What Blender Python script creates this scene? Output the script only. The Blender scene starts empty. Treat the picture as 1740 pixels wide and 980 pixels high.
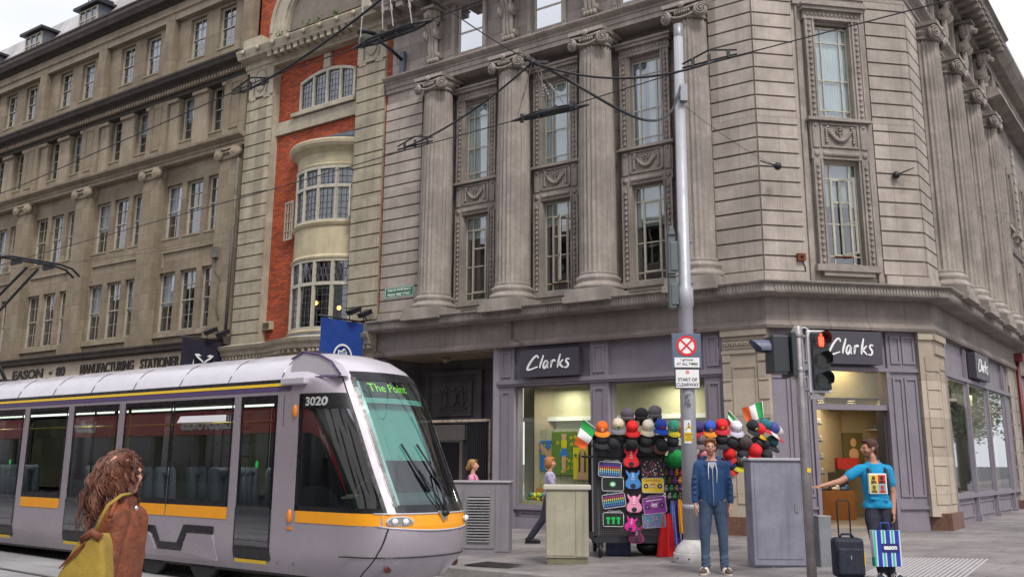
import bpy, bmesh, math, random
from mathutils import Vector, Matrix, noise
sin, cos, pi, R = math.sin, math.cos, math.pi, math.radians
random.seed(7)
SC = bpy.context.scene
COL = SC.collection
# ------------------------------------------------------------------ camera
FOC, PPY, PITCH, ROLL, EYE = 1639.39, 414.18, R(12.7737), R(0.36665), 1.40
_f = Vector((0, cos(PITCH), sin(PITCH))); _u = Vector((0, -sin(PITCH), cos(PITCH))); _x = Vector((1, 0, 0))
_r = _x*cos(ROLL) + _u*sin(ROLL); _up = _u*cos(ROLL) - _x*sin(ROLL)
cam = bpy.data.objects.new('camera', bpy.data.cameras.new('camera')); COL.objects.link(cam)
cam.matrix_world = Matrix(((_r.x, _up.x, -_f.x, 0), (_r.y, _up.y, -_f.y, 0), (_r.z, _up.z, -_f.z, EYE), (0, 0, 0, 1)))
cam.data.sensor_width = 36; cam.data.lens = 36*FOC/1740; cam.data.shift_y = -(490-PPY)/1740
cam.data.clip_start = .05; cam.data.clip_end = 2000
SC.camera = cam
def at(px, py, Y):
    """point of the place seen at photo pixel px,py on the upright plane y=Y"""
    d = _r*((px-870)/FOC) + _up*(-(py-PPY)/FOC) + _f
    return Vector((0, 0, EYE)) + d*(Y/d.y)
# ------------------------------------------------------------------ light
SUN_EL, SUN_AZ = R(52), R(160)       # azimuth clockwise from +y
W = bpy.data.worlds.new('World'); SC.world = W; W.use_nodes = True
nt = W.node_tree; nt.nodes.clear()
sky = nt.nodes.new('ShaderNodeTexSky'); sky.sky_type = 'NISHITA'; sky.sun_disc = False
sky.sun_elevation = SUN_EL; sky.sun_rotation = SUN_AZ; sky.air_density = 1.0; sky.dust_density = 3.0
tc = nt.nodes.new('ShaderNodeTexCoord'); mp = nt.nodes.new('ShaderNodeMapping'); mp.inputs['Scale'].default_value = (1, 1, 2.2)
ns = nt.nodes.new('ShaderNodeTexNoise'); ns.inputs['Scale'].default_value = 2.2; ns.inputs['Detail'].default_value = 6
rp = nt.nodes.new('ShaderNodeValToRGB'); rp.color_ramp.elements[0].position = .3; rp.color_ramp.elements[0].color = (.72, .72, .72, 1)
rp.color_ramp.elements[1].position = .62; rp.color_ramp.elements[1].color = (1, 1, 1, 1)
cl = nt.nodes.new('ShaderNodeMix'); cl.data_type = 'RGBA'; cl.inputs[0].default_value = 1; cl.blend_type = 'MULTIPLY'
cl.inputs[6].default_value = (9.5, 9.6, 10.2, 1)
mx = nt.nodes.new('ShaderNodeMix'); mx.data_type = 'RGBA'; mx.inputs[0].default_value = .86
bg = nt.nodes.new('ShaderNodeBackground'); bg.inputs[1].default_value = .08; wo = nt.nodes.new('ShaderNodeOutputWorld')
lk = nt.links.new
lk(tc.outputs['Generated'], mp.inputs[0]); lk(mp.outputs[0], ns.inputs['Vector']); lk(ns.outputs[0], rp.inputs[0]); lk(rp.outputs[0], cl.inputs[7])
lk(sky.outputs[0], mx.inputs[6]); lk(cl.outputs[2], mx.inputs[7]); lk(mx.outputs[2], bg.inputs[0]); lk(bg.outputs[0], wo.inputs[0])
sun = bpy.data.objects.new('sun', bpy.data.lights.new('sun', 'SUN')); COL.objects.link(sun)
sun.data.energy = 1.5; sun.data.angle = R(14); sun.data.color = (1, .96, .9)
sd = Vector((sin(SUN_AZ)*cos(SUN_EL), cos(SUN_AZ)*cos(SUN_EL), sin(SUN_EL)))
sun.rotation_euler = sd.to_track_quat('Z', 'Y').to_euler()
SC.view_settings.view_transform = 'Standard'; SC.view_settings.look = 'None'; SC.view_settings.gamma = 1
SC.view_settings.use_curve_mapping = False; SC.view_settings.exposure = 0.86
# ------------------------------------------------------------------ materials
MATS = {}
def mat(name, col, rough=.7, metal=0, var=.12, vs=3, bump=0, bs=30, streak=0, col2=None, blocks=None, brick=None, emit=None, est=1, spec=.5, grime=0, coat=0):
    if name in MATS: return MATS[name]
    m = bpy.data.materials.new(name); m.use_nodes = True; t = m.node_tree; N = t.nodes.new; L = t.links.new
    b = t.nodes['Principled BSDF']; b.inputs['Roughness'].default_value = rough; b.inputs['Metallic'].default_value = metal
    b.inputs['Specular IOR Level'].default_value = spec; b.inputs['Coat Weight'].default_value = coat
    tc = N('ShaderNodeTexCoord'); sx = N('ShaderNodeSeparateXYZ'); L(tc.outputs['Object'], sx.inputs[0])
    ad = N('ShaderNodeMath'); ad.operation = 'ADD'; L(sx.outputs[0], ad.inputs[0]); L(sx.outputs[1], ad.inputs[1])
    cb = N('ShaderNodeCombineXYZ'); L(ad.outputs[0], cb.inputs[0]); L(sx.outputs[2], cb.inputs[1])
    def nz(scale, det=5, vec=None, rough=.6):
        n = N('ShaderNodeTexNoise'); n.inputs['Scale'].default_value = scale; n.inputs['Detail'].default_value = det; n.inputs['Roughness'].default_value = rough
        L(vec or tc.outputs['Object'], n.inputs['Vector']); return n.outputs[0]
    def mixc(fac, a, c, mode='MIX'):
        x = N('ShaderNodeMix'); x.data_type = 'RGBA'; x.blend_type = mode
        for i, q in ((0, fac), (6, a), (7, c)):
            if isinstance(q, (int, float)): x.inputs[i].default_value = q
            elif isinstance(q, tuple): x.inputs[i].default_value = (*q[:3], 1)
            else: L(q, x.inputs[i])
        return x.outputs[2]
    def ramp(v, p0, p1, c0=0., c1=1.):
        r = N('ShaderNodeMapRange'); r.inputs[1].default_value = p0; r.inputs[2].default_value = p1; r.inputs[3].default_value = c0; r.inputs[4].default_value = c1
        L(v, r.inputs[0]); return r.outputs[0]
    c = tuple(col); c2 = tuple(col2) if col2 else tuple(x*.6 for x in col)
    out = c
    h = None
    if brick:   # (w,h,mortar colour)
        bt = N('ShaderNodeTexBrick'); L(cb.outputs[0], bt.inputs[0]); bt.inputs['Scale'].default_value = 1
        bt.inputs['Brick Width'].default_value = brick[0]; bt.inputs['Row Height'].default_value = brick[1]; bt.inputs['Mortar Size'].default_value = brick[3] if len(brick) > 3 else brick[1]*.08
        bt.inputs['Mortar Smooth'].default_value = .3
        bt.inputs['Color1'].default_value = (*c, 1); bt.inputs['Color2'].default_value = (*c2, 1); bt.inputs['Mortar'].default_value = (*brick[2], 1); bt.inputs['Bias'].default_value = -.2
        out = bt.outputs[0]; h = bt.outputs[1]
        out = mixc(ramp(nz(1.1), .35, .7, 0, .6), out, mixc(1., out, (.75, .62, .6), 'MULTIPLY'))
    if var and not brick:
        out = mixc(ramp(nz(vs, 7), .35, .68), out, mixc(1., out, tuple(1-var*1.6*k for k in (1, 1.02, 1.05)), 'MULTIPLY') if not col2 else c2)
        out = mixc(ramp(nz(vs*9, 4), .3, .7, 0, var*1.5), out, (c[0]*.5, c[1]*.5, c[2]*.5))
    if blocks:  # (w,h,depth of joint tone)
        bt = N('ShaderNodeTexBrick'); L(cb.outputs[0], bt.inputs[0]); bt.inputs['Scale'].default_value = 1
        bt.inputs['Brick Width'].default_value = blocks[0]; bt.inputs['Row Height'].default_value = blocks[1]; bt.inputs['Mortar Size'].default_value = blocks[3] if len(blocks) > 3 else .008; bt.inputs['Mortar Smooth'].default_value = .2
        k = blocks[2]; bt.inputs['Color1'].default_value = (1, 1, 1, 1); bt.inputs['Color2'].default_value = (.70, .685, .675, 1); bt.inputs['Mortar'].default_value = (k, k, k*1.02, 1)
        out = mixc(1., out, bt.outputs[0], 'MULTIPLY'); h = bt.outputs[1]
    if streak:
        mp = N('ShaderNodeMapping'); mp.inputs['Scale'].default_value = (5, 5, .35); L(tc.outputs['Object'], mp.inputs[0])
        out = mixc(ramp(nz(1.3, 6, mp.outputs[0], .7), .48, .75, 0, streak), out, tuple(x*.35 for x in c))
        mp2 = N('ShaderNodeMapping'); mp2.inputs['Scale'].default_value = (7, 7, .25); mp2.inputs['Location'].default_value = (3, 1, 5); L(tc.outputs['Object'], mp2.inputs[0])
        out = mixc(ramp(nz(1.1, 5, mp2.outputs[0], .6), .62, .8, 0, streak*.5), out, tuple(min(1, x*1.5) for x in c))
    if grime:
        out = mixc(ramp(nz(.55, 8, None, .7), .44, .60, 0, grime), out, tuple(x*.36 for x in c))
    if isinstance(out, tuple): b.inputs['Base Color'].default_value = (*out[:3], 1)
    else: L(out, b.inputs['Base Color'])
    if bump:
        bp = N('ShaderNodeBump'); bp.inputs['Strength'].default_value = min(1, bump); bp.inputs['Distance'].default_value = .02
        hv = nz(bs, 5)
        if h is not None:
            mm = N('ShaderNodeMath'); mm.operation = 'MULTIPLY_ADD'; L(h, mm.inputs[0]); mm.inputs[1].default_value = -1.2; L(hv, mm.inputs[2]); hv = mm.outputs[0]
        L(hv, bp.inputs['Height']); L(bp.outputs[0], b.inputs['Normal'])
    if rough < .9 and var:
        L(ramp(nz(vs*2, 4), .3, .7, max(0, rough-.1), min(1, rough+.12)), b.inputs['Roughness'])
    if emit:
        b.inputs['Emission Color'].default_value = (*emit, 1); b.inputs['Emission Strength'].default_value = est
    MATS[name] = m; return m
def plain(name, col, rough=.5, metal=0, **k): return mat(name, col, rough, metal, var=k.pop('var', .05), vs=6, **k)
def glassm(name, tint=(1, 1, 1), ior=1.6, base=0., rough=.02, wav=.0):
    if name in MATS: return MATS[name]
    m = bpy.data.materials.new(name); m.use_nodes = True; t = m.node_tree; t.nodes.clear(); N = t.nodes.new; L = t.links.new
    o = N('ShaderNodeOutputMaterial'); tr = N('ShaderNodeBsdfTransparent'); tr.inputs[0].default_value = (*tint, 1)
    gl = N('ShaderNodeBsdfGlossy'); gl.inputs['Roughness'].default_value = rough; gl.inputs['Color'].default_value = (.95, .97, 1, 1)
    fr = N('ShaderNodeFresnel'); fr.inputs[0].default_value = ior
    mr = N('ShaderNodeMapRange'); mr.inputs[3].default_value = base; L(fr.outputs[0], mr.inputs[0])
    ge = N('ShaderNodeNewGeometry'); ml = N('ShaderNodeMath'); ml.operation = 'MULTIPLY'; iv = N('ShaderNodeMath'); iv.operation = 'SUBTRACT'; iv.inputs[0].default_value = 1; L(ge.outputs['Backfacing'], iv.inputs[1]); L(mr.outputs[0], ml.inputs[0]); L(iv.outputs[0], ml.inputs[1])
    mx = N('ShaderNodeMixShader'); L(ml.outputs[0], mx.inputs[0]); L(tr.outputs[0], mx.inputs[1]); L(gl.outputs[0], mx.inputs[2]); L(mx.outputs[0], o.inputs[0])
    if wav:
        n = N('ShaderNodeTexNoise'); n.inputs['Scale'].default_value = 1.6; bp = N('ShaderNodeBump'); bp.inputs['Strength'].default_value = wav; bp.inputs['Distance'].default_value = .03
        tc = N('ShaderNodeTexCoord'); L(tc.outputs['Object'], n.inputs['Vector']); L(n.outputs[0], bp.inputs['Height']); L(bp.outputs[0], gl.inputs['Normal']); L(bp.outputs[0], fr.inputs['Normal'])
    MATS[name] = m; return m
# ------------------------------------------------------------------ mesh builder
class MB:
    def __init__(s): s.v = []; s.f = []; s.mi = []; s.sm = []; s.M = None; s.cur = 0
    def add(s, vs, fs, smooth=False):
        n = len(s.v)
        for p in vs:
            p = Vector(p); s.v.append(s.M @ p if s.M else p)
        for q in fs: s.f.append([n+i for i in q]); s.mi.append(s.cur); s.sm.append(smooth)
        return s
    def box(s, x0, x1, y0, y1, z0, z1):
        x0, x1 = sorted((x0, x1)); y0, y1 = sorted((y0, y1)); z0, z1 = sorted((z0, z1))
        return s.add([(x0, y0, z0), (x1, y0, z0), (x1, y1, z0), (x0, y1, z0), (x0, y0, z1), (x1, y0, z1), (x1, y1, z1), (x0, y1, z1)],
                     [(3, 2, 1, 0), (4, 5, 6, 7), (0, 1, 5, 4), (1, 2, 6, 5), (2, 3, 7, 6), (3, 0, 4, 7)])
    def quad(s, a, b, c, d): return s.add([a, b, c, d], [(0, 1, 2, 3)])
    def prism(s, poly, y0, y1, smooth=False):       # poly in xz, anticlockwise seen from -y
        n = len(poly)
        return s.add([(x, y0, z) for x, z in poly]+[(x, y1, z) for x, z in poly],
                     [tuple(range(n)), tuple(range(2*n-1, n-1, -1))]+[((i+1) % n, i, n+i, n+(i+1) % n) for i in range(n)], smooth)
    def extr(s, poly, z0, z1):                      # poly in xy
        n = len(poly)
        return s.add([(x, y, z0) for x, y in poly]+[(x, y, z1) for x, y in poly],
                     [tuple(range(n-1, -1, -1)), tuple(range(n, 2*n))]+[(i, (i+1) % n, n+(i+1) % n, n+i) for i in range(n)])
    def lathe(s, prof, cx=0, cy=0, n=24, a0=0, a1=2*pi, rf=None, smooth=True, cap=True):
        full = abs(a1-a0-2*pi) < 1e-6; m = n if full else n+1; vs = []
        for r, z in prof:
            for k in range(m):
                a = a0+(a1-a0)*k/n; rr = r*(rf(a, z) if rf else 1)
                vs.append((cx+rr*cos(a), cy+rr*sin(a), z))
        fs = []
        for i in range(len(prof)-1):
            for k in range(n):
                k2 = (k+1) % m; fs.append((i*m+k, i*m+k2, (i+1)*m+k2, (i+1)*m+k))
        s.add(vs, fs, smooth)
        if cap and full:
            b = len(s.v)-len(vs); e = b+(len(prof)-1)*m
            s.f.append([b+k for k in range(m-1, -1, -1)]); s.mi.append(s.cur); s.sm.append(False)
            s.f.append([e+k for k in range(m)]); s.mi.append(s.cur); s.sm.append(False)
        return s
    def tube(s, pts, r, n=6, cap=True, flat=None):
        pts = [Vector(p) for p in pts]; m = len(pts); rs = r if isinstance(r, (list, tuple)) else [r]*m; vs = []; up0 = None
        for i, p in enumerate(pts):
            t = (pts[min(i+1, m-1)]-pts[max(i-1, 0)])
            t = t.normalized() if t.length > 1e-9 else Vector((0, 0, 1))
            if up0 is None: up0 = Vector((0, 0, 1)) if abs(t.z) < .9 else Vector((1, 0, 0))
            a = (up0-t*up0.dot(t)); a = a.normalized() if a.length > 1e-6 else t.orthogonal().normalized(); up0 = a; b = t.cross(a)
            for k in range(n):
                q = 2*pi*k/n; vs.append(p+a*cos(q)*rs[i]*(flat or 1)+b*sin(q)*rs[i])
        fs = [(i*n+k, i*n+(k+1) % n, (i+1)*n+(k+1) % n, (i+1)*n+k) for i in range(m-1) for k in range(n)]
        if cap: fs += [tuple(range(n-1, -1, -1)), tuple((m-1)*n+k for k in range(n))]
        return s.add(vs, fs, n > 4)
    def ell(s, c, r, n=10, m=7, M=None):
        r = (r, r, r) if isinstance(r, (int, float)) else r; c = Vector(c); vs = []
        for i in range(m+1):
            th = pi*i/m
            for k in range(n):
                a = 2*pi*k/n; p = Vector((r[0]*sin(th)*cos(a), r[1]*sin(th)*sin(a), r[2]*cos(th)))
                vs.append(c+(M @ p if M else p))
        return s.add(vs, [(i*n+k, (i+1)*n+k, (i+1)*n+(k+1) % n, i*n+(k+1) % n) for i in range(m) for k in range(n)], True)
    def caps(s, a, b, ra, rb, n=10):                # tapered capsule
        a, b = Vector(a), Vector(b); d = (b-a); L = d.length; d = d/L if L > 1e-6 else Vector((0, 0, 1))
        s.tube([a-d*ra*.95, a-d*ra*.7, a, b, b+d*rb*.7, b+d*rb*.95], [ra*.3, ra*.72, ra, rb, rb*.72, rb*.3], n); return s
    def sweep(s, prof, path, closed=True):          # prof (out,z), path (x,y); out is to the right of travel
        P = [Vector(p) for p in path]; m = len(P); vs = []; n = len(prof)
        for i, p in enumerate(P):
            d0 = (P[i]-P[i-1]).normalized() if i > 0 else (P[1]-P[0]).normalized()
            d1 = (P[i+1]-P[i]).normalized() if i < m-1 else d0
            n0 = Vector((d0.y, -d0.x)); n1 = Vector((d1.y, -d1.x)); mm = (n0+n1).normalized(); k = 1/max(.2, mm.dot(n0))
            for o, z in prof: vs.append((p.x+mm.x*o*k, p.y+mm.y*o*k, z))
        fs = [((i+1)*n+j, i*n+j, i*n+(j+1) % n, (i+1)*n+(j+1) % n) for i in range(m-1) for j in range(n if closed else n-1)]
        if closed: fs += [tuple(range(n)), tuple((m-1)*n+j for j in range(n-1, -1, -1))]
        return s.add(vs, fs)
    def wall(s, x0, x1, z0, z1, ops=(), y=0, d=.35):   # front face with openings and their reveals
        xs = sorted({x0, x1, *[o[0] for o in ops], *[o[1] for o in ops]}); zs = sorted({z0, z1, *[o[2] for o in ops], *[o[3] for o in ops]})
        xs = [v for v in xs if x0-1e-6 <= v <= x1+1e-6]; zs = [v for v in zs if z0-1e-6 <= v <= z1+1e-6]
        for i in range(len(xs)-1):
            for j in range(len(zs)-1):
                cx, cz = (xs[i]+xs[i+1])/2, (zs[j]+zs[j+1])/2
                if any(o[0] < cx < o[1] and o[2] < cz < o[3] for o in ops): continue
                s.quad((xs[i], y, zs[j]), (xs[i+1], y, zs[j]), (xs[i+1], y, zs[j+1]), (xs[i], y, zs[j+1]))
        for a, b, c, e in ops:
            s.quad((a, y, c), (a, y, e), (a, y+d, e), (a, y+d, c)); s.quad((b, y, e), (b, y, c), (b, y+d, c), (b, y+d, e))
            s.quad((a, y, c), (a, y+d, c), (b, y+d, c), (b, y, c)); s.quad((a, y, e), (b, y, e), (b, y+d, e), (a, y+d, e))
        return s
    def slab(s, x0, x1, z0, z1, ops=(), y=0, t=.3):    # wall of thickness t made of boxes around the openings
        xs = sorted({x0, x1, *[o[0] for o in ops], *[o[1] for o in ops]})
        for i in range(len(xs)-1):
            cx = (xs[i]+xs[i+1])/2; hs = sorted([(o[2], o[3]) for o in ops if o[0] < cx < o[1]]); z = z0
            for a, b in hs+[(z1, z1)]:
                if a > z+1e-6: s.box(xs[i], xs[i+1], y, y+t, z, a)
                z = max(z, b)
        return s
    def grid(s, x0, x1, z0, z1, vx, hz, b=.035, y=0, d=.04, edge=.05):   # window bars
        for x in (x0, x1-edge): s.box(x, x+edge, y, y+d, z0, z1)
        for z in (z0, z1-edge): s.box(x0+edge, x1-edge, y+.001, y+d-.001, z, z+edge)
        for x in vx: s.box(x-b/2, x+b/2, y+.003, y+d-.003, z0+edge, z1-edge)
        for z in hz: s.box(x0+edge, x1-edge, y+.006, y+d-.006, z-b/2, z+b/2)
        return s
    def data(s, name, mats):
        me = bpy.data.meshes.new(name); me.from_pydata([tuple(v) for v in s.v], [], s.f)
        for m in (mats if isinstance(mats, (list, tuple)) else [mats]): me.materials.append(m)
        me.polygons.foreach_set('material_index', s.mi); me.polygons.foreach_set('use_smooth', s.sm); me.update()
        return me
def link(name, me, parent=None):
    o = bpy.data.objects.new(name, me); COL.objects.link(o); o.parent = parent; return o
def part(name, mb, m, parent=None, loc=(0, 0, 0), rz=0, bev=0):
    if isinstance(mb, MB): mb = mb.data(name, m)
    o = link(name, mb, parent); o.location = loc; o.rotation_euler = (0, 0, rz)
    if bev:
        b = o.modifiers.new('bevel', 'BEVEL'); b.width = bev; b.segments = 2; b.limit_method = 'ANGLE'
    return o
def parts_each(name, mb, m, parent, loc=(0, 0, 0), rz=0, gap=.015):
    # one part per piece: faces that share points, and pieces that touch, stay together
    n = len(mb.v); par = list(range(n))
    def fd(a):
        while par[a] != a: par[a] = par[par[a]]; a = par[a]
        return a
    for f in mb.f:
        r_ = fd(f[0])
        for q in f[1:]: par[fd(q)] = r_
    isl = {}
    for i, f in enumerate(mb.f): isl.setdefault(fd(f[0]), []).append(i)
    gs = []
    for fs in isl.values():
        vs = [mb.v[q] for i in fs for q in mb.f[i]]; gs.append([fs, [min(v[k] for v in vs)-gap for k in range(3)], [max(v[k] for v in vs)+gap for k in range(3)]])
    ch = True
    while ch:
        ch = False; out = []
        for g in gs:
            for h in out:
                if all(g[1][k] <= h[2][k] and h[1][k] <= g[2][k] for k in range(3)):
                    h[0] += g[0]; h[1] = [min(a, b) for a, b in zip(h[1], g[1])]; h[2] = [max(a, b) for a, b in zip(h[2], g[2])]; ch = True; break
            else: out.append(g)
        gs = out
    for fs, _, _ in gs:
        q = MB(); mp = {}
        for i in sorted(fs):
            ix = []
            for v in mb.f[i]:
                if v not in mp: mp[v] = len(q.v); q.v.append(mb.v[v])
                ix.append(mp[v])
            q.f.append(ix); q.mi.append(mb.mi[i]); q.sm.append(mb.sm[i])
        o = part(name, q, m, parent, loc, rz)
    return o
def thing(name, label, cat, loc=(0, 0, 0), rz=0, group=None):
    o = link(name, None); o.location = loc; o.rotation_euler = (0, 0, rz); tag(o, label, cat, group); return o
def tag(o, label=None, cat=None, group=None, kind=None):
    if label: o['label'] = label
    if cat: o['category'] = cat
    if group: o['group'] = group
    if kind: o['kind'] = kind
    return o
def copytree(o, parent=None):
    c = o.copy(); COL.objects.link(c); c.parent = parent
    for ch in list(o.children): copytree(ch, c)
    return c
def fuse(mb, name, mats, voxel=.012, smooth=3, pick=None, hem=None):   # overlapping solids -> one continuous skin
    t = link('temp', mb.data('temp', mats if isinstance(mats, (list, tuple)) else [mats]))
    r = t.modifiers.new('r', 'REMESH'); r.mode = 'VOXEL'; r.voxel_size = voxel; r.use_smooth_shade = True
    if smooth: q = t.modifiers.new('s', 'SMOOTH'); q.iterations = smooth; q.factor = .5
    bpy.context.view_layer.update(); dg = bpy.context.evaluated_depsgraph_get()
    me = bpy.data.meshes.new_from_object(t.evaluated_get(dg)); me.name = name
    bpy.data.objects.remove(t)
    if hem is not None:
        for v in me.vertices:
            if v.co.z < hem: v.co.z = hem
    me.materials.clear()
    for m in (mats if isinstance(mats, (list, tuple)) else [mats]): me.materials.append(m)
    for p in me.polygons:
        p.use_smooth = True; p.material_index = pick(p.center) if pick else 0
    return me
def textmesh(txt, w, h, ext, m, name='lettering', shear=0, bold=0.0, spacing=1):
    cu = bpy.data.curves.new('t', 'FONT'); cu.body = txt; cu.size = 1; cu.extrude = .02; cu.offset = bold; cu.shear = shear; cu.space_character = spacing; cu.resolution_u = 3
    o = link('t', cu); bpy.context.view_layer.update(); dg = bpy.context.evaluated_depsgraph_get()
    me = bpy.data.meshes.new_from_object(o.evaluated_get(dg)); bpy.data.objects.remove(o)
    xs = [v.co.x for v in me.vertices]; ys = [v.co.y for v in me.vertices]; x0, x1, y0, y1 = min(xs), max(xs), min(ys), max(ys)
    kx = w/(x1-x0); ky = (h/(y1-y0)) if h else kx
    for v in me.vertices:
        x, y, z = v.co; v.co = ((x-x0)*kx-w/2, -z*ext/.02, (y-y0)*ky)
    me.name = name; me.materials.clear(); me.materials.append(m); return me
# ------------------------------------------------------------------ frames of the facades
class Face:
    def __init__(s, P, e): s.P = Vector(P); s.e = Vector(e).normalized(); s.n = Vector((s.e.y, -s.e.x)); s.a = math.atan2(s.e.y, s.e.x)
    def w(s, u, z, o=0): q = s.P+s.e*u+s.n*o; return Vector((q.x, q.y, z))
    def ray(s, px, py, o=0):
        d = at(px, py, 10)-Vector((0, 0, EYE)); P = s.P+s.n*o; n3 = Vector((s.n.x, s.n.y, 0))
        t = n3.dot(Vector((P.x, P.y, 0)))/n3.dot(d); return Vector((0, 0, EYE))+d*t
PL = Vector((5.4389, 20.4484)); E1 = (.8104, -.5859); EC = (.9848, .1736); E2 = (.5864, .81)
FC = Face(PL, EC); PR = PL+FC.e*3.85; F1 = Face(PL, E1); F2 = Face(PR, E2)
TR = Face((-3.138, 13.515), (.795, -.606))
def gz(x, y=0):      # pavement height
    return (-.16+.025*max(-2, min(22, x))) if x > -2 else -.21-.015*(max(-22, x)+2)
# ------------------------------------------------------------------ building materials
ST = mat('corner stone', (.43, .37, .33), .85, var=.26, vs=1.3, bump=.45, bs=45, streak=.6, blocks=(1.1, 3.35, .35, .014), grime=.5)
STP = mat('carved stone', (.41, .355, .315), .85, var=.26, vs=1.5, bump=.45, bs=40, streak=.65, grime=.5)
STL = mat('pier stone', (.52, .45, .395), .85, var=.22, vs=1.2, bump=.45, bs=45, streak=.45, grime=.35, blocks=(.9, 9, .6, .008))
STA = mat('ashlar stone', (.37, .32, .29), .85, var=.2, vs=1.3, bump=.3, bs=45, streak=.4, blocks=(1.0, .48, .5, .012), grime=.3)
STF = mat('fascia stone', (.34, .285, .255), .8, var=.22, vs=.8, bump=.2, bs=40, streak=.55, blocks=(1.05, 9, .45, .012), grime=.4)
STW = mat('weathered ledge stone', (.42, .37, .33), .9, var=.3, vs=2, bump=.3, bs=40, streak=.85, grime=.35)
EST = mat('stationer stone', (.33, .265, .185), .85, var=.2, vs=1., bump=.3, bs=40, streak=.45, blocks=(.95, .55, .6, .010), grime=.3)
ESP = mat('stationer trim stone', (.37, .30, .22), .85, var=.2, vs=1.3, bump=.3, bs=40, streak=.5, grime=.3)
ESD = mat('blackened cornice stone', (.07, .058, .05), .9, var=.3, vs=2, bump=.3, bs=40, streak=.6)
QST = mat('quoin stone', (.50, .44, .33), .85, var=.2, vs=2.5, bump=.35, bs=50, streak=.35, blocks=(.42, 9, .6, .010), grime=.3)
QSP = mat('dressed quoin stone', (.49, .43, .33), .85, var=.2, vs=2.5, bump=.3, bs=50, streak=.45, grime=.3)
RB = mat('red brick', (.50, .085, .02), .85, col2=(.22, .035, .015), brick=(.23, .082, (.13, .06, .04), .012), bump=.5, bs=60)
MAUVE = mat('mauve grey paint', (.225, .20, .235), .5, var=.10, vs=2, bump=.05, bs=30, streak=.15)
MAUVED = plain('dark grey sign paint', (.055, .05, .065), .4)
WHITE = plain('white paint', (.8, .8, .8), .45)
CREAM = mat('cream window paint', (.50, .47, .38), .5, var=.15, vs=8, streak=.4)
WFR = mat('off white window paint', (.44, .40, .33), .5, var=.15, vs=8, streak=.3)
BUFF = mat('buff render', (.50, .43, .28), .7, var=.15, vs=2, streak=.35, bump=.1)
LEAD = mat('lead sheet', (.13, .14, .17), .5, var=.3, vs=4, metal=.3)
PLINTH = mat('red granite', (.20, .10, .07), .5, var=.3, vs=12, bump=.1, bs=60)
DARK = plain('unlit depth black', (.018, .017, .018), .9)  # shade of unlit rooms and pits is put into this colour
CURT = mat('net curtain', (.62, .62, .63), .9, var=.1, vs=3)
IRON = plain('black iron', (.02, .02, .024), .45, .3)
CABLE = plain('black cable', (.012, .012, .016), .5)
GL = glassm('window glass', (.85, .9, .9), 1.7, .13, wav=.05)
GLS = glassm('mirror coated glass', (.7, .75, .75), 2.4, .55, wav=.03)
GLP = glassm('leaded glass', (.6, .62, .6), 1.7, .10, wav=.12)
SHOPG = glassm('shop glass', (.93, .96, .92), 1.5, .02)
SHOPG2 = glassm('street side shop glass', (.9, .95, .9), 1.8, .30)
def stripem(name, a, b, w, axis=0, rough=.8):
    if name in MATS: return MATS[name]
    m = bpy.data.materials.new(name); m.use_nodes = True; t = m.node_tree; N = t.nodes.new; L = t.links.new; bs = t.nodes['Principled BSDF']; bs.inputs['Roughness'].default_value = rough
    tc = N('ShaderNodeTexCoord'); sx = N('ShaderNodeSeparateXYZ'); L(tc.outputs['Object'], sx.inputs[0])
    q = N('ShaderNodeMath'); q.operation = 'MULTIPLY'; L(sx.outputs[axis], q.inputs[0]); q.inputs[1].default_value = 1/w
    fr = N('ShaderNodeMath'); fr.operation = 'FRACT'; L(q.outputs[0], fr.inputs[0])
    rr = N('ShaderNodeValToRGB'); rr.color_ramp.interpolation = 'CONSTANT'; L(fr.outputs[0], rr.inputs[0])
    cols = [a]+list(b); e = rr.color_ramp.elements; e[0].color = (*cols[0], 1); e[0].position = 0; e[1].color = (*cols[1], 1); e[1].position = 1/len(cols)
    for i in range(2, len(cols)): z = e.new(i/len(cols)); z.color = (*cols[i], 1)
    L(rr.outputs[0], bs.inputs['Base Color']); MATS[name] = m; return m
SCUR = stripem('striped curtain', (.6, .58, .55), [(.25, .26, .33)], .32)
def rel(root, F): return ((F.P.x-root.location.x), (F.P.y-root.location.y), -root.location.z)
def fpart(name, mb, m, root, F, bev=0): return part(name, mb, m, root, rel(root, F), F.a, bev)
def sub(o, name, mb, m): return part(name, mb, m, o)
# ------------------------------------------------------------------ corner building
CB = thing('corner_building', 'grey stone corner building with fluted columns above a mauve grey shoe shop', 'building', (PL.x, PL.y, 0))
# --- walls of the upper floors: recessed bay walls and rusticated piers
ZB, ZA = 5.40, 12.05
BAYS = [-8.27, -5.63, -2.98]
def bay_ops(c): return [(c-.44, c+.44, 9.06, 11.32), (c-.44, c+.44, 5.66, 8.03)]
def rust(mb, u0, u1, z0, z1, skip=(), h=.335, g=.042, d=.055, lip=.0, chop=True):
    z = z0
    while z < z1-.05:
        t = min(z+h-g, z1); segs = [(u0, u1)]
        for a, b in skip:
            ns = []
            for p, q in segs:
                if a > p: ns.append((p, min(a, q)))
                if b < q: ns.append((max(b, p), q))
            segs = [x for x in ns if x[1]-x[0] > .02]
        for p, q in segs: mb.box(p, q, -d, .02, z, t)
        z += h
m = MB(); m.wall(-9.85, -1.05, ZB-.3, ZA, sum([bay_ops(c) for c in BAYS], []), y=.55, d=.3)
m.box(-11.3, -9.85, .0, .6, 4.9, ZA); m.box(-9.87, -9.85, 0, .55, 5.1, ZA)
m.box(-1.05, -.02, .0, .6, 4.9, ZA)
fpart('wall', m, STA, CB, F1)
m = MB(); rust(m, -11.28, -9.88, 5.50, 11.7); m.box(-11.3, -9.83, -.09, .03, 5.17, 5.47); fpart('rusticated_pier', m, STL, CB, F1)
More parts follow.
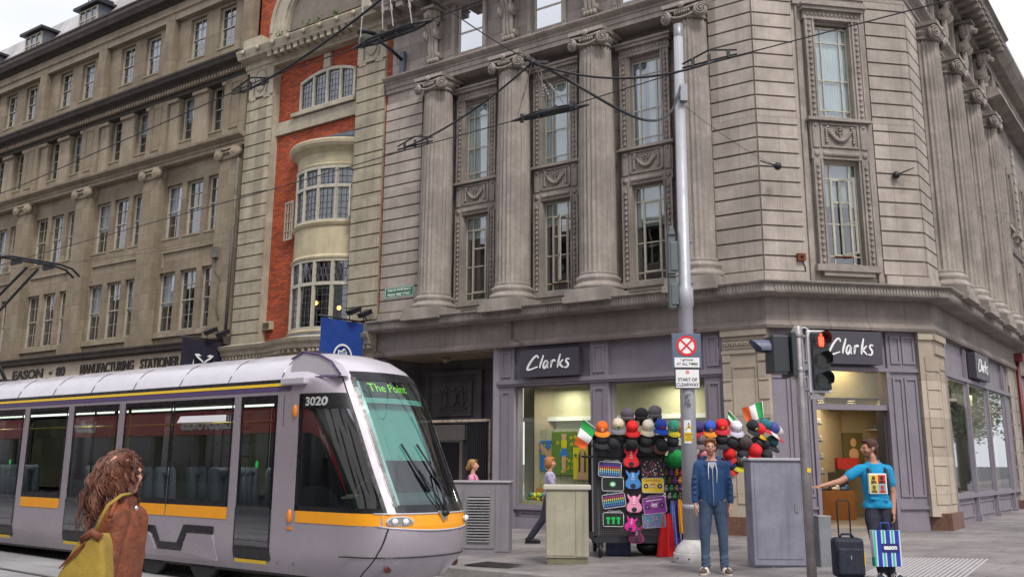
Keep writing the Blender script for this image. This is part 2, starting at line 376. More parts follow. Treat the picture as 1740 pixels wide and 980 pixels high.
m = MB(); rust(m, -1.03, .0, 5.50, ZA-.02); m.box(-1.07, .03, -.09, .03, 5.17, 5.47); fpart('rusticated_pier', m, STL, CB, F1)
m = MB(); m.wall(0, 3.85, 4.9, 16.2, [(1.45, 2.42, 9.12, 11.38), (1.45, 2.42, 5.70, 8.01)], y=0, d=.3); fpart('wall', m, STL, CB, FC)
m = MB(); rust(m, 0.01, 3.84, 5.50, ZA-.02, [(.98, 2.82)]); rust(m, .01, 3.84, 12.62, 15.9)
m.box(-.02, .95, -.09, .03, 5.17, 5.47); m.box(2.85, 3.87, -.09, .03, 5.17, 5.47); fpart('rusticated_pier', m, STL, CB, FC)
BY2 = [2.95, 5.5, 8.1]
m = MB(); m.wall(1.0, 9.9, ZB-.3, ZA, sum([bay_ops(c) for c in BY2], []), y=.55, d=.3); m.box(.02, 1.0, 0, .6, 4.9, ZA); m.box(9.9, 10.3, 0, .6, 4.9, ZA)
fpart('wall', m, STA, CB, F2)
m = MB(); rust(m, 0, .98, 5.50, ZA-.02); m.box(-.03, 1.0, -.09, .03, 5.17, 5.47); fpart('rusticated_pier', m, STL, CB, F2); m = MB(); rust(m, 9.92, 10.3, 5.50, ZA-.02); fpart('rusticated_pier', m, STL, CB, F2)
# attic walls
def attic(F, u0, u1, cs):
    ops = [(c-.46, c+.46, 12.72, 14.55) for c in cs]
    m = MB(); m.wall(u0, u1, 12.3, 14.9, ops, y=.05, d=.3); fpart('attic_wall', m, STA, CB, F)
attic(F1, -11.3, 0, BAYS); attic(F2, 0, 10.3, BY2)
# solid core, coloured near black to stand in for unlit rooms behind the panes
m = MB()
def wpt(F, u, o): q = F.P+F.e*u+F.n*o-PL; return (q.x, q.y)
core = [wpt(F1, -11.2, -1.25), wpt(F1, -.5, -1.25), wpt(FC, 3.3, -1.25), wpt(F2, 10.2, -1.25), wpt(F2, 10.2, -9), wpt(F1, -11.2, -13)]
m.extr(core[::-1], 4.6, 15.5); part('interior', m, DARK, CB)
# cornices that run round the three faces
path = [wpt(F1, -11.35, 0), (0, 0), wpt(F2, 0, 0), wpt(F2, 10.32, 0)]
m = MB(); m.sweep([(0, 4.90), (.42, 4.93), (.46, 4.96), (.46, 5.12), (.52, 5.14), (.55, 5.165), (.55, 5.19), (0.0, 5.24)], path); part('cornice', m, STW, CB)
m = MB(); m.sweep([(-.3, 4.42), (.06, 4.42), (.06, 4.90), (-.3, 4.90)], path); m.sweep([(-.3, 4.24), (.10, 4.24), (.12, 4.30), (.09, 4.36), (.075, 4.415), (-.3, 4.415)], path); part('fascia', m, STF, CB)
m = MB()
for F, a, b in ((F1, -11.3, 0), (FC, 0, 3.85), (F2, 0, 10.3)):
    n = int((b-a)/.075); M0 = Matrix.Translation((F.P.x-PL.x, F.P.y-PL.y, 0)) @ Matrix.Rotation(F.a, 4, 'Z'); m = MB(); m.M = M0
    for i in range(n): u = a+(i+.5)*(b-a)/n; m.box(u-.022, u+.022, -.478, -.44, 4.99, 5.10)
    part('dentil_band', m, STW, CB)
m = MB(); m.sweep([(-.55, ZA), (.04, ZA), (.04, 12.17), (.07, 12.18), (.07, 12.30), (.10, 12.32), (.10, 12.36), (.2, 12.42), (.24, 12.46), (.24, 12.50), (-.02, 12.56), (-.55, 12.56)], path); part('entablature', m, STP, CB)
m = MB(); m.sweep([(-.3, 14.2), (.15, 14.25), (.2, 14.5), (.75, 14.56), (.8, 14.62), (.8, 14.74), (.9, 14.8), (.9, 14.86), (0, 14.95), (0, 15.9), (.1, 15.95), (.1, 16.05), (-.3, 16.1)],
               [wpt(F1, -11.35, 0), (0, 0), wpt(F2, 0, 0), wpt(F2, 10.32, 0)]); part('roof_cornice', m, STP, CB)
mod = MB().prism([(-.11, -.22), (.11, -.22), (.11, 0), (-.11, 0)], -.62, 0); mod.box(-.13, .13, -.66, 0, -.05, .0); me = mod.data('modillion', STP)
for F, a, b in ((F1, -11.1, -.2), (F2, .3, 10.2)):
    n = int((b-a)/.52)
    for i in range(n): q = F.w(a+(i+.5)*(b-a)/n, 14.55, .15)-CB.location; part('modillion', me, None, CB, tuple(q), F.a)
# --- columns: shaft > base, capital
def flute(a, z): return 1-.045*max(0, sin(a*20))**.7 if False else 1-.05*abs(sin(a*10))
sh = MB()
prof = [(.475, 5.78), (.465, 5.82), (.46, 5.9), (.46, 7.5), (.45, 9), (.43, 10.4), (.405, 11.5), (.40, 11.62)]
sh.lathe(prof, n=120, rf=lambda a, z: 1-.105*(1-abs(2*((a*24/(2*pi)) % 1)-1)**2.2) if z > 5.83 else 1)
bs = MB(); bs.box(-.6, .6, -.6, .45, 5.25, 5.42); bs.box(-.64, .64, -.64, .45, 5.1, 5.25)
bs.lathe([(.58, 5.42), (.61, 5.47), (.59, 5.54), (.53, 5.565), (.52, 5.60), (.53, 5.63), (.555, 5.67), (.54, 5.72), (.48, 5.75), (.475, 5.78)], n=40)
cp = MB(); cp.lathe([(.40, 11.62), (.43, 11.64), (.43, 11.67), (.40, 11.69), (.41, 11.74), (.47, 11.80), (.47, 11.84)], n=40)
cp.box(-.44, .44, -.40, .4, 11.84, 11.93)
cp.prism([(-.5, 11.93), (.5, 11.93), (.52, 12.02), (-.52, 12.02)], -.50, .5)
for sx in (-1, 1):      # angled scroll volutes
    cp.M = Matrix.Translation((sx*.45, -.42, 11.73)) @ Matrix.Rotation(sx*R(28), 4, 'Z') @ Matrix.Rotation(R(90), 4, 'X')
    cp.lathe([(.15, -.10), (.165, -.05), (.165, .0), (.15, .012)], n=20)
    cp.tube([((.155-.125*t/34)*cos(sx*(.6+t*.42)+(pi if sx < 0 else 0)), (.155-.125*t/34)*sin(.6*sx+sx*t*.42+(pi if sx < 0 else 0)), .02+.0012*t) for t in range(35)], [.026-.012*t/34 for t in range(35)], 6); cp.ell((0, 0, .05), (.035, .035, .04), 8, 6)
    cp.M = None
    cp.tube([(sx*.40, -.44, 11.88), (sx*.25, -.46, 11.84), (sx*.1, -.46, 11.83), (0, -.46, 11.84)], .035, 6)
for k in range(7): cp.ell((-.18+.06*k, -.455, 11.77-.02*abs(k-3)*0), (.028, .04, .05), 6, 5)
cp.ell((0, -.5, 11.93), (.09, .05, .08), 8, 6); cp.tube([(-.30, -.44, 11.70), (-.15, -.47, 11.64), (0, -.48, 11.62), (.15, -.47, 11.64), (.30, -.44, 11.70)], .03, 6)
shm, bsm, cpm = sh.data('shaft', STP), bs.data('base', STP), cp.data('capital', STP)
def column(F, u):
    q = F.w(u, 0, .02)-CB.location
    c = part('column', shm, None, CB, tuple(q), F.a); link('base', bsm, c); link('capital', cpm, c)
for u in (-9.3, -6.67, -4.12, -1.48): column(F1, u)
for u in (1.65, 4.2, 6.8, 9.35): column(F2, u)
# --- windows with carved surrounds
def strip_beads(mb, x, z0, z1, w, y):
    mb.box(x-w/2, x+w/2, y, y+.06, z0, z1); mb.box(x-w/2-.02, x-w/2+.012, y-.03, y+.05, z0, z1); mb.box(x+w/2-.012, x+w/2+.02, y-.03, y+.05, z0, z1)
    z = z0+.08
    while z < z1-.06:
        mb.ell((x, y-.01, z), (w*.26, .045, .045), 6, 4); mb.ell((x, y-.005, z+.06), (w*.13, .03, .03), 5, 4); z += .135
def surround(hi):
    m = MB(); y = -.14; z0, z1 = (9.03, 11.42) if hi else (5.64, 8.062); W2 = .56
    for s_ in (-1, 1):
        strip_beads(m, s_*(W2+.02), z0, z1, .17, y); m.box(s_*.46-.03, s_*.46+.03, y+.02, .02, z0, z1)
    if hi:
        m.box(-.72, .72, y-.03, .02, 11.42, 11.46); m.box(-.70, .70, y, .02, 11.46, 11.64); m.box(-.76, .76, y-.10, .02, 11.64, 11.72); m.box(-.80, .80, y-.15, .02, 11.72, 11.78)
        for k in range(13): m.ell((-.60+.1*k, y, 11.55), (.05, .035, .05), 6, 4)
    else:
        m.box(-.70, .70, y, .02, 8.06, 8.28)
        for k in range(17): m.ell((-.40+.05*k, y, 8.17), (.045, .05, .062), 6, 4)
        for s_ in (-1, 1): m.ell((s_*.58, y, 8.17), (.075, .04, .075), 8, 5)
        m.box(-.76, .76, y-.06, .02, 5.50, 5.64); m.box(-.60, .60, y-.02, .02, 5.40, 5.50)
    return m
def panel():
    m = MB(); y = -.12; m.box(-.70, .70, y, .02, 8.29, 8.94); m.box(-.78, .78, y-.11, .02, 8.94, 8.985); m.box(-.74, .74, y-.06, .02, 8.985, 9.03)
    for a, b, c, d in ((-.46, .46, 8.86, 8.90), (-.46, .46, 8.33, 8.37), (-.46, -.42, 8.33, 8.9), (.42, .46, 8.33, 8.9)): m.box(a, b, y-.035, y+.01, c, d)
    for s_ in (-1, 1): m.box(s_*.58-.08, s_*.58+.08, y-.03, y+.01, 8.32, 8.9); m.ell((s_*.58, y-.03, 8.84), (.045, .035, .045), 7, 5)
    g = MB()
    for k in range(15):
        t = k/14; x = -.29+.58*t; z = 8.74-.25*sin(pi*t); r_ = .028+.022*sin(pi*t); g.ell((x, y-.045, z), (r_*1.1, r_, r_), 7, 5)
    for s_ in (-1, 1):
        for k in range(6): g.ell((s_*.33, y-.03, 8.76-.06*k), (.034-.002*k if k < 4 else .04, .035, .04), 7, 5)
        g.ell((s_*.30, y-.04, 8.80), (.045, .04, .035), 7, 5)
    for k in range(10): a = 2*pi*k/10; g.ell((.075*cos(a), y-.03, 8.74+.075*sin(a)), (.024, .025, .024), 6, 4)
    g.ell((0, y-.04, 8.74), (.035, .04, .035), 8, 5); g.tube([(0, y-.02, 8.72), (0, y-.03, 8.6), (0, y-.04, 8.5)], .014, 5)
    return m, g
sr = {True: surround(True).data('window_surround', STP), False: surround(False).data('window_surround', STP)}
pm, gm = panel(); pm = pm.data('garland_panel', STP); gm = gm.data('garland', STP)
def cwin(F, c, hi, off, curtain=None, opened=0):
    q = tuple(F.w(c, 0, off)-CB.location)
    z0, z1 = (9.06, 11.32) if hi else (5.66, 8.03)
    fr = MB(); fr.grid(-.45, .45, z0, z1, (-.21, .25), (z1-.38, z0+.22, z0+.95), .026, .05, .05, .045)
    if not hi: fr.grid(-.21, .25, z0+.22, z1-.38, (), (z0+1.45,), .04, .045, .06, .04)
    w = part('window', fr, CREAM, CB, q, F.a)
    sub(w, 'pane', MB().box(-.44, .44, .072, .078, z0, z1), GL)
    if opened:
        cs = MB(); cs.M = Matrix.Translation((-.02, .04, 0)) @ Matrix.Rotation(R(-50), 4, 'Z'); cs.grid(0, .36, z0+.24, z1-.4, (), (z0+.95,), .03, -.02, .035, .04); sub(w, 'casement', cs, CREAM)
        rst = MB().box(-.22, .2, .01, .045, z0+.20, z0+.225); sub(w, 'rusty_bar', rst, mat('rust', (.20, .05, .02), .9, var=.3, vs=20))
    if not curtain: sub(w, 'blind', MB().box(-.41, .41, .13, .135, z1-1.0 if int(c*10) % 2 else z1-.62, z1-.03), mat('grey roller blind', (.42, .42, .42), .9, var=.05))
    if curtain:
        cu = MB(); n = 40; vs = [(-.43+.86*i/n, .12+.012*sin(i*1.9), z) for i in range(n+1) for z in (z0+.05, z1-.02)]; cu.add(vs, [(2*i, 2*i+2, 2*i+3, 2*i+1) for i in range(n)], True)
        sub(w, 'curtain', cu, curtain)
    link('window_surround', sr[hi], w).location = (0, .0, 0)
    w2 = None
for i, c in enumerate(BAYS):
    cwin(F1, c, True, -.55, [CURT, CURT, SCUR][i]); cwin(F1, c, False, -.55, None, i == 1)
    q = tuple(F1.w(c, 0, -.55)-CB.location); g_ = part('garland_panel', pm, None, CB, q, F1.a); link('garland', gm, g_)
cwin(FC, 1.935, True, 0, CURT); cwin(FC, 1.935, False, 0, None, True)
q = tuple(FC.w(1.935, 0, 0)-CB.location); g_ = part('garland_panel', pm, None, CB, q, FC.a); link('garland', gm, g_)
for c in BY2:
    cwin(F2, c, True, -.55, CURT); cwin(F2, c, False, -.55)
    q = tuple(F2.w(c, 0, -.55)-CB.location); g_ = part('garland_panel', pm, None, CB, q, F2.a); link('garland', gm, g_)
m = MB()
for s_ in (-1, 1): m.box(1.935+s_*.80-.06, 1.935+s_*.80+.06, -.05, .0, 5.3, 11.9)
m.box(1.935-.92, 1.935+.92, -.10, .0, 11.80, 11.95); fpart('architrave', m, STP, CB, FC)
# attic windows
for F, cs in ((F1, BAYS), (F2, BY2)):
    for c in cs:
        q = tuple(F.w(c, 0, -.05)-CB.location); w = part('attic_window', MB().grid(-.46, .46, 12.72, 14.55, (), (13.35,), .05, .06, .06, .06), WFR, CB, q, F.a)
        sub(w, 'pane', MB().box(-.44, .44, .08, .09, 12.74, 14.5), GLS)
        tr_ = MB()
        for s_ in (-1, 1): tr_.box(s_*.56-.07, s_*.56+.07, -.06, .01, 12.6, 14.6); tr_.box(s_*.56-.04, s_*.56+.04, -.08, .0, 12.7, 14.4)
        sub(w, 'trim', tr_, STP)
# scroll brackets with carved lion heads
b = MB()
for k in (-1, 0, 1):
    x = k*.115
    pts = []
    for t in range(15):
        s_ = t/14; z = 12.62+1.15*s_; y = -.10-.20*(s_**1.3)-.05*sin(s_*2*pi); pts.append((x, y, z))
    b.tube(pts, .062, 8)
b.prism([(-.2, 12.56), (.2, 12.56), (.2, 13.9), (-.2, 13.9)], -.10, 0)
for k in (-1.5, -.5, .5, 1.5): b.ell((k*.10, -.17, 12.64), (.062, .09, .085), 8, 6)
for s_ in (-1, 1):
    b.M = Matrix.Translation((s_*.19, -.22, 13.42)) @ Matrix.Rotation(R(90), 4, 'Y')
    for r_, h_ in ((.17, .04), (.12, .055), (.07, .07), (.03, .085)): b.lathe([(r_, -h_), (r_, h_)], n=18)
    b.M = Matrix.Translation((s_*.19, -.12, 12.78)) @ Matrix.Rotation(R(90), 4, 'Y'); b.lathe([(.09, -.05), (.09, .05)], n=14); b.M = None
hd = MB(); hd.ell((0, -.36, 13.98), (.16, .17, .17), 12, 8); hd.ell((0, -.50, 13.92), (.085, .11, .08), 10, 7); hd.ell((0, -.52, 13.85), (.06, .07, .04), 8, 6)
for s_ in (-1, 1): hd.ell((s_*.065, -.48, 14.0), (.035, .03, .03), 7, 5); hd.ell((s_*.13, -.32, 14.09), (.045, .04, .05), 7, 5)
for k in range(16):
    a = pi*2*k/16; hd.ell((.18*cos(a), -.30, 13.97+.19*sin(a)), (.06, .10, .06), 7, 5); hd.ell((.22*cos(a+.2), -.2, 13.95+.22*sin(a+.2)), (.06, .10, .06), 7, 5)
hd.box(-.24, .24, -.5, 0, 14.14, 14.22)
bm_, hm_ = b.data('scroll_bracket', STP), hd.data('lion_head', STP)
for F, us in ((F1, (-9.47, -6.8, -4.2, -1.5)), (F2, (1.65, 4.25, 6.85, 9.4))):
    for u in us: o = part('scroll_bracket', bm_, None, CB, tuple(F.w(u, 0, -.05)-CB.location), F.a); link('lion_head', hm_, o)
# ------------------------------------------------------------------ the shop on the ground floor
def frame_panel(m, x0, x1, z0, z1, y=-.0, t=.03, b=.045):
    m.box(x0, x1, y-t, y, z0, z0+b); m.box(x0, x1, y-t, y, z1-b, z1); m.box(x0, x0+b, y-t, y, z0+b, z1-b); m.box(x1-b, x1, y-t, y, z0+b, z1-b)
# Abbey side
m = MB()
for a, b in ((-7.12, -6.66), (-4.43, -3.94), (-1.50, -1.04)):
    m.box(a, b, .05, .45, -.5, 4.24); frame_panel(m, a+.09, b-.09, .5, 3.15, .05); frame_panel(m, a+.09, b-.09, 3.5, 4.15, .05); m.box(a-.03, b+.03, .0, .12, -.5, .22)
m.box(-7.12, -1.0, .16, .4, 3.36, 4.24); m.box(-7.14, -1.0, -.02, .2, 3.32, 3.42); m.box(-7.14, -1.0, .01, .2, 3.27, 3.315)
for a, b in ((-6.66, -4.43), (-3.94, -1.50)):
    m.box(a, b, .14, .4, -.5, .36); m.box(a, b, .04, .45, .30, .365); m.box(a, b, .09, .2, -.5, .12); frame_panel(m, a+.15, b-.15, .13, .27, .14)
fpart('shopfront', m, MAUVE, CB, F1)
for a, b in ((-6.66, -4.43), (-3.94, -1.50)):
    w = fpart('shop_window', MB().grid(a, b, .365, 3.27, (), (), .04, .16, .06, .05), MAUVE, CB, F1); sub(w, 'pane', MB().box(a+.04, b-.04, .19, .2, .38, 3.25), SHOPG)
m = MB(); m.box(-1.02, -.02, -.02, .5, .33, 4.24); m.box(-1.04, -.0, -.05, .02, 3.72, 3.78); m.box(-1.04, 0, -.08, .02, 4.10, 4.24)
rust(m, -1.02, -.84, .75, 3.7, (), .40, .05, .05); rust(m, -.22, 0, .75, 3.7, (), .40, .05, .05)
frame_panel(m, -.80, -.26, .6, 3.45, -.02, .02, .03)
for k in range(16): m.ell((-.96+.058*k, -.03, 3.95-.035*(k % 2)), (.03, .03, .03), 6, 4); m.ell((-.96+.058*k, -.03, 3.90+.05*(k % 2)), (.02, .03, .02), 6, 4)
m.box(-1.0, -.02, -.04, .02, 3.84, 3.86); m.box(-1.0, -.02, -.04, .02, 4.02, 4.04)
o = fpart('stone_pier', m, mat('pale pier stone', (.52, .44, .35), .8, var=.12, vs=2, bump=.2, bs=50, streak=.12, blocks=(9, .80, .6, .008)), CB, F1); sub(o, 'plinth', MB().box(-1.06, .02, -.1, .4, -.5, .33), PLINTH)
# passage at the left
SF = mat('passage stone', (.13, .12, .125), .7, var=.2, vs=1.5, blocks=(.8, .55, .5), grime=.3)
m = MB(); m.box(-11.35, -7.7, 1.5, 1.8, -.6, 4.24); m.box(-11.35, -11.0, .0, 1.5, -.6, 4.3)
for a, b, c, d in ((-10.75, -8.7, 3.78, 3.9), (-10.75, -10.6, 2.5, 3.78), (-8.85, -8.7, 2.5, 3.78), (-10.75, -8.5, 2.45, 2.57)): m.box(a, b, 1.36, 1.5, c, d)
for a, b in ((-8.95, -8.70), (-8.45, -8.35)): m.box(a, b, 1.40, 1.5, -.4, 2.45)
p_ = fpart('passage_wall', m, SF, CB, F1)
m = MB(); m.extr([(-11.3, .02), (-7.0, .02), (-7.0, 1.5), (-11.3, 1.5)], 4.2, 4.24); m.ell((-9.35, .6, 4.13), (.12, .12, .09), 12, 8); fpart('soffit', m, mat('stained soffit paint', (.42, .34, .22), .7, var=.3, vs=1.5, grime=.5), CB, F1)
m = MB(); m.box(-10.35, -9.1, 1.44, 1.5, 2.66, 3.62)         # carved arms: shield between two beasts over a text scroll
for s_ in (-1, 1):
    X = -9.72+s_*.30; m.caps((X, 1.42, 2.98), (X+s_*.02, 1.42, 3.28), .07, .055, 8); m.ell((X-s_*.03, 1.40, 3.40), (.07, .05, .07), 8, 6); m.caps((X, 1.41, 3.2), (X-s_*.17, 1.40, 3.28), .03, .02, 6)
    m.caps((X, 1.41, 3.1), (X-s_*.15, 1.40, 3.02), .035, .025, 6); m.caps((X, 1.41, 3.0), (X+s_*.04, 1.41, 2.86), .05, .03, 6); m.tube([(X+s_*.05, 1.42, 2.95), (X+s_*.17, 1.42, 3.1), (X+s_*.12, 1.42, 3.3), (X+s_*.18, 1.42, 3.36)], .02, 5)
m.prism([(-9.84, 3.30), (-9.84, 3.05), (-9.72, 2.92), (-9.60, 3.05), (-9.60, 3.30)], 1.37, 1.45); m.ell((-9.72, 1.40, 3.42), (.09, .05, .06), 8, 6)
for z in (2.72, 2.80): m.box(-10.2, -9.25, 1.415, 1.45, z, z+.03)
m.tube([(-10.2, 1.42, 2.88), (-9.95, 1.41, 2.84), (-9.72, 1.41, 2.87), (-9.5, 1.41, 2.84), (-9.25, 1.42, 2.88)], .025, 6); sub(p_, 'carved_arms', m, SF)
m = MB(); m.box(-10.6, -9.35, 1.38, 1.5, -.4, 2.0); m.box(-10.75, -9.25, 1.35, 1.5, 2.0, 2.42); o = sub(p_, 'doorway', m, plain('pale stone lintel', (.22, .2, .18), .8)); sub(o, 'door', MB().box(-10.5, -9.45, 1.36, 1.40, -.4, 1.95), IRON)
m = MB(); m.M = None
a_, b_ = Vector((-7.12, .05)), Vector((-8.25, 1.5)); d_ = (b_-a_); n_ = Vector((-d_.y, d_.x)).normalized()
def splay(m, t0, t1, z0, z1, o): p, q = a_+d_*t0, a_+d_*t1; r_ = n_*-o; m.extr([tuple(p), tuple(q), tuple(q+r_), tuple(p+r_)], z0, z1)
splay(m, 0, 1, -.6, 4.24, -.15); splay(m, 0, 1, 3.27, 3.40, .06)
for z0, z1 in ((.5, 3.1), (3.5, 4.15)):
    for t0, t1 in ((.1, .14), (.86, .9)): splay(m, t0, t1, z0, z1, -.02 if 0 else .02)
    splay(m, .1, .9, z0, z0+.04, .022); splay(m, .1, .9, z1-.04, z1, .022)
fpart('splay_panel', m, MAUVE, CB, F1)
# door chamfer
m = MB(); m.box(.02, 1.05, .16, .4, -.5, 4.24); m.box(2.80, 3.50, .10, .4, -.5, 4.24); m.box(1.05, 2.80, .16, .4, 3.42, 4.24)
m.box(1.0, 1.08, .1, .42, -.5, 3.42); m.box(2.74, 2.82, .06, .42, -.5, 3.42); m.box(1.08, 2.74, .12, .34, 2.55, 2.66); m.box(-.0, 3.5, .05, .2, 3.37, 3.45)
for a, b in ((.08, .5), (.55, .97)): frame_panel(m, a, b, .75, 3.25, .16); frame_panel(m, a, b, 3.55, 4.15, .16)
for a, b in ((2.88, 3.12), (3.16, 3.46)): frame_panel(m, a, b, .75, 3.25, .10); frame_panel(m, a, b, 3.55, 4.15, .10)
m.box(.02, 1.02, .1, .17, .5, .55); m.box(2.82, 3.5, .05, .11, .5, .56)
o = fpart('shopfront', m, MAUVE, CB, FC); sub(o, 'transom_light', MB().box(1.08, 2.74, .24, .25, 2.66, 3.37), SHOPG)
fpart('open_door', MB().box(2.68, 2.73, .2, .50, .0, 2.54), MAUVED, CB, FC)
m = MB(); m.box(3.50, 3.87, -.02, .4, .35, 4.24); rust(m, 3.62, 3.87, .6, 3.7, (), .40, .05, .04); m.box(3.48, 3.89, -.07, .02, 4.08, 4.24)
m.M = Matrix.Translation((FC.P.x, FC.P.y, 0)).inverted() if False else None
fpart('stone_pier', m, MATS['pale pier stone'], CB, FC)
m = MB(); m.box(-.02, .95, -.02, .4, .35, 4.24); rust(m, -.02, .28, .6, 3.7, (), .40, .05, .04); frame_panel(m, .36, .88, .6, 3.5, -.02, .02, .03); m.box(-.06, 1.0, -.08, .02, 4.08, 4.24); m.box(-.0, .9, -.06, .02, 3.78, 3.98)
o = fpart('stone_pier', m, MATS['pale pier stone'], CB, F2); sub(o, 'plinth', MB().box(-.12, .98, -.12, .4, -.4, .42), PLINTH)
m = MB(); m.box(9.2, 10.3, -.02, .4, .35, 4.24); rust(m, 9.2, 9.5, .6, 3.7, (), .40, .05, .04); rust(m, 10.0, 10.3, .6, 3.7, (), .40, .05, .04); o = fpart('stone_pier', m, STL, CB, F2); sub(o, 'plinth', MB().box(9.15, 10.32, -.1, .4, -.4, .45), PLINTH)
W2 = ((1.08, 3.15), (3.40, 5.60), (5.85, 8.15))
m = MB(); m.box(.95, 9.2, .06, .4, 3.45, 4.24); m.box(.95, 9.2, -.04, .2, 3.38, 3.47); m.box(.95, 9.2, .05, .4, -.4, .70); m.box(.95, 9.2, -.04, .2, .68, .77); m.box(8.15, 9.2, .03, .4, .7, 3.4)
for x in (1.02, 3.275, 5.725, 8.25): m.box(x-.10, x+.10, .0, .35, -.3, 4.2); m.box(x-.05, x+.05, -.03, .0, .3, 4.1); m.box(x-.14, x+.14, -.08, .3, -.4, .25)
for a, b in W2: frame_panel(m, a+.2, b-.2, .25, .6, .05)
fpart('shopfront', m, MAUVE, CB, F2)
for a, b in W2:
    w = fpart('shop_window', MB().grid(a, b, .77, 3.38, (), (), .04, .02, .04, .04), MAUVE, CB, F2); sub(w, 'pane', MB().box(a+.03, b-.03, .03, .035, .78, 3.36), SHOPG2)
# signs with handwritten shop name
SCRIPT = [[(.98, .80), (.95, .95), (.80, .99), (.55, .80), (.30, .50), (.08, .16), (.10, .03), (.35, .04), (.92, .20)], [(1.42, 1.02), (1.30, .70), (1.16, .35), (1.10, .08)],
          [(1.78, .52), (1.62, .60), (1.46, .45), (1.40, .22), (1.48, .08), (1.62, .18), (1.80, .54), (1.74, .22), (1.80, .06)], [(2.10, .62), (2.06, .38), (2.0, .06)], [(2.04, .34), (2.16, .54), (2.30, .60), (2.38, .52)],
          [(2.80, 1.05), (2.70, .72), (2.60, .35), (2.56, .05)], [(3.02, .62), (2.80, .42), (2.66, .34), (2.82, .22), (3.0, .04)], [(3.52, .60), (3.40, .66), (3.26, .58), (3.28, .44), (3.40, .30), (3.38, .12), (3.24, .04), (3.08, .08)]]
def shopsign(F, x0, x1, z0, z1, y, nm='shop_sign'):
    o = fpart('shop_sign', MB().box(x0, x1, y-.14, y+.05, z0, z1), MAUVED, CB, F); m = MB(); k = (x1-x0)*.74/3.55; ox = x0+(x1-x0)*.12; oz = z0+(z1-z0)*.26; hz = (z1-z0)*.50
    for st in SCRIPT:
        P = []
        for i in range(len(st)-1):
            p0, p1, p2, p3 = st[max(0, i-1)], st[i], st[i+1], st[min(len(st)-1, i+2)]
            for t in (0, .25, .5, .75):
                P.append(tuple(.5*((2*p1[j])+(-p0[j]+p2[j])*t+(2*p0[j]-5*p1[j]+4*p2[j]-p3[j])*t*t+(-p0[j]+3*p1[j]-3*p2[j]+p3[j])*t**3) for j in (0, 1)))
        P.append(st[-1]); n = len(P); rr = [.027*(.6+.55*sin(pi*i/(n-1))) for i in range(n)]
        m.tube([(ox+a*k, y-.15, oz+c*hz) for a, c in P], [r_*(x1-x0)/1.7 for r_ in rr], 7)
    for v in m.v: v.y = y-.142-(v.y < y-.15)*.012
    sub(o, 'shop_name', m, WHITE)
shopsign(F1, -6.33, -4.62, 3.45, 4.12, -.02); shopsign(FC, 1.13, 2.56, 3.50, 4.20, -.0); shopsign(F2, 3.6, 5.3, 3.52, 4.16, -.05)
# shop interior
SI = thing('shop_interior', 'lit shoe shop interior with cream walls, display posters and wooden counter seen through the door', 'shop interior', (PL.x, PL.y, 0))
IW = plain('shop cream wall', (.42, .37, .26), .7); IW2 = plain('shop tan wall', (.34, .28, .19), .7)
def ipart(n, mb, m_, F=F1): return part(n, mb, m_, SI, rel(SI, F), F.a)
m = MB(); m.box(-7.1, -.8, 1.15, 1.22, 0, 3.9); ipart('display_wall', m, mat('display backing', (.70, .70, .60), .8, var=.06))
ipart('display_rail', MB().box(-7.1, -.8, 1.0, 1.14, 2.44, 2.54), plain('display rail', (.8, .8, .74), .6))
ipart('display_header', MB().box(-7.1, -.8, 1.10, 1.145, 2.54, 3.9), plain('header panel', (.45, .42, .28), .8))
ipart('display_platform', MB().box(-7.1, -.8, .42, 1.15, .1, .50), IW)
m = MB(); m.box(-6.46, -4.95, .86, .90, .4, 2.22); o = ipart('poster_board', m, mat('pale plank board', (.5, .5, .36), .8, var=.1, blocks=(.22, 9, .5)))
P_Y, P_G, P_S, P_B, P_D = plain('sunflower yellow', (.75, .6, .02), .6), plain('leaf green', (.12, .22, .03), .6), plain('poster skin tone', (.65, .38, .22), .6), plain('poster blue', (.03, .2, .6), .6), plain('poster brown', (.10, .05, .02), .6)
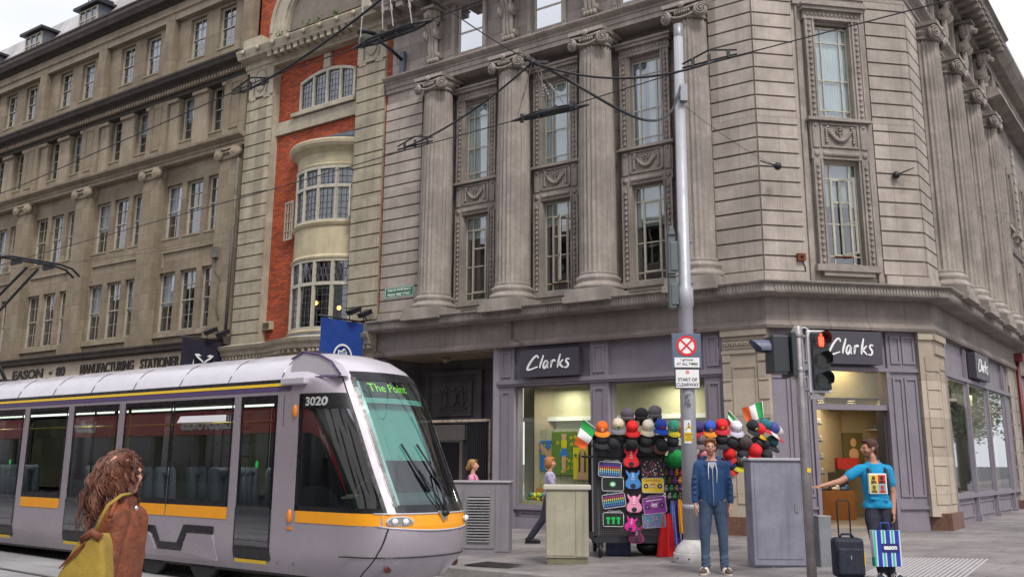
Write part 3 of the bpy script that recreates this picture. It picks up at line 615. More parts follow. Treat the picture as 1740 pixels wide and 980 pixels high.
def poster(x0, x1, z0, z1, kind, y):
    m = MB(); m.box(x0, x1, y, y+.02, z0, z1); o2 = part('poster', m, [P_B, P_G, P_Y][kind], o)
    a = MB(); rnd = random.Random(kind*7+3); W_, H_ = x1-x0, z1-z0
    for i in range(26 if kind != 2 else 10):
        x, z = x0+W_*rnd.random()*.9+.04, z0+H_*(rnd.random()*.85+.05); r_ = .03+.02*rnd.random()
        a.cur = 0 if i % 3 else 1; a.add([(x+r_*cos(t), y-.004, z+r_*sin(t)) for t in [pi/4*k for k in range(8)]], [tuple(range(8))[::-1]])
        a.cur = 2; a.add([(x+r_*.4*cos(t), y-.006, z+r_*.4*sin(t)) for t in [pi/4*k for k in range(8)]], [tuple(range(8))[::-1]])
    def poly(p, c, d=.008): a.cur = c; a.add([(x0+W_*u, y-d, z0+H_*v) for u, v in p], [tuple(range(len(p)))])
    if kind == 0: poly([(.02, .95), (.02, .75), (.35, .45), (.55, .2), (.72, .2), (.65, .5), (.8, .8), (.6, .8), (.4, .65)], 3)
    if kind == 1:
        poly([(.42, .05), (.47, .05), (.5, .45), (.40, .45)], 3); poly([(.5, .05), (.55, .05), (.58, .45), (.5, .45)], 3); poly([(.30, .42), (.68, .42), (.58, .62), (.42, .62)], 4); poly([(.40, .62), (.60, .62), (.62, .8), (.38, .8)], 0); poly([(.42, .8), (.58, .8), (.60, .95), (.4, .95)], 3)
    if kind == 2:
        poly([(.2, 0), (.8, 0), (.75, .35), (.6, .45), (.4, .45), (.25, .35)], 3); poly([(.38, .4), (.66, .4), (.72, .75), (.6, .95), (.42, .95), (.32, .7)], 3, .010); poly([(.30, .2), (.40, .25), (.42, .9), (.30, .75)], 2, .012)
        poly([(.6, .2), (.72, .25), (.72, .8), (.64, .9)], 2, .012)
    part('picture', a, [P_Y, P_G, P_D, P_S, P_B], o2)
poster(-6.40, -5.78, 1.22, 1.95, 0, .83); poster(-6.02, -5.28, 1.12, 2.16, 1, .79); poster(-5.36, -4.85, 1.02, 1.78, 2, .75)
def shoe(n, lab, F, u, y, z, c, grp):
    t = thing(n, lab, 'shoe', tuple(F.w(u, z, -y)), F.a, grp); s_ = MB(); s_.ell((0, 0, .05), (.13, .045, .045), 10, 7); s_.ell((.06, 0, .09), (.06, .04, .06), 8, 6); part('upper', s_, c, t); part('sole', MB().ell((0, 0, .015), (.14, .05, .018), 10, 6), P_D, t)
ham = thing('handbag', 'tan leather handbag standing among flowers at the window display', 'bag', tuple(F1.w(-6.22, .50, -.68)), F1.a)
TAN = plain('tan leather', (.45, .22, .05), .5)
part('body', MB().prism([(-.17, 0), (.17, 0), (.14, .28), (-.14, .28)], -.07, .07), TAN, ham, bev=.02); part('flap', MB().prism([(-.145, .12), (.145, .12), (.145, .30), (-.145, .30)], -.09, -.07), TAN, ham, bev=.01); part('handle', MB().tube([(-.08, 0, .28), (-.07, 0, .4), (.07, 0, .4), (.08, 0, .28)], .012, 6), TAN, ham)
fl = thing('flower_bunch', 'bunch of yellow flowers lying at the foot of the shop display', 'flowers', tuple(F1.w(-6.25, .50, -.5)), F1.a); m = MB(); rnd = random.Random(3)
for i in range(26):
    m.cur = i % 3; m.ell((rnd.uniform(-.3, .3), rnd.uniform(-.08, .08), rnd.uniform(.03, .16)), (.05, .03, .05), 7, 5)
part('blooms', m, [P_Y, P_G, plain('teal leaf', (.1, .35, .3), .7)], fl)
m = MB(); m.extr([wpt(FC, .2, -.45), wpt(FC, 3.4, -.45), wpt(F2, 9, -1.2), wpt(F2, 9, -8), wpt(F1, -.9, -9), wpt(F1, -.9, -.6)][::-1], -.05, .10); part('shop_floor', m, mat('shop floor', (.25, .22, .2), .4, var=.1), SI)
m = MB(); m.extr([wpt(FC, .2, -.45), wpt(FC, 3.4, -.45), wpt(F2, 9, -1.2), wpt(F2, 9, -8), wpt(F1, -.9, -9), wpt(F1, -.9, -.6)][::-1], 3.75, 3.85); m.extr([wpt(FC, .2, -1.01), wpt(FC, 5, -1.01), wpt(FC, 8, -5.2), wpt(FC, -1, -5.2)][::-1], 2.84, 2.9); part('shop_ceiling', m, plain('shop ceiling', (.3, .27, .2), .8), SI)
ipart('back_wall', MB().box(-4, 9, 5.2, 5.3, 0, 3.8), IW2, FC); ipart('bulkhead', MB().box(.5, 4.6, .95, 1.0, 2.86, 3.74), plain('tan bulkhead', (.50, .42, .26), .8), FC)
ipart('partition', MB().box(-.75, -.65, .7, 7, 0, 3.8), IW2)
ipart('window_backing', MB().box(1.0, 9.0, 1.3, 1.38, 0, 3.8), plain('pale window backing', (.66, .62, .48), .8), F2)
m = MB(); m.box(2.2, 3.55, 3.2, 3.8, .1, .78); ipart('counter', m, mat('counter wood', (.40, .16, .05), .45, var=.15, vs=3), FC)
m = MB()
for k, (a, b, c, d) in enumerate(((3.74, 4.30, 1.45, 2.24), (4.36, 4.95, 1.45, 2.24))): m.box(a, b, 5.10, 5.18, c, d)
o = ipart('wall_poster', m, plain('poster dark green', (.12, .10, .03), .6), FC); m = MB()
for a in (4.02, 4.66): m.ell((a, 5.09, 1.98), (.09, .01, .12), 10, 6); m.ell((a, 5.09, 1.68), (.15, .01, .16), 10, 6)
parts_each('portrait', m, P_S, o)
m = MB()
for z in (1.15, 1.5, 1.9, 2.3): m.box(4.0, 4.9, 3.9, 4.3, z, z+.03) if z < 1.3 else None; m.box(2.0, 2.42, 2.4, 2.8, z, z+.03); m.box(5.05, 5.5, 4.6, 5.1, z, z+.03)
m.box(1.98, 2.0, 2.4, 2.8, .1, 2.6); m.box(5.5, 5.53, 4.6, 5.1, .1, 2.6); parts_each('shelf', m, plain('shelf white', (.6, .6, .55), .5), SI, rel(SI, FC), FC.a)
ipart('stock_unit', MB().box(2.85, 3.95, 4.2, 4.5, .1, 1.22), plain('dark stock unit', (.03, .025, .025), .6), FC)
ipart('red_bench', MB().box(3.85, 4.45, 4.5, 4.8, 1.30, 1.58), plain('red cushion', (.4, .02, .02), .6), FC)
SH = [plain('black leather', (.02, .02, .02), .3), plain('white leather', (.6, .6, .6), .4), plain('blue suede', (.05, .12, .3), .7)]
names = ['black', 'white', 'blue']
k = 0
for z in (1.53, 1.93, 2.33, 1.18):
    for x, y in ((2.1, 2.6), (2.3, 2.5), (5.2, 4.8)): shoe('shoe', '%s shoe on the white shelves inside the shop doorway' % names[k % 3], FC, x, y, z, SH[k % 3], 'shoes on the shelves inside the doorway'); k += 1
for i, x in enumerate((2.35, 2.55, 2.75, 2.95, 3.15, 3.4)): shoe('shoe', '%s shoe standing on the wooden shop counter' % names[i % 3], FC, x, 3.4, .78, SH[i % 3], 'shoes on the shop counter')
CLM = mat('ceiling lamp glow', (1, .9, .6), .5, var=0, emit=(1, .75, .42), est=9); k = 0
for y in (1.2, 1.9, 2.6, 3.4, 4.4):
    for x in (1.1, 1.75, 2.4):
        t = thing('ceiling_spotlight', 'small warm round spotlight in the shop ceiling behind the doorway', 'spotlight', tuple(FC.w(x+.1*((k*7) % 3)+y*.55, 2.84, -y)), 0, 'warm spotlights in the shop ceiling'); k += 1
        part('rim', MB().lathe([(.085, -.03), (.11, -.03), (.11, 0), (.085, 0)], n=16, cap=False), WHITE, t); part('lamp', MB().lathe([(.08, -.02), (.08, -.015)], n=14), CLM, t)
def arealamp(n, loc, e, s_, c, rot=(0, 0, 0)):
    l = bpy.data.lights.new(n, 'AREA'); l.energy = e; l.size = s_; l.color = c; o = bpy.data.objects.new(n, l); COL.objects.link(o); o.location = loc; o.rotation_euler = rot; return o
q = FC.w(3.2, 2.8, -3); arealamp('shop_ceiling_light', q, 36, 2.0, (1, .84, .6)); arealamp('shop_ceiling_light', FC.w(2, 3.6, -.6), 10, .6, (1, .8, .5))
for u in (-5.6, -2.6): arealamp('display_light', F1.w(u, 3.2, -.55), 15, .5, (1, .95, .82))
[arealamp('display_light', F2.w(u, 3.3, -.7), 30, .7, (1, .95, .8)) for u in (2.1, 4.4, 7)]
# passage gate
t = thing('passage_gate', 'tall dark folding gate panel under a rusty white rail in the shop passage', 'gate', tuple(F1.w(-7.75, -.3, -.35)), F1.a)
m = MB(); [m.box(-.62+.06*k, -.585+.06*k, 0, .03, .05, 2.72) for k in range(12)]; part('slats', m, IRON, t)
part('rail', MB().box(-3.0, .14, -.03, .04, 2.74, 2.80), mat('rusty white paint', (.55, .48, .4), .7, var=.4, vs=6, col2=(.25, .08, .03)), t); part('post', MB().box(.10, .15, -.02, .05, 0, 2.74), mat('flaking pale paint', (.45, .4, .34), .7, var=.4, vs=9, col2=(.2, .1, .06)), t)
# small things fixed to the walls
t = thing('street_name_plate', 'green enamel street name plate with white letters on the stone pier', 'sign', tuple(F1.w(-10.55, 6.03, .06)), F1.a)
part('plate', MB().box(-.55, .55, 0, .02, -.155, .155), plain('green enamel', (.02, .16, .07), .4), t); o = MB(); frame_panel(o, -.53, .53, -.14, .14, 0, .006, .012); part('border', o, WHITE, t)
part('lettering', textmesh('SRAID NA MAINISTREACH', .86, .07, .003, WHITE), None, t, (0, -.004, .03)); part('lettering', textmesh('MIDDLE ABBEY STREET', .86, .075, .003, WHITE), None, t, (0, -.004, -.10))
t = thing('alarm_box', 'small rusty red alarm box with a hanging cable left of the chamfer window', 'alarm box', tuple(FC.w(.84, 5.78, .05)), FC.a)
part('body', MB().box(-.09, .09, -.09, 0, -.07, .09), mat('rust', (.35, .12, .03)), t); part('cable', MB().tube([(.03, -.03, -.05), (.1, -.03, -.2), (.1, -.02, -.6)], .012, 5), CABLE, t); part('lamp', MB().ell((0, -.1, .02), .035, 8, 6), IRON, t)
# ------------------------------------------------------------------ brick building with the bowed window
q0 = F1.w(-17.8, 0); BR = thing('brick_building', 'narrow red brick building with pale quoins and a curved cream bow window', 'building', (q0.x, q0.y, 0))
def bpart(n, mb, m_, y=0): return fpart(n, mb, m_, BR, F1)
m = MB(); TW = (-15.45, -12.95, 12.44, 13.45)
m.wall(-16.6, -12.5, 0, 14.4, [TW, (-15.2, -12.9, 5.2, 7.3), (-15.2, -12.9, 8.45, 10.2)], y=.28, d=.3); m.box(-11.42, -11.2, .05, .3, 0, 15)
# arch-headed top of the window opening
bpart('brick_wall', m, RB)
m = MB(); n = 16; vs = []
for i in range(n+1):
    x = TW[0]+(TW[1]-TW[0])*i/n; z = 13.45+.0; vs.append((x, 13.45+.26*(1-((x+14.2)/1.25)**2)))
def archw(x): return 13.44+.26*(1-((x+14.2)/1.25)**2)
m = MB(); m.quad((-15.6, .27, 13.42), (-12.8, .27, 13.42), (-12.8, .27, 13.44), (-15.6, .27, 13.44))
m = MB(); m.slab(-17.75, -16.5, 0, 13.35, y=0, t=.5); bpart('quoin_pier', m, QSP); m = MB(); m.slab(-12.58, -11.42, 0, 13.35, y=0, t=.5); bpart('quoin_pier', m, QSP)
m = MB(); rust(m, -17.75, -16.5, .3, 13.2, (), .42, .045, .06); bpart('rusticated_quoin', m, QST); m = MB(); rust(m, -12.58, -11.42, .3, 13.2, (), .42, .045, .06); bpart('rusticated_quoin', m, QST)
m = MB()
for c in (-17.12, -12.0):
    m.box(c-.6, c+.6, -.05, .4, 13.3, 14.3); m.ell((c, -.07, 13.85), (.26, .05, .38), 14, 9); m.box(c-.5, c-.2, -.09, 0, 13.20, 13.27); m.box(c+.2, c+.5, -.09, 0, 13.20, 13.27); m.box(c-.2, c+.2, -.09, 0, 13.28, 13.34); m.tube([(c-.3, -.07, 13.4), (c-.34, -.07, 13.85), (c-.2, -.07, 14.2), (c, -.07, 14.27), (c+.2, -.07, 14.2), (c+.34, -.07, 13.85), (c+.3, -.07, 13.4)], .02, 5)
m.box(-16.5, -12.58, .18, .3, 11.84, 12.27); m.box(-15.7, -12.85, .08, .3, 12.30, 12.42)
m.box(-14.35, -14.05, .16, .3, 13.7, 14.2)
parts_each('stone_trim', m, QSP, BR, rel(BR, F1), F1.a)
# cornice with modillions and parapet
m = MB(); p = [(-17.85, 0), (-11.3, 0)]
m.sweep([(-.3, 14.25), (.06, 14.25), (.08, 14.32), (.16, 14.36), (.16, 14.56), (.5, 14.58), (.52, 14.64), (.55, 14.70), (.60, 14.82), (.60, 14.86), (.0, 14.95), (-.3, 14.95)], p)
m.box(-17.8, -16.9, -.35, .1, 14.9, 15.35); m.box(-16.9, -11.6, -.15, .1, 14.9, 15.1); bpart('cornice', m, QSP)
m = MB()
for i in range(13): u = -16.3+.31*i; m.box(u-.085, u+.085, -.46, -.14, 14.40, 14.575); m.box(u-.1, u+.1, -.48, -.14, 14.53, 14.579)
parts_each('modillion', m, QSP, BR, rel(BR, F1), F1.a)
m = MB()
for i in range(9): u = -17.5+.74*i; m.M = Matrix.Translation((u, -.60, 14.76)) @ Matrix.Rotation(R(90), 4, 'X'); m.lathe([(.085, 0), (.085, .03), (.05, .04), (.03, .07)], n=14)
m.M = None; parts_each('carved_knob', m, QSP, BR, rel(BR, F1), F1.a)
m = MB(); rnd = random.Random(5)
for c in (-16.3, -14.9, -13.6, -14.4):
    for i in range(60):
        a = rnd.random()*6.28; r_ = rnd.random()*.22*(1.6 if c == -14.9 else .8); h = rnd.random()*.35; x, y, z = c+r_*cos(a), -.1+r_*sin(a)*.5, 15.05+h; d = Vector((rnd.uniform(-1, 1), rnd.uniform(-1, 1), rnd.uniform(0, 1))).normalized()*.07; e = d.orthogonal().normalized()*.02
        m.add([Vector((x, y, z)), Vector((x, y, z))+d*.5+e, Vector((x, y, z))+d, Vector((x, y, z))+d*.5-e], [(0, 1, 2, 3)])
WEED = mat('weed leaves', (.10, .17, .03), .8, var=.3, vs=10)
o = part('wild_plant', m, WEED, None, tuple(F1.P)+(0,), F1.a); tag(o, 'tuft of green weeds growing on the brick building cornice', 'plant')
# gable storey with the great arch
m = MB(); m.wall(-17.8, -11.3, 14.9, 19, [(-16.25, -12.55, 14.9, 15.6)], y=.30, d=.4); bpart('gable_wall', m, RB)
def ring(m, cx, cz, r0, r1, y0, y1, a0=0, a1=pi, n=28):
    for i in range(n):
        a, b = a0+(a1-a0)*i/n, a0+(a1-a0)*(i+1)/n
        m.prism([(cx+r0*cos(a), cz+r0*sin(a)), (cx+r1*cos(a), cz+r1*sin(a)), (cx+r1*cos(b), cz+r1*sin(b)), (cx+r0*cos(b), cz+r0*sin(b))], y0, y1)
m = MB(); ring(m, -14.4, 15.5, 1.85, 2.35, .02, .5); ring(m, -14.4, 15.5, 2.35, 2.50, -.03, .4); ring(m, -14.4, 15.5, 1.78, 1.9, .1, .6)
for s_ in (-1, 1): m.box(-14.4+s_*2.15-.35, -14.4+s_*2.15+.35, .0, .5, 14.9, 15.5)
bpart('arch', m, QSP); bpart('arch_recess', MB().prism([(-14.4+1.9*cos(pi*i/24), 15.5+1.9*sin(pi*i/24)) for i in range(25)], .24, .28), mat('grey brown render', (.20, .17, .14), .8, var=.2, vs=1.5))  # recess panel in its own even grey brown
# top window: four leaded lights under a flat arch
m = MB(); 
for i in range(5): x = -15.42+.612*i; m.box(x-.045+(.03 if i == 0 else 0), x+.045, .20, .30, 12.44, archw(max(-15.4, min(-13, x)))-.02)
m.box(-15.42, -12.96, .20, .30, 12.44, 12.52)
for i in range(16):
    a, b = -15.42+2.46*i/16, -15.42+2.46*(i+1)/16; m.prism([(a, archw(a)-.10), (b, archw(b)-.10), (b, archw(b)), (a, archw(a))], .19, .31)
w = bpart('window', m, CREAM); ml = MB()
for i in range(4):
    x0 = -15.38+.612*i
    for k in range(1, 4): ml.box(x0+.14*k+.0, x0+.14*k+.010, .255, .262, 12.5, archw(x0+.14*k)-.06)
for k in range(1, 6): ml.box(-15.4, -12.98, .255, .262, 12.5+.19*k, 12.51+.19*k)
sub(w, 'lead_bars', ml, LEAD); sub(w, 'pane', MB().prism([(-15.4, 12.45), (-12.98, 12.45), (-12.98, 13.5)]+[(-12.98-2.42*i/12, archw(-12.98-2.42*i/12)-.05) for i in range(13)]+[(-15.4, 13.5)], .265, .27), GLP)
m = MB()
for i in range(16):
    a, b = -15.45+2.5*i/16, -15.45+2.5*(i+1)/16; m.prism([(a, archw(a)), (b, archw(b)), (b, 14.3), (a, 14.3)], .262, .40)
m2 = m; bpart('flat_arch', m, RB)
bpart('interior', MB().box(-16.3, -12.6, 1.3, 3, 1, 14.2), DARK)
# bow window
BC, BRD, CX, CY = 1.32, 2.0, -14.05, .28
def bow(o=0, n=20):          # outline points of the bow, left to right
    hw = BC+o; pr = .62+o; rr = (hw*hw+pr*pr)/(2*pr); a = math.asin(min(1, hw/rr)); return [(CX+rr*sin(-a+2*a*i/n), CY+rr*cos(a)-rr*cos(-a+2*a*i/n)) for i in range(n+1)]
def bowsweep(m, o, z0, z1, prof=None): pts = bow(0); return m.sweep(prof or [(o-.12, z0), (o, z0), (o, z1), (o-.12, z1)], pts)
bt = MB(); bowsweep(bt, 0, 0, 0, [(-.1, 7.30), (.05, 7.30), (.07, 7.36), (.0, 7.45), (-.01, 8.30), (.04, 8.34), (.08, 8.42), (.06, 8.45), (-.1, 8.45)]); B = bpart('bow_window', bt, BUFF); bt = MB()
bowsweep(bt, 0, 0, 0, [(-.1, 10.18), (.03, 10.18), (.05, 10.24), (.0, 10.30), (.0, 10.62), (.06, 10.68), (.14, 10.74), (.22, 10.78), (.28, 10.86), (.30, 10.95), (.27, 11.0), (-.1, 11.0)]); sub(B, 'hood', bt, BUFF); bt = MB()
bowsweep(bt, 0, 0, 0, [(-.1, 5.08), (.06, 5.08), (.08, 5.14), (.02, 5.20), (-.1, 5.20)]); sub(B, 'sill_band', bt, BUFF)
for z0, z1, zt, nm in ((5.20, 7.30, 6.55, 'lower'), (8.45, 10.18, 9.55, 'upper')):
    fm = MB(); pts = bow(-.02); k = MB()
    bowsweep(fm, .03, z0, z0+.07); bowsweep(fm, .03, z1-.08, z1); bowsweep(fm, .035, zt-.05, zt+.05)
    for i in (0, 4, 8, 12, 16, 20): p = pts[i]; fm.box(p[0]-.045, p[0]+.045, p[1]-.05, p[1]+.05, z0, z1)
    sub(B, 'window_frame', fm, CREAM)
    gm2 = MB(); gm2.sweep([(-.04, z0), (-.03, z0), (-.03, z1), (-.04, z1)], bow(0)); sub(B, 'pane', gm2, GLP)
    lm = MB()
    for i in range(60):
        if i % 3 == 0 and i % 12: j = i/3; a = bow(-.0, 60)[i]; lm.box(a[0]-.006, a[0]+.006, a[1]+.005, a[1]+.015, z0, z1)
    z = z0+.2
    while z < z1-.1: lm.sweep([(-.02, z), (-.012, z), (-.012, z+.012), (-.02, z+.012)], bow(0)); z += .20
    if nm == 'lower':
        pp = bow(0, 20)
        for i in range(20):
            a, b = pp[i], pp[i+1]
            for s_ in (0, 1): lm.tube([(a[0], a[1]+.015, 6.62+.56*s_), (b[0], b[1]+.015, 7.2-.56*s_)], .008, 4)
    sub(B, 'lead_bars', lm, LEAD)
m = MB(); pts = bow(.26); m.add([(x, y, 11.0) for x, y in pts]+[(CX+(x-CX)*.75, .24, 11.38) for x, y in pts], [(i, i+1, 22+i, 21+i) for i in range(20)]+[tuple(range(20, -1, -1))], True); sub(B, 'lead_roof', m, LEAD)
m = MB(); pts = bow(.1); m.add([(x, y, 5.08) for x, y in pts]+[(x, y-.10, 4.86) for x, y in bow(.2)], [(21+i, 22+i, i+1, i) for i in range(20)]); sub(B, 'lead_skirt', m, LEAD)
cs = MB(); cs.M = Matrix.Translation((-12.80, .20, 0)) @ Matrix.Rotation(R(-60), 4, 'Z'); cs.grid(0, .42, 8.5, 9.5, (.2,), (8.8, 9.1), .02, 0, .04, .04); sub(B, 'casement', cs, CREAM)
cs = MB(); cs.M = Matrix.Translation((-15.32, .12, 0)) @ Matrix.Rotation(R(168), 4, 'Z'); cs.grid(0, .5, 8.2, 9.45, (.16, .32), (8.5, 8.8, 9.1), .02, 0, .04, .04); sub(B, 'casement', cs, CREAM)
LMP = mat('warm lamp glow', (1, .6, .2), .5, var=0, emit=(1, .5, .12), est=6)
for i, (u, z) in enumerate(((-13.9, 6.0), (-13.1, 6.1), (-14.5, 6.15))):
    t = thing('pendant_lamp', 'warm %s pendant lamp glowing inside the lower bow window' % ['middle', 'rightmost', 'leftmost'][i], 'lamp', tuple(F1.w(u, z, -.9+.2*i)), 0)
    part('shade', MB().ell((0, 0, 0), .07, 10, 7), LMP, t); part('cord', MB().tube([(0, 0, .06), (0, 0, .9)], .006, 4), IRON, t)
# lower cornice that swells under the bow
m = MB(); pth = [(-17.85, 0), (-16.2, 0)]+[(CX+1.9*sin(a), .28+.5-.98*cos(a)) if 0 else (CX+1.95*t, -.0-.42*(1+cos(pi*t))/2*1.1) for t in [x/8-1 for x in range(1, 16)] for a in (0,)]+[(-11.9, 0), (-11.35, 0)]
m.sweep([(-.3, 4.42), (.05, 4.42), (.07, 4.50), (.10, 4.56), (.34, 4.62), (.36, 4.72), (.44, 4.80), (.48, 4.90), (.0, 5.02), (-.3, 5.02)], pth); m.sweep([(-.3, 0), (-.02, 0), (-.02, 4.40), (-.3, 4.40)], pth); bpart('lower_cornice', m, QSP)
m = MB(); P_ = [Vector(p) for p in pth]
for i in range(len(P_)-1):
    L_ = (P_[i+1]-P_[i]).length; n = max(1, round(L_/.17)); d = (P_[i+1]-P_[i]).normalized(); nn = Vector((d.y, -d.x))
    for k in range(n):
        c = P_[i]+d*L_*(k+.5)/n+nn*.19; m.M = Matrix.Translation((c.x, c.y, 0)) @ Matrix.Rotation(math.atan2(d.y, d.x), 4, 'Z'); m.box(-.045, .045, -.12, .14, 4.5, 4.61)
m.M = None; bpart('dentil_band', m, QSP)
bpart('roof', MB().box(-17.8, -11.2, .35, 9, 18, 19), LEAD)
t = thing('wall_vent_box', 'small cream vent box on the red brick beside the bow window', 'vent', tuple(F1.w(-16.3, 5.55, -.28)), F1.a); m = MB(); m.box(-.18, .18, -.16, 0, -.13, .13); part('body', m, BUFF, t, bev=.01); m = MB(); [m.box(-.14, .14, -.175, -.161, -.09+.05*k, -.07+.05*k) for k in range(4)]; part('louvres', m, IRON, t)
# ------------------------------------------------------------------ stationer's building
q0 = F1.w(-30, 0); EB = thing('stationer_building', 'long tan stone stationer building with rows of sash windows and scroll topped pilasters', 'building', (q0.x, q0.y, 0))
def ep(n, mb, m_): return fpart(n, mb, m_, EB, F1)
K = range(6); bx = [-22.5-4.48*k for k in K]; U0, U1 = -45.5, -17.8
low, mid, f4, f5 = [], [], [], []
for b in bx:
    for j in range(3): low.append((b+.10+1.2*j, b+1.02+1.2*j, 5.76, 7.88)); mid.append((b+.10+1.2*j, b+1.02+1.2*j, 9.13, 11.1))
    for j in range(2): f4.append((b+.68+1.68*j, b+1.56+1.68*j, 12.70, 14.37)); f5.append((b+.80+1.68*j, b+1.72+1.68*j, 15.83, 17.42))
m = MB(); m.wall(U0, U1, 5.1, 11.9, low+mid, y=.26, d=.34); m.wall(U0, U1, 11.9, 14.6, f4, y=.22, d=.3); m.wall(U0, U1, 14.6, 18.2, f5, y=.22, d=.3); ep('wall', m, EST)
m = MB(); m.box(U0, U1, .02, .5, -.6, 4.35); ep('ground_floor_wall', m, EST)
m = MB()
for b in bx:
    m.box(b+.25, b+3.19, .20, .27, 8.58, 8.64); m.box(b+.25, b+.29, .22, .27, 8.05, 8.58); m.box(b+3.15, b+3.19, .22, .27, 8.05, 8.58)
    m.box(b-.08, b+3.5, .18, .3, 5.56, 5.70)
parts_each('panel_course', m, ESP, EB, rel(EB, F1), F1.a)
ps = MB(); pc = MB(); p4 = MB()
ps.box(-.5, .5, 0, .4, 5.25, 11.45); ps.box(-.6, .6, -.10, .4, 5.25, 5.50); ps.box(-.56, .56, -.06, .4, 5.55, 5.66); ps.box(-.58, .58, -.08, .4, 5.50, 5.55)
pc.box(-.52, .52, -.06, .4, 11.40, 11.78)
for s_ in (-1, 1):
    pc.M = Matrix.Translation((s_*.42, -.10, 11.58)) @ Matrix.Rotation(R(90), 4, 'X')
    for r_, h_ in ((.20, .06), (.15, .09), (.09, .11), (.05, .13)): pc.lathe([(r_, -.15), (r_, h_)], n=18)
pc.M = None; pc.tube([(-.4, -.14, 11.74), (0, -.16, 11.69), (.4, -.14, 11.74)], .035, 6)
for k in range(5): pc.ell((-.16+.08*k, -.12, 11.60), (.035, .05, .05), 6, 5)
pc.box(-.58, .58, -.12, .3, 11.72, 11.80)
psm, pcm = ps.data('pilaster', EST), pc.data('capital', ESP)
for u in [b-.5 for b in bx]+[-18.6]:
    o = part('pilaster', psm, None, EB, tuple(F1.w(u, 0)-EB.location), F1.a); link('capital', pcm, o)
p4.box(-.58, .58, 0, .25, 12.2, 14.5); frame_panel(p4, -.25, .25, 12.5, 14.2, 0, .03, .04); p4m = p4.data('pier', EST)
p5 = MB(); p5.box(-.27, .27, -.02, .25, 15.0, 17.85); p5m = p5.data('pier', EST)
for u in [b-.5 for b in bx]+[-18.5]: part('pier', p4m, None, EB, tuple(F1.w(u, 0)-EB.location), F1.a)
for u in [b-.17 for b in bx]+[-18.1]: part('pier', p5m, None, EB, tuple(F1.w(u+(-.0), 0)-EB.location), F1.a)
m = MB()
for b in bx:
    for a, c in ((b+.12, b+.66), (b+1.56, b+2.36), (b+3.24, b+3.7)): m.box(a, c, .1, .25, 12.2, 14.2); m.box(a-.03, c+.03, .0, .25, 14.2, 14.33)
parts_each('lintel_block', m, ESP, EB, rel(EB, F1), F1.a)
def esweep(m, prof): m.sweep(prof, [(U0, 0), (U1, 0)])
m = MB(); esweep(m, [(-.3, 11.80), (.0, 11.80), (.0, 11.92), (.04, 11.93), (.04, 12.03), (.12, 12.05), (.28, 12.10), (.30, 12.18), (.0, 12.24), (-.3, 12.24)])
esweep(m, [(-.3, 17.8), (-.0, 17.8), (.08, 17.84), (.08, 17.92), (.0, 17.96), (0, 18.2), (-.3, 18.2)]); m.box(U0, U1, .0, .25, 17.55, 17.8); ep('string_course', m, ESP)
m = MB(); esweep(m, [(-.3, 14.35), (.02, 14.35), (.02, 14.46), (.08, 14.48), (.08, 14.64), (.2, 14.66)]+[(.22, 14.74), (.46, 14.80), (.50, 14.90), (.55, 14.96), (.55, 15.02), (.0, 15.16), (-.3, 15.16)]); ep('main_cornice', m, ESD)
m = MB()
n = int((U1-U0)/.16)
for i in range(n): u = U0+(i+.5)*(U1-U0)/n; m.box(u-.045, u+.045, -.19, -.07, 14.50, 14.65)
ep('dentil_band', m, ESP)
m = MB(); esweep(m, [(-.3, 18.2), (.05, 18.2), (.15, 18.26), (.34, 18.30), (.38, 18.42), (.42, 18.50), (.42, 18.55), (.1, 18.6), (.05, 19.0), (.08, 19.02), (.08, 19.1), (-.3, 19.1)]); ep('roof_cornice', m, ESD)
m = MB(); m.add([(U0, .5, 19.0), (U1, .5, 19.0), (U1, 2.0, 21.6), (U0, 2.0, 21.6), (U0, 10, 21.7), (U1, 10, 21.7)], [(0, 1, 2, 3), (3, 2, 5, 4)]); m.box(U0, U1, .4, .5, 18.5, 19.1)
ep('mansard_roof', m, mat('pale roof slate', (.50, .49, .50), .6, var=.15, vs=3, blocks=(.5, 9, .7)))
dm = MB(); dm.box(-.75, .75, .75, 2.6, 19.3, 20.5); dmr = MB().box(-.95, .95, .5, 2.8, 20.5, 20.62); dmw = MB(); dmw.grid(-.7, .7, 19.45, 20.45, (-.23, .23), (19.95,), .06, .68, .07, .07)
a_, b_, c_, d_ = dm.data('dormer', LEAD), dmr.data('dormer_roof', IRON), dmw.data('window_frame', WFR), MB().box(-.66, .66, .72, .74, 19.5, 20.4).data('pane', GL)
for u in (-20.2, -25.0, -29.9, -34.4, -39.0): o = part('dormer', a_, None, EB, tuple(F1.w(u, 0)-EB.location), F1.a); link('dormer_roof', b_, o); link('window_frame', c_, o); link('pane', d_, o)
m = MB()
for k in range(9): m.box(-30.6+.2*k, -30.57+.2*k, 1.0, 1.03, 20.6, 21.5)
for z in (20.9, 21.2, 21.5): m.box(-30.6, -29.0, 1.0, 1.03, z, z+.03)
m.box(-30.4, -29.7, 1.3, 1.8, 20.6, 21.1); ep('roof_railing', m, IRON)
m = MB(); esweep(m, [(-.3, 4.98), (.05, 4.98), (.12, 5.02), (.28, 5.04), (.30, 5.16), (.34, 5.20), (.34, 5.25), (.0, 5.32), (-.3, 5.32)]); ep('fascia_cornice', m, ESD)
m = MB(); m.box(U0, U1, -.05, .3, 4.30, 4.98); f = ep('name_fascia', m, mat('fascia sandstone', (.62, .52, .40), .8, var=.15, vs=1.2, streak=.3))
BRZ = plain('dark bronze letters', (.03, .022, .018), .5)
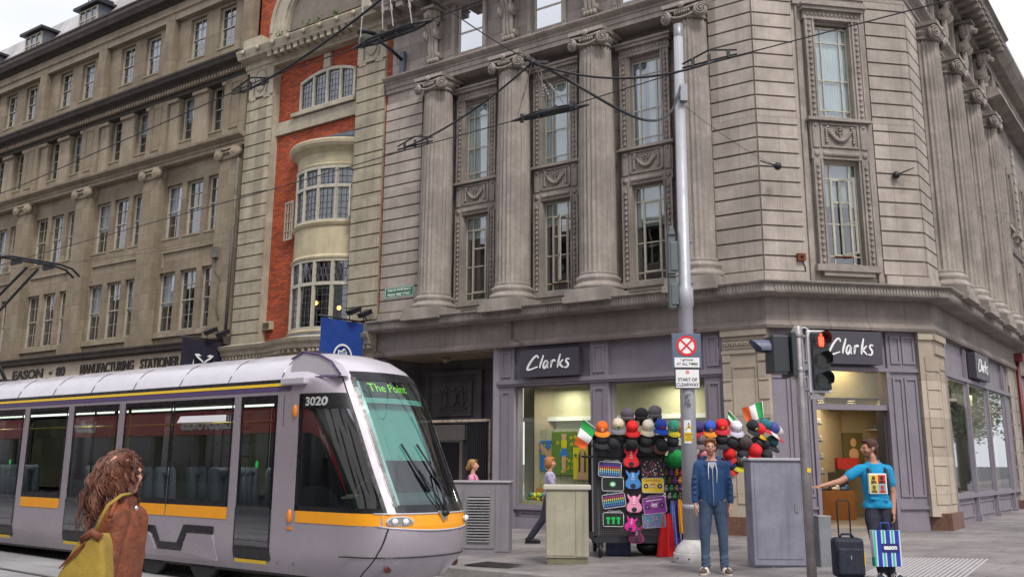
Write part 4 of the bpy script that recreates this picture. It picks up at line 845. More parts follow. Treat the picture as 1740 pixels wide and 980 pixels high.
for txt, u0, u1 in (('EASON', -31.15, -28.9), ('\u2022', -28.45, -28.25), ('80', -27.95, -27.35), ('MANUFACTURING', -26.3, -22.95), ('STATIONER', -22.55, -20.35), ('&c', -19.9, -19.3)):
    me = textmesh(txt, u1-u0, .10 if txt == '\u2022' else .36, .02, BRZ, bold=.02); o = link('lettering', me, f); o.location = ((u0+u1)/2, -.07, 4.58 if txt == '\u2022' else 4.47)
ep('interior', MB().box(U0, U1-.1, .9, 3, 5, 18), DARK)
GLE = glassm('sash glass', (.85, .9, .95), 1.7, .16, wav=.05)
def sash(w_, h_):
    f_ = MB(); f_.grid(-w_/2, w_/2, 0, h_, (), (), .03, .12, .06, .045); f_.grid(-w_/2+.04, w_/2-.04, h_*.5-.02, h_-.04, (0,), (h_*.76,), .018, .13, .03, .032); f_.grid(-w_/2+.04, w_/2-.04, .04, h_*.5+.03, (0,), (h_*.26,), .018, .16, .03, .032)
    return f_.data('window', WFR), MB().box(-w_/2+.03, w_/2-.03, .175, .18, .05, h_-.05).data('pane', GLE), MB().box(-w_/2+.03, w_/2-.03, .26, .27, h_*.45, h_).data('blind', CURT), MB().box(-w_/2-.03, w_/2+.03, -.025, .2, -.06, .0).data('sill', ESP)
for ops, dy in ((low, .26), (mid, .26), (f4, .22), (f5, .22)):
    a_, b_, c_, d_ = sash(ops[0][1]-ops[0][0], ops[0][3]-ops[0][2])
    for i, op in enumerate(ops):
        q = F1.w((op[0]+op[1])/2, op[2], -dy)-EB.location; o = part('window', a_, None, EB, tuple(q), F1.a); link('pane', b_, o); link('sill', d_, o)
        if (i*7) % 5 < 2: link('blind', c_, o)
m = MB(); m.tube([(-18.05, -.06, 5.3), (-18.02, -.06, 11.3)], .05, 6); m.tube([(-18.9, -.03, 8.1), (-18.9, -.03, 7.6), (-18.6, -.03, 7.3), (-18.7, -.03, 6.4), (-18.5, -.03, 5.9)], .02, 5); m.box(-19.05, -18.75, -.12, 0, 8.0, 8.35); ep('drainpipe', m, mat('weathered pipe paint', (.17, .15, .12), .7, var=.3))
# ------------------------------------------------------------------ neighbour along the side street
q0 = F2.w(12, 0); NB = thing('neighbour_building', 'tall grey stone neighbour building at the right edge beyond the corner shop', 'building', (q0.x, q0.y, 0))
def np_(n, mb, m_): return fpart(n, mb, m_, NB, F2)
ops = []
for u in (12.0, 13.6, 16.2, 17.8, 20.4, 22): ops += [(u-.4, u+.4, 9.1, 11.3), (u-.4, u+.4, 5.6, 7.8), (u-.45, u+.45, 13.6, 14.6)]
m = MB(); m.wall(10.35, 26, 4.2, 15.2, ops, y=0, d=.35); np_('wall', m, STA)
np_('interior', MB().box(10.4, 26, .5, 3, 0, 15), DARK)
for a, b in ((10.4, 11.0), (14.6, 15.1), (18.9, 19.4)): m = MB(); rust(m, a, b, 5.5, 12.6); np_('rusticated_strip', m, STL)
m = MB()
for p in ([(-.3, 13.0), (.15, 13.0), (.5, 13.08), (.45, 13.2), (.45, 13.32), (0, 13.45), (-.3, 13.45)], [(-.3, 4.9), (.3, 4.95), (.36, 5.1), (.36, 5.2), (0, 5.3), (-.3, 5.3)], [(-.3, 14.9), (.3, 14.95), (.5, 15.15), (.6, 15.3), (.6, 15.42), (0, 15.5), (-.3, 15.5)], [(-.2, 8.3), (.06, 8.3), (.1, 8.4), (-.2, 8.45)]): m.sweep(p, [(10.35, 0), (26, 0)])
np_('cornice', m, STP)
m = MB()
for u in (12.0, 13.6, 16.2, 17.8, 20.4, 22):
    m.box(u-.5, u+.5, -.2, .05, 8.95, 9.08); m.box(u-.4, u-.28, -.16, 0, 8.75, 8.95); m.box(u+.28, u+.4, -.16, 0, 8.75, 8.95); m.box(u-.5, u+.5, -.16, .05, 5.45, 5.58)
    for s_ in (-1, 1): m.box(u+s_*.46-.06, u+s_*.46+.06, -.05, 0, 5.6, 7.9); m.box(u+s_*.46-.06, u+s_*.46+.06, -.05, 0, 9.1, 11.4)
parts_each('window_trim', m, STP, NB, rel(NB, F2), F2.a)
a_ = MB().grid(-.4, .4, 0, 2.2, (0,), (1.1, 1.65), .05, .22, .06, .06).data('window', WFR); b_ = MB().box(-.38, .38, .26, .265, .02, 2.18).data('pane', GL)
for op in ops:
    if op[2] < 13: o = part('window', a_, None, NB, tuple(F2.w((op[0]+op[1])/2, op[2])-NB.location), F2.a); link('pane', b_, o)
m = MB(); m.box(10.35, 26, .1, .4, -.3, 4.2); np_('ground_floor_wall', m, MAUVE)
m = MB(); m.box(10.35, 11.1, -.05, .3, .5, 4.3); rust(m, 10.9, 11.15, .6, 4.2, (), .4, .05, .08); o = np_('stone_pier', m, STL); sub(o, 'plinth', MB().box(10.4, 11.2, -.14, .3, -.3, .5), PLINTH)
m = MB(); m.tube([(10.42, -.12, .2), (10.42, -.12, 4.6)], .06, 8); m.box(10.3, 10.6, -.3, 0, 4.5, 4.75); m.box(11.2, 15, -.02, .12, 3.2, 3.3); np_('drainpipe', m, mat('dark red pipe paint', (.16, .02, .02), .5, var=.1))
m = MB(); m.box(11.3, 14.6, -.01, .1, .6, 3.1); np_('shop_window', m, plain('dark shop glass', (.02, .02, .025), .08))
# ------------------------------------------------------------------ across the streets (seen mirrored in the panes)
OPM = mat('opposite stone', (.34, .30, .25), .85, var=.2, vs=1, blocks=(1, .5, .6), grime=.3)
def opposite(F, u0, u1, off, label, h, m_, fascia, name, txt=None):
    # a terrace facing the facade F at distance off
    P = F.w(u1, 0, off); e = -F.e; G = Face((P.x, P.y), (e.x, e.y)); L_ = u1-u0
    t = thing('terrace_building', label, 'building', (P.x, P.y, 0), G.a)
    ops = []; 
    for k in range(int(L_/2.6)):
        for z in (5.0, 8.4, 11.6):
            if z+2 < h: ops.append((.9+2.6*k, 2.0+2.6*k, z, z+2.0))
    m = MB(); m.wall(0, L_, 3.8, h, ops, y=0, d=.25); m.sweep([(-.3, h-.5), (.2, h-.4), (.5, h-.1), (.5, h), (-.3, h)], [(0, 0), (L_, 0)]); part('wall', m, m_, t)
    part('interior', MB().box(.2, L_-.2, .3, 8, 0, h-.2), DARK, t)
    m = MB(); [m.grid(a, b, c, d, ((a+b)/2,), ((c+d)/2,), .05, .15, .05, .06) for a, b, c, d in ops]; part('window_bars', m, WHITE, t)
    fz = 2.35 if txt else 3.0; m = MB(); m.box(0, L_, -.15, .1, fz, fz+.85); f_ = part('shop_fascia', m, fascia, t)
    if txt:
        for k in range(7): o = link('lettering', textmesh(txt, 3.2, .5, .02, WHITE, bold=.02), f_); o.location = (5+9.5*k, -.17, fz+.17)
    m = MB()
    for k in range(int(L_/3)): m.box(3*k, 3*k+.35, -.05, .2, -.6, 3.0)
    m.box(0, L_, -.03, .1, -.6, .6); part('shopfront', m, plain('dark shopfront paint', (.05, .055, .06), .5), t); m = MB(); m.box(.1, L_-.1, .1, .2, .6, 3.0); part('shop_window', m, plain('dark shop glass', (.02, .02, .025), .08), t)
RED = plain('red fascia paint', (.45, .02, .02), .4)
opposite(F1, -75, -9, 23.5, 'pale stone terrace with a red betting shop fascia across the tram street', 14, OPM, RED, 't', 'Ladbrokes')
opposite(F1, -9, 6, 23.5, 'white rendered terrace across the tram street facing the corner shop', 12.5, mat('white render', (.6, .58, .54), .8, var=.1), plain('dark green fascia', (.02, .08, .05), .4), 't')
opposite(F2, -6, 40, 44, 'long pale terrace across the wide avenue', 13, mat('avenue stone', (.5, .48, .44), .8, var=.1), MAUVED, 't')
LF = mat('lime tree leaves', (.11, .19, .035), .7, var=.4, vs=3); BK = mat('tree bark', (.10, .075, .05), .9, var=.3, vs=6)
def tree(loc, h, label, seed):
    t = thing('street_tree', label, 'tree', loc, 0, 'trees along the avenue beyond the right edge'); rnd = random.Random(seed); m = MB(); m.tube([(0, 0, -.3), (.05, 0, h*.25), (0, .08, h*.5), (.1, 0, h*.85)], [.16, .13, .10, .03], 8); cs = []
    for i in range(26):
        a = rnd.random()*6.28; z = h*(.34+.5*rnd.random()); r_ = h*.27*(.4+.6*rnd.random())*(1.1-abs(z/h-.6)); c = Vector((r_*cos(a), r_*sin(a), z)); cs.append(c); m.tube([(0, 0, z*.72), tuple(c*.5+Vector((0, 0, z*.42))), tuple(c)], [.05, .035, .012], 5)
    part('trunk', m, BK, t); m = MB()
    for c in cs:
        for i in range(170):
            d = Vector((rnd.gauss(0, 1), rnd.gauss(0, 1), rnd.gauss(0, .8)))*h*.055; p = c+d; a = Vector((rnd.uniform(-1, 1), rnd.uniform(-1, 1), rnd.uniform(-1, .4))).normalized()*.16; b = a.orthogonal().normalized()*.06
            m.add([p, p+a*.5+b, p+a, p+a*.5-b], [(0, 1, 2, 3)])
    part('crown', m, LF, t)
for i, (u, off) in enumerate(((22, 4.0), (30, 5.6), (40, 7.4), (34, 7.6), (50, 9.6), (62, 11.5))):
    q = F2.w(u, gz(22), off); tree(tuple(q), 7.5+1.2*(i % 3), 'leafy green lime tree %s, standing in the avenue' % ['nearest the corner', 'second along the kerb', 'third along the kerb', 'fourth along the kerb', 'fifth along the kerb', 'last along the kerb'][i], i)
# ------------------------------------------------------------------ ground, road, kerb
PAV = mat('pavement slabs', (.245, .225, .225), .75, var=.22, vs=.9, bump=.15, bs=70, blocks=(.9, .6, .72, .010), grime=.25)
def ground_mat(name, col, ang, blocks, rough=.7, grime=.3, wetp=0):
    m = bpy.data.materials.new(name); m.use_nodes = True; t = m.node_tree; N = t.nodes.new; L = t.links.new; b = t.nodes['Principled BSDF']
    tc = N('ShaderNodeTexCoord'); mp = N('ShaderNodeMapping'); mp.inputs['Rotation'].default_value = (0, 0, ang); L(tc.outputs['Object'], mp.inputs[0])
    bt = N('ShaderNodeTexBrick'); L(mp.outputs[0], bt.inputs[0]); bt.inputs['Scale'].default_value = 1; bt.inputs['Brick Width'].default_value = blocks[0]; bt.inputs['Row Height'].default_value = blocks[1]; bt.inputs['Mortar Size'].default_value = blocks[3]
    c = col; bt.inputs['Color1'].default_value = (*c, 1); bt.inputs['Color2'].default_value = (*[x*.88 for x in c], 1); bt.inputs['Mortar'].default_value = (*[x*blocks[2] for x in c], 1)
    def nz(s, d): n = N('ShaderNodeTexNoise'); n.inputs['Scale'].default_value = s; n.inputs['Detail'].default_value = d; n.inputs['Roughness'].default_value = .65; L(tc.outputs['Object'], n.inputs['Vector']); return n.outputs[0]
    def rm(v, a, b_, c_, d): r = N('ShaderNodeMapRange'); [r.inputs[i+1].__setattr__('default_value', x) for i, x in enumerate((a, b_, c_, d))]; L(v, r.inputs[0]); return r.outputs[0]
    x1 = N('ShaderNodeMix'); x1.data_type = 'RGBA'; x1.blend_type = 'MULTIPLY'; L(rm(nz(.6, 8), .38, .62, 0, grime*2), x1.inputs[0]); L(bt.outputs[0], x1.inputs[6]); x1.inputs[7].default_value = (.5, .48, .5, 1)
    x2 = N('ShaderNodeMix'); x2.data_type = 'RGBA'; x2.blend_type = 'MULTIPLY'; L(rm(nz(25, 4), .4, .7, 0, .35), x2.inputs[0]); L(x1.outputs[2], x2.inputs[6]); x2.inputs[7].default_value = (.5, .5, .5, 1)
    vo = N('ShaderNodeTexVoronoi'); vo.inputs['Scale'].default_value = 3.1; L(tc.outputs['Object'], vo.inputs['Vector']); gum = rm(vo.outputs['Distance'], .05, .075, .6, 0)
    x3 = N('ShaderNodeMix'); x3.data_type = 'RGBA'; L(gum, x3.inputs[0]); L(x2.outputs[2], x3.inputs[6]); x3.inputs[7].default_value = (*[x*.35 for x in c], 1)
    L(x3.outputs[2], b.inputs['Base Color']); L(rm(nz(1.3, 6), .35, .65, rough-.18, rough+.1), b.inputs['Roughness'])
    bp = N('ShaderNodeBump'); bp.inputs['Strength'].default_value = .25; bp.inputs['Distance'].default_value = .01; mm = N('ShaderNodeMath'); mm.operation = 'MULTIPLY_ADD'; L(bt.outputs[1], mm.inputs[0]); mm.inputs[1].default_value = -1; L(nz(60, 4), mm.inputs[2]); L(mm.outputs[0], bp.inputs['Height']); L(bp.outputs[0], b.inputs['Normal'])
    MATS[name] = m; return m
PAVM = ground_mat('paving', (.285, .26, .255), -F1.a, (.9, .6, .55, .010), .7, .45); ROADM = ground_mat('road setts', (.38, .375, .38), -TR.a, (3.0, 1.2, .6, .012), .7, .3)
ASPH = ground_mat('asphalt', (.075, .072, .075), 0, (50, 50, .9, .0), .8, .3); KERBM = mat('granite kerb', (.30, .28, .27), .7, var=.2, vs=5, bump=.2, bs=80)
# kerb line: from behind the tram to the right foreground, then round to the avenue
kd = Vector((1.48, -1.42)).normalized(); k0 = Vector((-.87, 15.52))
KA = k0-F1.e*0; K = [Vector((-30.0, 36.6)), Vector((-10, 22.3)), Vector((-3.0, 17.2)), k0, k0+kd*3.0, k0+kd*6.5, k0+kd*8+Vector((1.2, -.3)), Vector((9.5, 9.6)), Vector((13.5, 12.8)), Vector((18.0, 18.6)), Vector((40, 49))]
def sheet(name, poly, dz, m_, zf=gz, cut=1.5):
    bm = bmesh.new(); f = bm.faces.new([bm.verts.new((p[0], p[1], 0)) for p in poly]); bmesh.ops.triangulate(bm, faces=[f])
    for ax in ((1, 0, 0),):
        for x in [-22, -10, -2, 22]: bmesh.ops.bisect_plane(bm, geom=bm.verts[:]+bm.edges[:]+bm.faces[:], plane_co=(x, 0, 0), plane_no=ax)
    for v in bm.verts: v.co.z = zf(v.co.x)+dz
    bmesh.ops.recalc_face_normals(bm, faces=bm.faces)
    me = bpy.data.meshes.new(name); bm.to_mesh(me); bm.free(); me.materials.append(m_)
    if me.polygons and me.polygons[0].normal.z < 0: me.flip_normals()
    o = link(name, me); tag(o, kind='structure'); return o
def gzr(x): return gz(x)
sheet('ground', [(-900, -900), (900, -900), (900, 900), (-900, 900)], -.13, ASPH, zf=lambda x: gz(x) if abs(x) < 30 else gz(30 if x > 0 else -30))
back = [Vector((60, 75)), Vector((-10, 90)), Vector((-60, 70))]
sheet('pavement', [tuple(p) for p in K]+[(60, 75), (10, 80), (-40, 60)], 0, PAVM)
tp = lambda u, w: (TR.w(u, 0, w).x, TR.w(u, 0, w).y)
sheet('tramway', [tp(-45, -3.2), tp(30, -3.2), tp(30, 12), tp(-45, 12)], -.126, ROADM)
m = MB(); [None]
for i in range(len(K)-1):
    a, b = K[i], K[i+1]; n = max(1, round((b-a).length/.9)); d = (b-a).normalized(); nn = Vector((d.y, -d.x))
    for j in range(n):
        p, q = a+(b-a)*j/n, a+(b-a)*(j+1)/n; q = q-d*.008; vs = []
        for z, o_ in ((-.2, .03), (.004, .0), (.004, -.28), (-.2, -.28)):
            for r_ in (p, q): w_ = r_+nn*o_; vs.append((w_.x, w_.y, gz(w_.x)+z))
        m.add(vs, [(0, 1, 3, 2), (2, 3, 5, 4), (4, 5, 7, 6), (0, 2, 4, 6), (1, 7, 5, 3)])
tag(part('kerb', m, KERBM), kind='structure')
RAIL = plain('worn rail steel', (.35, .34, .35), .35, .7); GRV = plain('rail groove', (.02, .02, .02), .8)
for w0 in (-1.03, 1.85):
    m = MB(); m2 = MB()
    for s_ in (-.72, .72):
        for a, b, c, mm in ((-.055, .02, -.118, m), (.02, .06, -.121, m2)):
            for k in range(-22, 14):
                P = [TR.w(2*k, 0, w0+s_+a), TR.w(2*k+2, 0, w0+s_+a), TR.w(2*k+2, 0, w0+s_+b), TR.w(2*k, 0, w0+s_+b)]; mm.add([(p.x, p.y, gz(p.x)+c) for p in P], [(3, 2, 1, 0)])
    tag(part('tram_rail', m, RAIL), kind='structure'); tag(part('rail_groove', m2, GRV), kind='structure')
# tactile paving
m = MB(); A, B = Vector((4.9, 13.2)), Vector((6.15, 15.75)); C = Vector((7.35, 15.2)); dv = (C-B)
e_ = Vector((.53, .85)).normalized(); s_ = Vector((1.19, -.44)).normalized()
for i in range(20):
    p = Vector((6.05, 15.72))+s_*.066*i; q = p-e_*2.75; nn = s_*.013; P = [q-nn, q+nn, p+nn, p-nn]; m.add([(v.x, v.y, gz(v.x)+.012) for v in P]+[(v.x, v.y, gz(v.x)) for v in P], [(0, 1, 2, 3), (0, 4, 5, 1), (1, 5, 6, 2), (2, 6, 7, 3), (3, 7, 4, 0)])
tag(part('tactile_paving', m, plain('pale tactile ribs', (.46, .44, .45), .6)), kind='structure')
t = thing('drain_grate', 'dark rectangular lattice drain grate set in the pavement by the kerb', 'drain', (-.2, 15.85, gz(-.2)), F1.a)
m = MB(); frame_panel(MB(), 0, 1, 0, 1); m.box(-.42, .42, -.3, -.26, 0, .012); m.box(-.42, .42, .26, .3, 0, .012)
for k in range(15): m.box(-.42+.06*k-.014, -.42+.06*k+.014, -.26, .26, 0, .010)
for k in range(5): m.box(-.42, .42, -.2+.1*k-.01, -.2+.1*k+.01, .001, .009)
part('bars', m, plain('cast iron', (.05, .045, .045), .6, .5), t); part('pit', MB().box(-.42, .42, -.29, .29, .0005, .004), DARK, t)  # pit is a flat sheet, its darkness only coloured on
# ------------------------------------------------------------------ tram
SIL = mat('silver mauve tram paint', (.40, .355, .40), .32, metal=.35, var=.06, vs=1.5, coat=.3); SILR = mat('pale tram roof paint', (.60, .57, .62), .3, metal=.2, var=.05, vs=1.5, coat=.3)
YEL = plain('yellow stripe', (.75, .50, .02), .4); PUR = plain('purple stripe', (.075, .04, .13), .4); ORG = plain('orange band', (.85, .34, .012), .4); BLK = plain('black trim', (.012, .012, .014), .25)
TG = glassm('dark tram glass', (.30, .34, .33), 1.6, .17, wav=.02); TGW = glassm('green windscreen', (.40, .62, .57), 1.5, .08)
tr = thing('tram', 'silver purple and orange tram numbered 3020 with The Point on its destination display', 'tram', (-3.138, 13.515, -.084), TR.a); tr.scale = (1.06,)*3
HB, NA, NN, UB = .89, .78, 2.3, -17.0
TIP = [(.02, 1.66), (.12, 1.76), (.25, 1.89), (.45, 1.965), (.68, 1.96), (.80, 1.93), (.90, 1.88), (1.3, 1.66), (1.9, 1.36), (2.25, 1.17), (2.47, 1.03), (2.60, .90), (2.72, .70), (2.80, .42), (2.86, -.05), (2.89, -.6)]
WID = [(.02, -.10), (.12, -.04), (.3, 0), (2.30, 0), (2.45, -.03), (2.60, -.10), (2.72, -.22), (2.80, -.38), (2.86, -.60), (2.89, -.80)]
def lerp(T_, z):
    if z <= T_[0][0]: return T_[0][1]
    for a, b in zip(T_, T_[1:]):
        if z <= b[0]: return a[1]+(b[1]-a[1])*(z-a[0])/(b[0]-a[0])
    return T_[-1][1]
tip = lambda z: lerp(TIP, z)+.055; wd = lambda z: HB+lerp(WID, z)
def side(u, z, o=0, s_=-1):     # point on the flank; s_=-1 near side
    t = tip(z); b = wd(z); y = b
    if u > t-NA: y = b*max(0, 1-min(1, (u-t+NA)/NA)**NN)**(1/NN)
    return (u+(o*max(0, (u-t+NA)/NA) if u > t-NA else 0), HB+s_*(y+o), z)
def front(y, z, o=0): t = tip(z); b = wd(z); return (t-NA+NA*max(0, 1-min(1, abs(y)/b)**NN)**(1/NN)+o, HB+y*(1+o*.3), z)
def ringp(z):
    t, b = tip(z), wd(z); pts = [(UB, b)]+[(u, b) for u in (-12, -8, -4, -1) if u < t-NA-.2]; pts += [(t-NA-.15, b)]*(6-len(pts))
    N_ = 18
    for i in range(N_+1):
        a = (pi/2)*(1-i/N_); pts.append((t-NA+NA*cos(a)**(2/NN), b*sin(a)**(2/NN)))
    return [(u, HB-y, z) for u, y in pts]+[(u, HB+y, z) for u, y in pts[-2::-1]]
m = MB(); zs = sorted({a for a, _ in TIP}|{a for a, _ in WID}|{1.0, 1.6, 2.1}); rings = [ringp(z) for z in zs]; n = len(rings[0])
for r_ in rings: m.v += [Vector(p) for p in r_]
def bodyhole(cx, cy, cz):
    if .86 < cz < 2.22 and cx < 1.9: 
        return True
    if .86 < cz < 2.48 and cx > .0: return True
    return False
for i in range(len(zs)-1):
    for k in range(n-1):
        c = (m.v[i*n+k]+m.v[i*n+k+1]+m.v[(i+1)*n+k+1]+m.v[(i+1)*n+k])/4; z0, z1 = zs[i], zs[i+1]
        if z0 >= .799 and z1 <= 2.26: continue          # open band for doors and windows, filled by panels below
        if z0 >= .799 and z1 <= 2.48 and c.x > .75 and abs(c.y-HB) < .70: continue
        m.f.append([i*n+k, i*n+k+1, (i+1)*n+k+1, (i+1)*n+k]); m.mi.append(1 if z0 >= 2.44 else 0); m.sm.append(True)
m.f.append([(len(zs)-1)*n+k for k in range(n)]); m.mi.append(1); m.sm.append(True)
part('body', m, [SIL, SILR], tr)
def patch(m, u0, u1, z0, z1, o, s_=-1, nu=1, nz_=1, fn=None):
    f = fn or (lambda u, z: side(u, z, o, s_)); g0 = (lambda z: u0(z)) if callable(u0) else (lambda z: u0); g1 = (lambda z: u1(z)) if callable(u1) else (lambda z: u1)
    vs = [f(g0(z)+(g1(z)-g0(z))*i/nu, z) for j in range(nz_+1) for z in (z0+(z1-z0)*j/nz_,) for i in range(nu+1)]
    fs = [(j*(nu+1)+i, j*(nu+1)+i+1, (j+1)*(nu+1)+i+1, (j+1)*(nu+1)+i) for j in range(nz_) for i in range(nu)]
    if s_ > 0 and not fn: fs = [q[::-1] for q in fs]
    return m.add(vs, fs, True)
cabR = lambda z: tip(z)-.205
# flank posts between openings, both sides
posts = [(-17, -12.6), (-12.5, -11.2), (-8.35, -7.74), (-6.81, -6.62), (-5.37, -5.18), (-3.88, -3.70), (-1.04, -.87), (-.13, .31)]
m = MB()
for s_ in (-1, 1):
    for a, b in posts: m = MB(); patch(m, a, b, .80, 2.25, 0, s_, 1, 3); part('body_post', m, SIL, tr)
    m = MB(); patch(m, lambda z: tip(z)-.205, lambda z: tip(z)-.125, .80, 2.48, .0, s_, 1, 10); part('body_post', m, SIL, tr)
m = MB()
for s_ in (-1, 1):   # A pillars
    for j in range(12):
        z0, z1 = .80+(2.50-.80)*j/12, .80+(2.50-.80)*(j+1)/12
        vs = [front(s_*wd(z)*k, z, .012) for z in (z0, z1) for k in (.785, .75, .70)]; m.add(vs, [(0, 1, 4, 3), (1, 2, 5, 4)] if s_ < 0 else [(3, 4, 1, 0), (4, 5, 2, 1)], True)
parts_each('windscreen_pillar', m, mat('pillar paint', (.55, .51, .56), .5, metal=.1, var=.03), tr, gap=.001)
DOORS = [(-7.74, -6.81), (-5.18, -3.88), (-.87, -.13), (-11.2, -10.0)]; WINS = [(-6.62, -5.37), (-3.70, -2.46), (-2.44, -1.04), (-10.0, -8.35)]
for s_ in (-1, 1):
    for a, b in WINS:
        m = MB(); patch(m, a, b, .80, .88, .006, s_); patch(m, a, b, 2.2, 2.25, .006, s_); patch(m, a, a+.04, .8, 2.25, .006, s_); patch(m, b-.04, b, .8, 2.25, .006, s_); w = part('window', m, BLK, tr)
        g_ = MB(); patch(g_, a, b, .84, 2.23, .004, s_); sub(w, 'pane', g_, TG)
        m = MB(); patch(m, a, b, .645, .80, .006, s_); part('orange_band', m, ORG, tr)
    for a, b in DOORS:
        m = MB(); z0 = .17
        for u0, u1, zz0, zz1 in ((a, b, z0, .30), (a, b, 2.14, 2.25), (a, a+.06, z0, 2.25), (b-.06, b, z0, 2.25))+(((a+b)/2-.03, (a+b)/2+.03, z0, 2.25),)*(1 if b-a > 1 else 0): patch(m, u0, u1, zz0, zz1, .010, s_)
        d_ = part('door', m, BLK, tr); g_ = MB(); patch(g_, a+.03, b-.03, .2, 2.2, .009, s_, 1, 12); sub(d_, 'pane', g_, TG); m = MB(); patch(m, a+.05, b-.05, .12, .165, .03, s_); sub(d_, 'step_edge', m, YEL)
        m = MB()     # opaque dark panel behind the lower door glass
        patch(m, a, b, .17, .80, .007, s_, 1, 6); sub(d_, 'lower_panel', m, plain('dark door panel', (.015, .015, .018), .3))
    m = MB(); patch(m, .34, cabR, .66, .80, .006, s_, 10, 1); patch(m, lambda z: tip(z)-.205, lambda z: tip(z)-.085, .66, .80, .006, s_, 3, 1); part('orange_band', m, ORG, tr)
    m = MB(); patch(m, .31, cabR, .80, .86, .004, s_, 10, 1); patch(m, .31, cabR, 2.05, 2.25, .004, s_, 10, 1); patch(m, .31, .38, .8, 2.25, .004, s_, 1, 4); patch(m, lambda z: tip(z)-.27, cabR, .8, 2.25, .005, s_, 2, 8); w = part('cab_window', m, BLK, tr)
    g_ = MB(); patch(g_, .33, lambda z: tip(z)-.22, .82, 2.22, .002, s_, 10, 8); sub(w, 'pane', g_, TG)
    m = MB(); patch(m, UB, .12, 2.30, 2.42, .006, s_, 1, 2); part('purple_stripe', m, PUR, tr); m = MB(); patch(m, UB, .12, 2.365, 2.405, .012, s_); part('yellow_stripe', m, YEL, tr)
m = MB(); patch(m, UB, .10, 2.42, 2.455, .016); part('roof_edge', m, BLK, tr)
# windscreen
wy = lambda z: wd(z)*.685
m = MB(); NZ, NY = 12, 12
def wsgrid(m, z0, z1, k, o, nz_=NZ):
    vs = [front(-wy(z)*k+2*wy(z)*k*i/NY, z, o) for j in range(nz_+1) for z in (z0+(z1-z0)*j/nz_,) for i in range(NY+1)]
    return m.add(vs, [(j*(NY+1)+i, j*(NY+1)+i+1, (j+1)*(NY+1)+i+1, (j+1)*(NY+1)+i) for j in range(nz_) for i in range(NY)], True)
for z0, z1 in ((.80, .90), (2.42, 2.54)): wsgrid(m, z0, z1, 1.02, .010, 2)
for s_ in (-1, 1):
    for j in range(12):
        z0, z1 = .88+1.58*j/12, .88+1.58*(j+1)/12; vs = [front(s_*wy(z)*k, z, .012) for z in (z0, z1) for k in (1.04, .955)]; m.add(vs, [(0, 1, 3, 2)] if s_ < 0 else [(2, 3, 1, 0)], True)
w = part('windscreen', m, BLK, tr); sub(w, 'pane', wsgrid(MB(), .88, 2.46, .98, .004), TGW)
m = MB(); wsgrid(m, 2.22, 2.44, .93, -.06, 2); dd = part('destination_display', m, plain('display black', (.01, .025, .02), .4), tr)
me = textmesh('The Point', .62, .105, .002, mat('green display glow', (.3, .6, .05), .5, var=0, emit=(.34, .66, .03), est=.75))
for v in me.vertices:
    y = v.co.x-.14; z = 2.28+v.co.z; p = front(y, z, -.012); v.co = p
link('lettering', me, dd)
me = textmesh('12', .06, .045, .002, MATS['green display glow'])
for v in me.vertices: v.co = front(v.co.x-.56, 2.36+v.co.z, -.045)
link('lettering', me, dd)
m = MB(); wsgrid(m, 2.13, 2.20, .93, -.05, 1); part('sun_visor', m, plain('visor teal', (.35, .55, .5), .6), tr)
m = MB(); vs = [front(y, z, -.14) for z in (1.42, 2.12) for y in (-.55, -.2, .1, .35)]; m.add(vs, [(0, 1, 5, 4), (1, 2, 6, 5), (2, 3, 7, 6)], True); part('roller_blind', m, plain('roller blind', (.30, .52, .48), .8), tr)
m = MB(); wsgrid(m, .655, .80, 1.22, .008, 2); vs = []
part('orange_nose', m, ORG, tr)
m = MB()
for zz in (.80,):
    pts = [front(y, zz, .012) for y in [(-.80+1.6*i/16) for i in range(17)]]; m.tube(pts, .010, 5)
pts = [front(-.78, .66, .01)]+[front(y, .655-.05*(1-(y/.8)**2), .010) for y in [(-.70+1.4*i/14) for i in range(15)]]+[front(.78, .66, .01)]; m.tube(pts, .009, 5); part('nose_trim', m, SILR, tr)
m = MB(); vs = [front(-.74+1.48*i/14, z, .007) for z in (0, 1) for i in range(15)]
vs = [front(-.74+1.48*i/14, .66-.055*(1-((-.74+1.48*i/14)/.74)**2)*(1-z), .0075) for z in (0, 1) for i in range(15)]; m.add(vs, [(i, i+1, 16+i, 15+i) for i in range(14)], True); part('orange_nose', m, ORG, tr)
m = MB(); m.tube([front(y, .30, .012) for y in [(-.93+1.86*i/20) for i in range(21)]], .008, 5); 
patch(m, lambda z: tip(z)-.22-(.75-z)*.25, lambda z: tip(z)-.205-(.75-z)*.25, .04, .66, .006, -1, 1, 8); part('panel_seam', m, BLK, tr)
HLG = plain('headlamp lens', (.85, .85, .9), .08); CHR = plain('headlamp chrome', (.6, .6, .62), .15, .9)
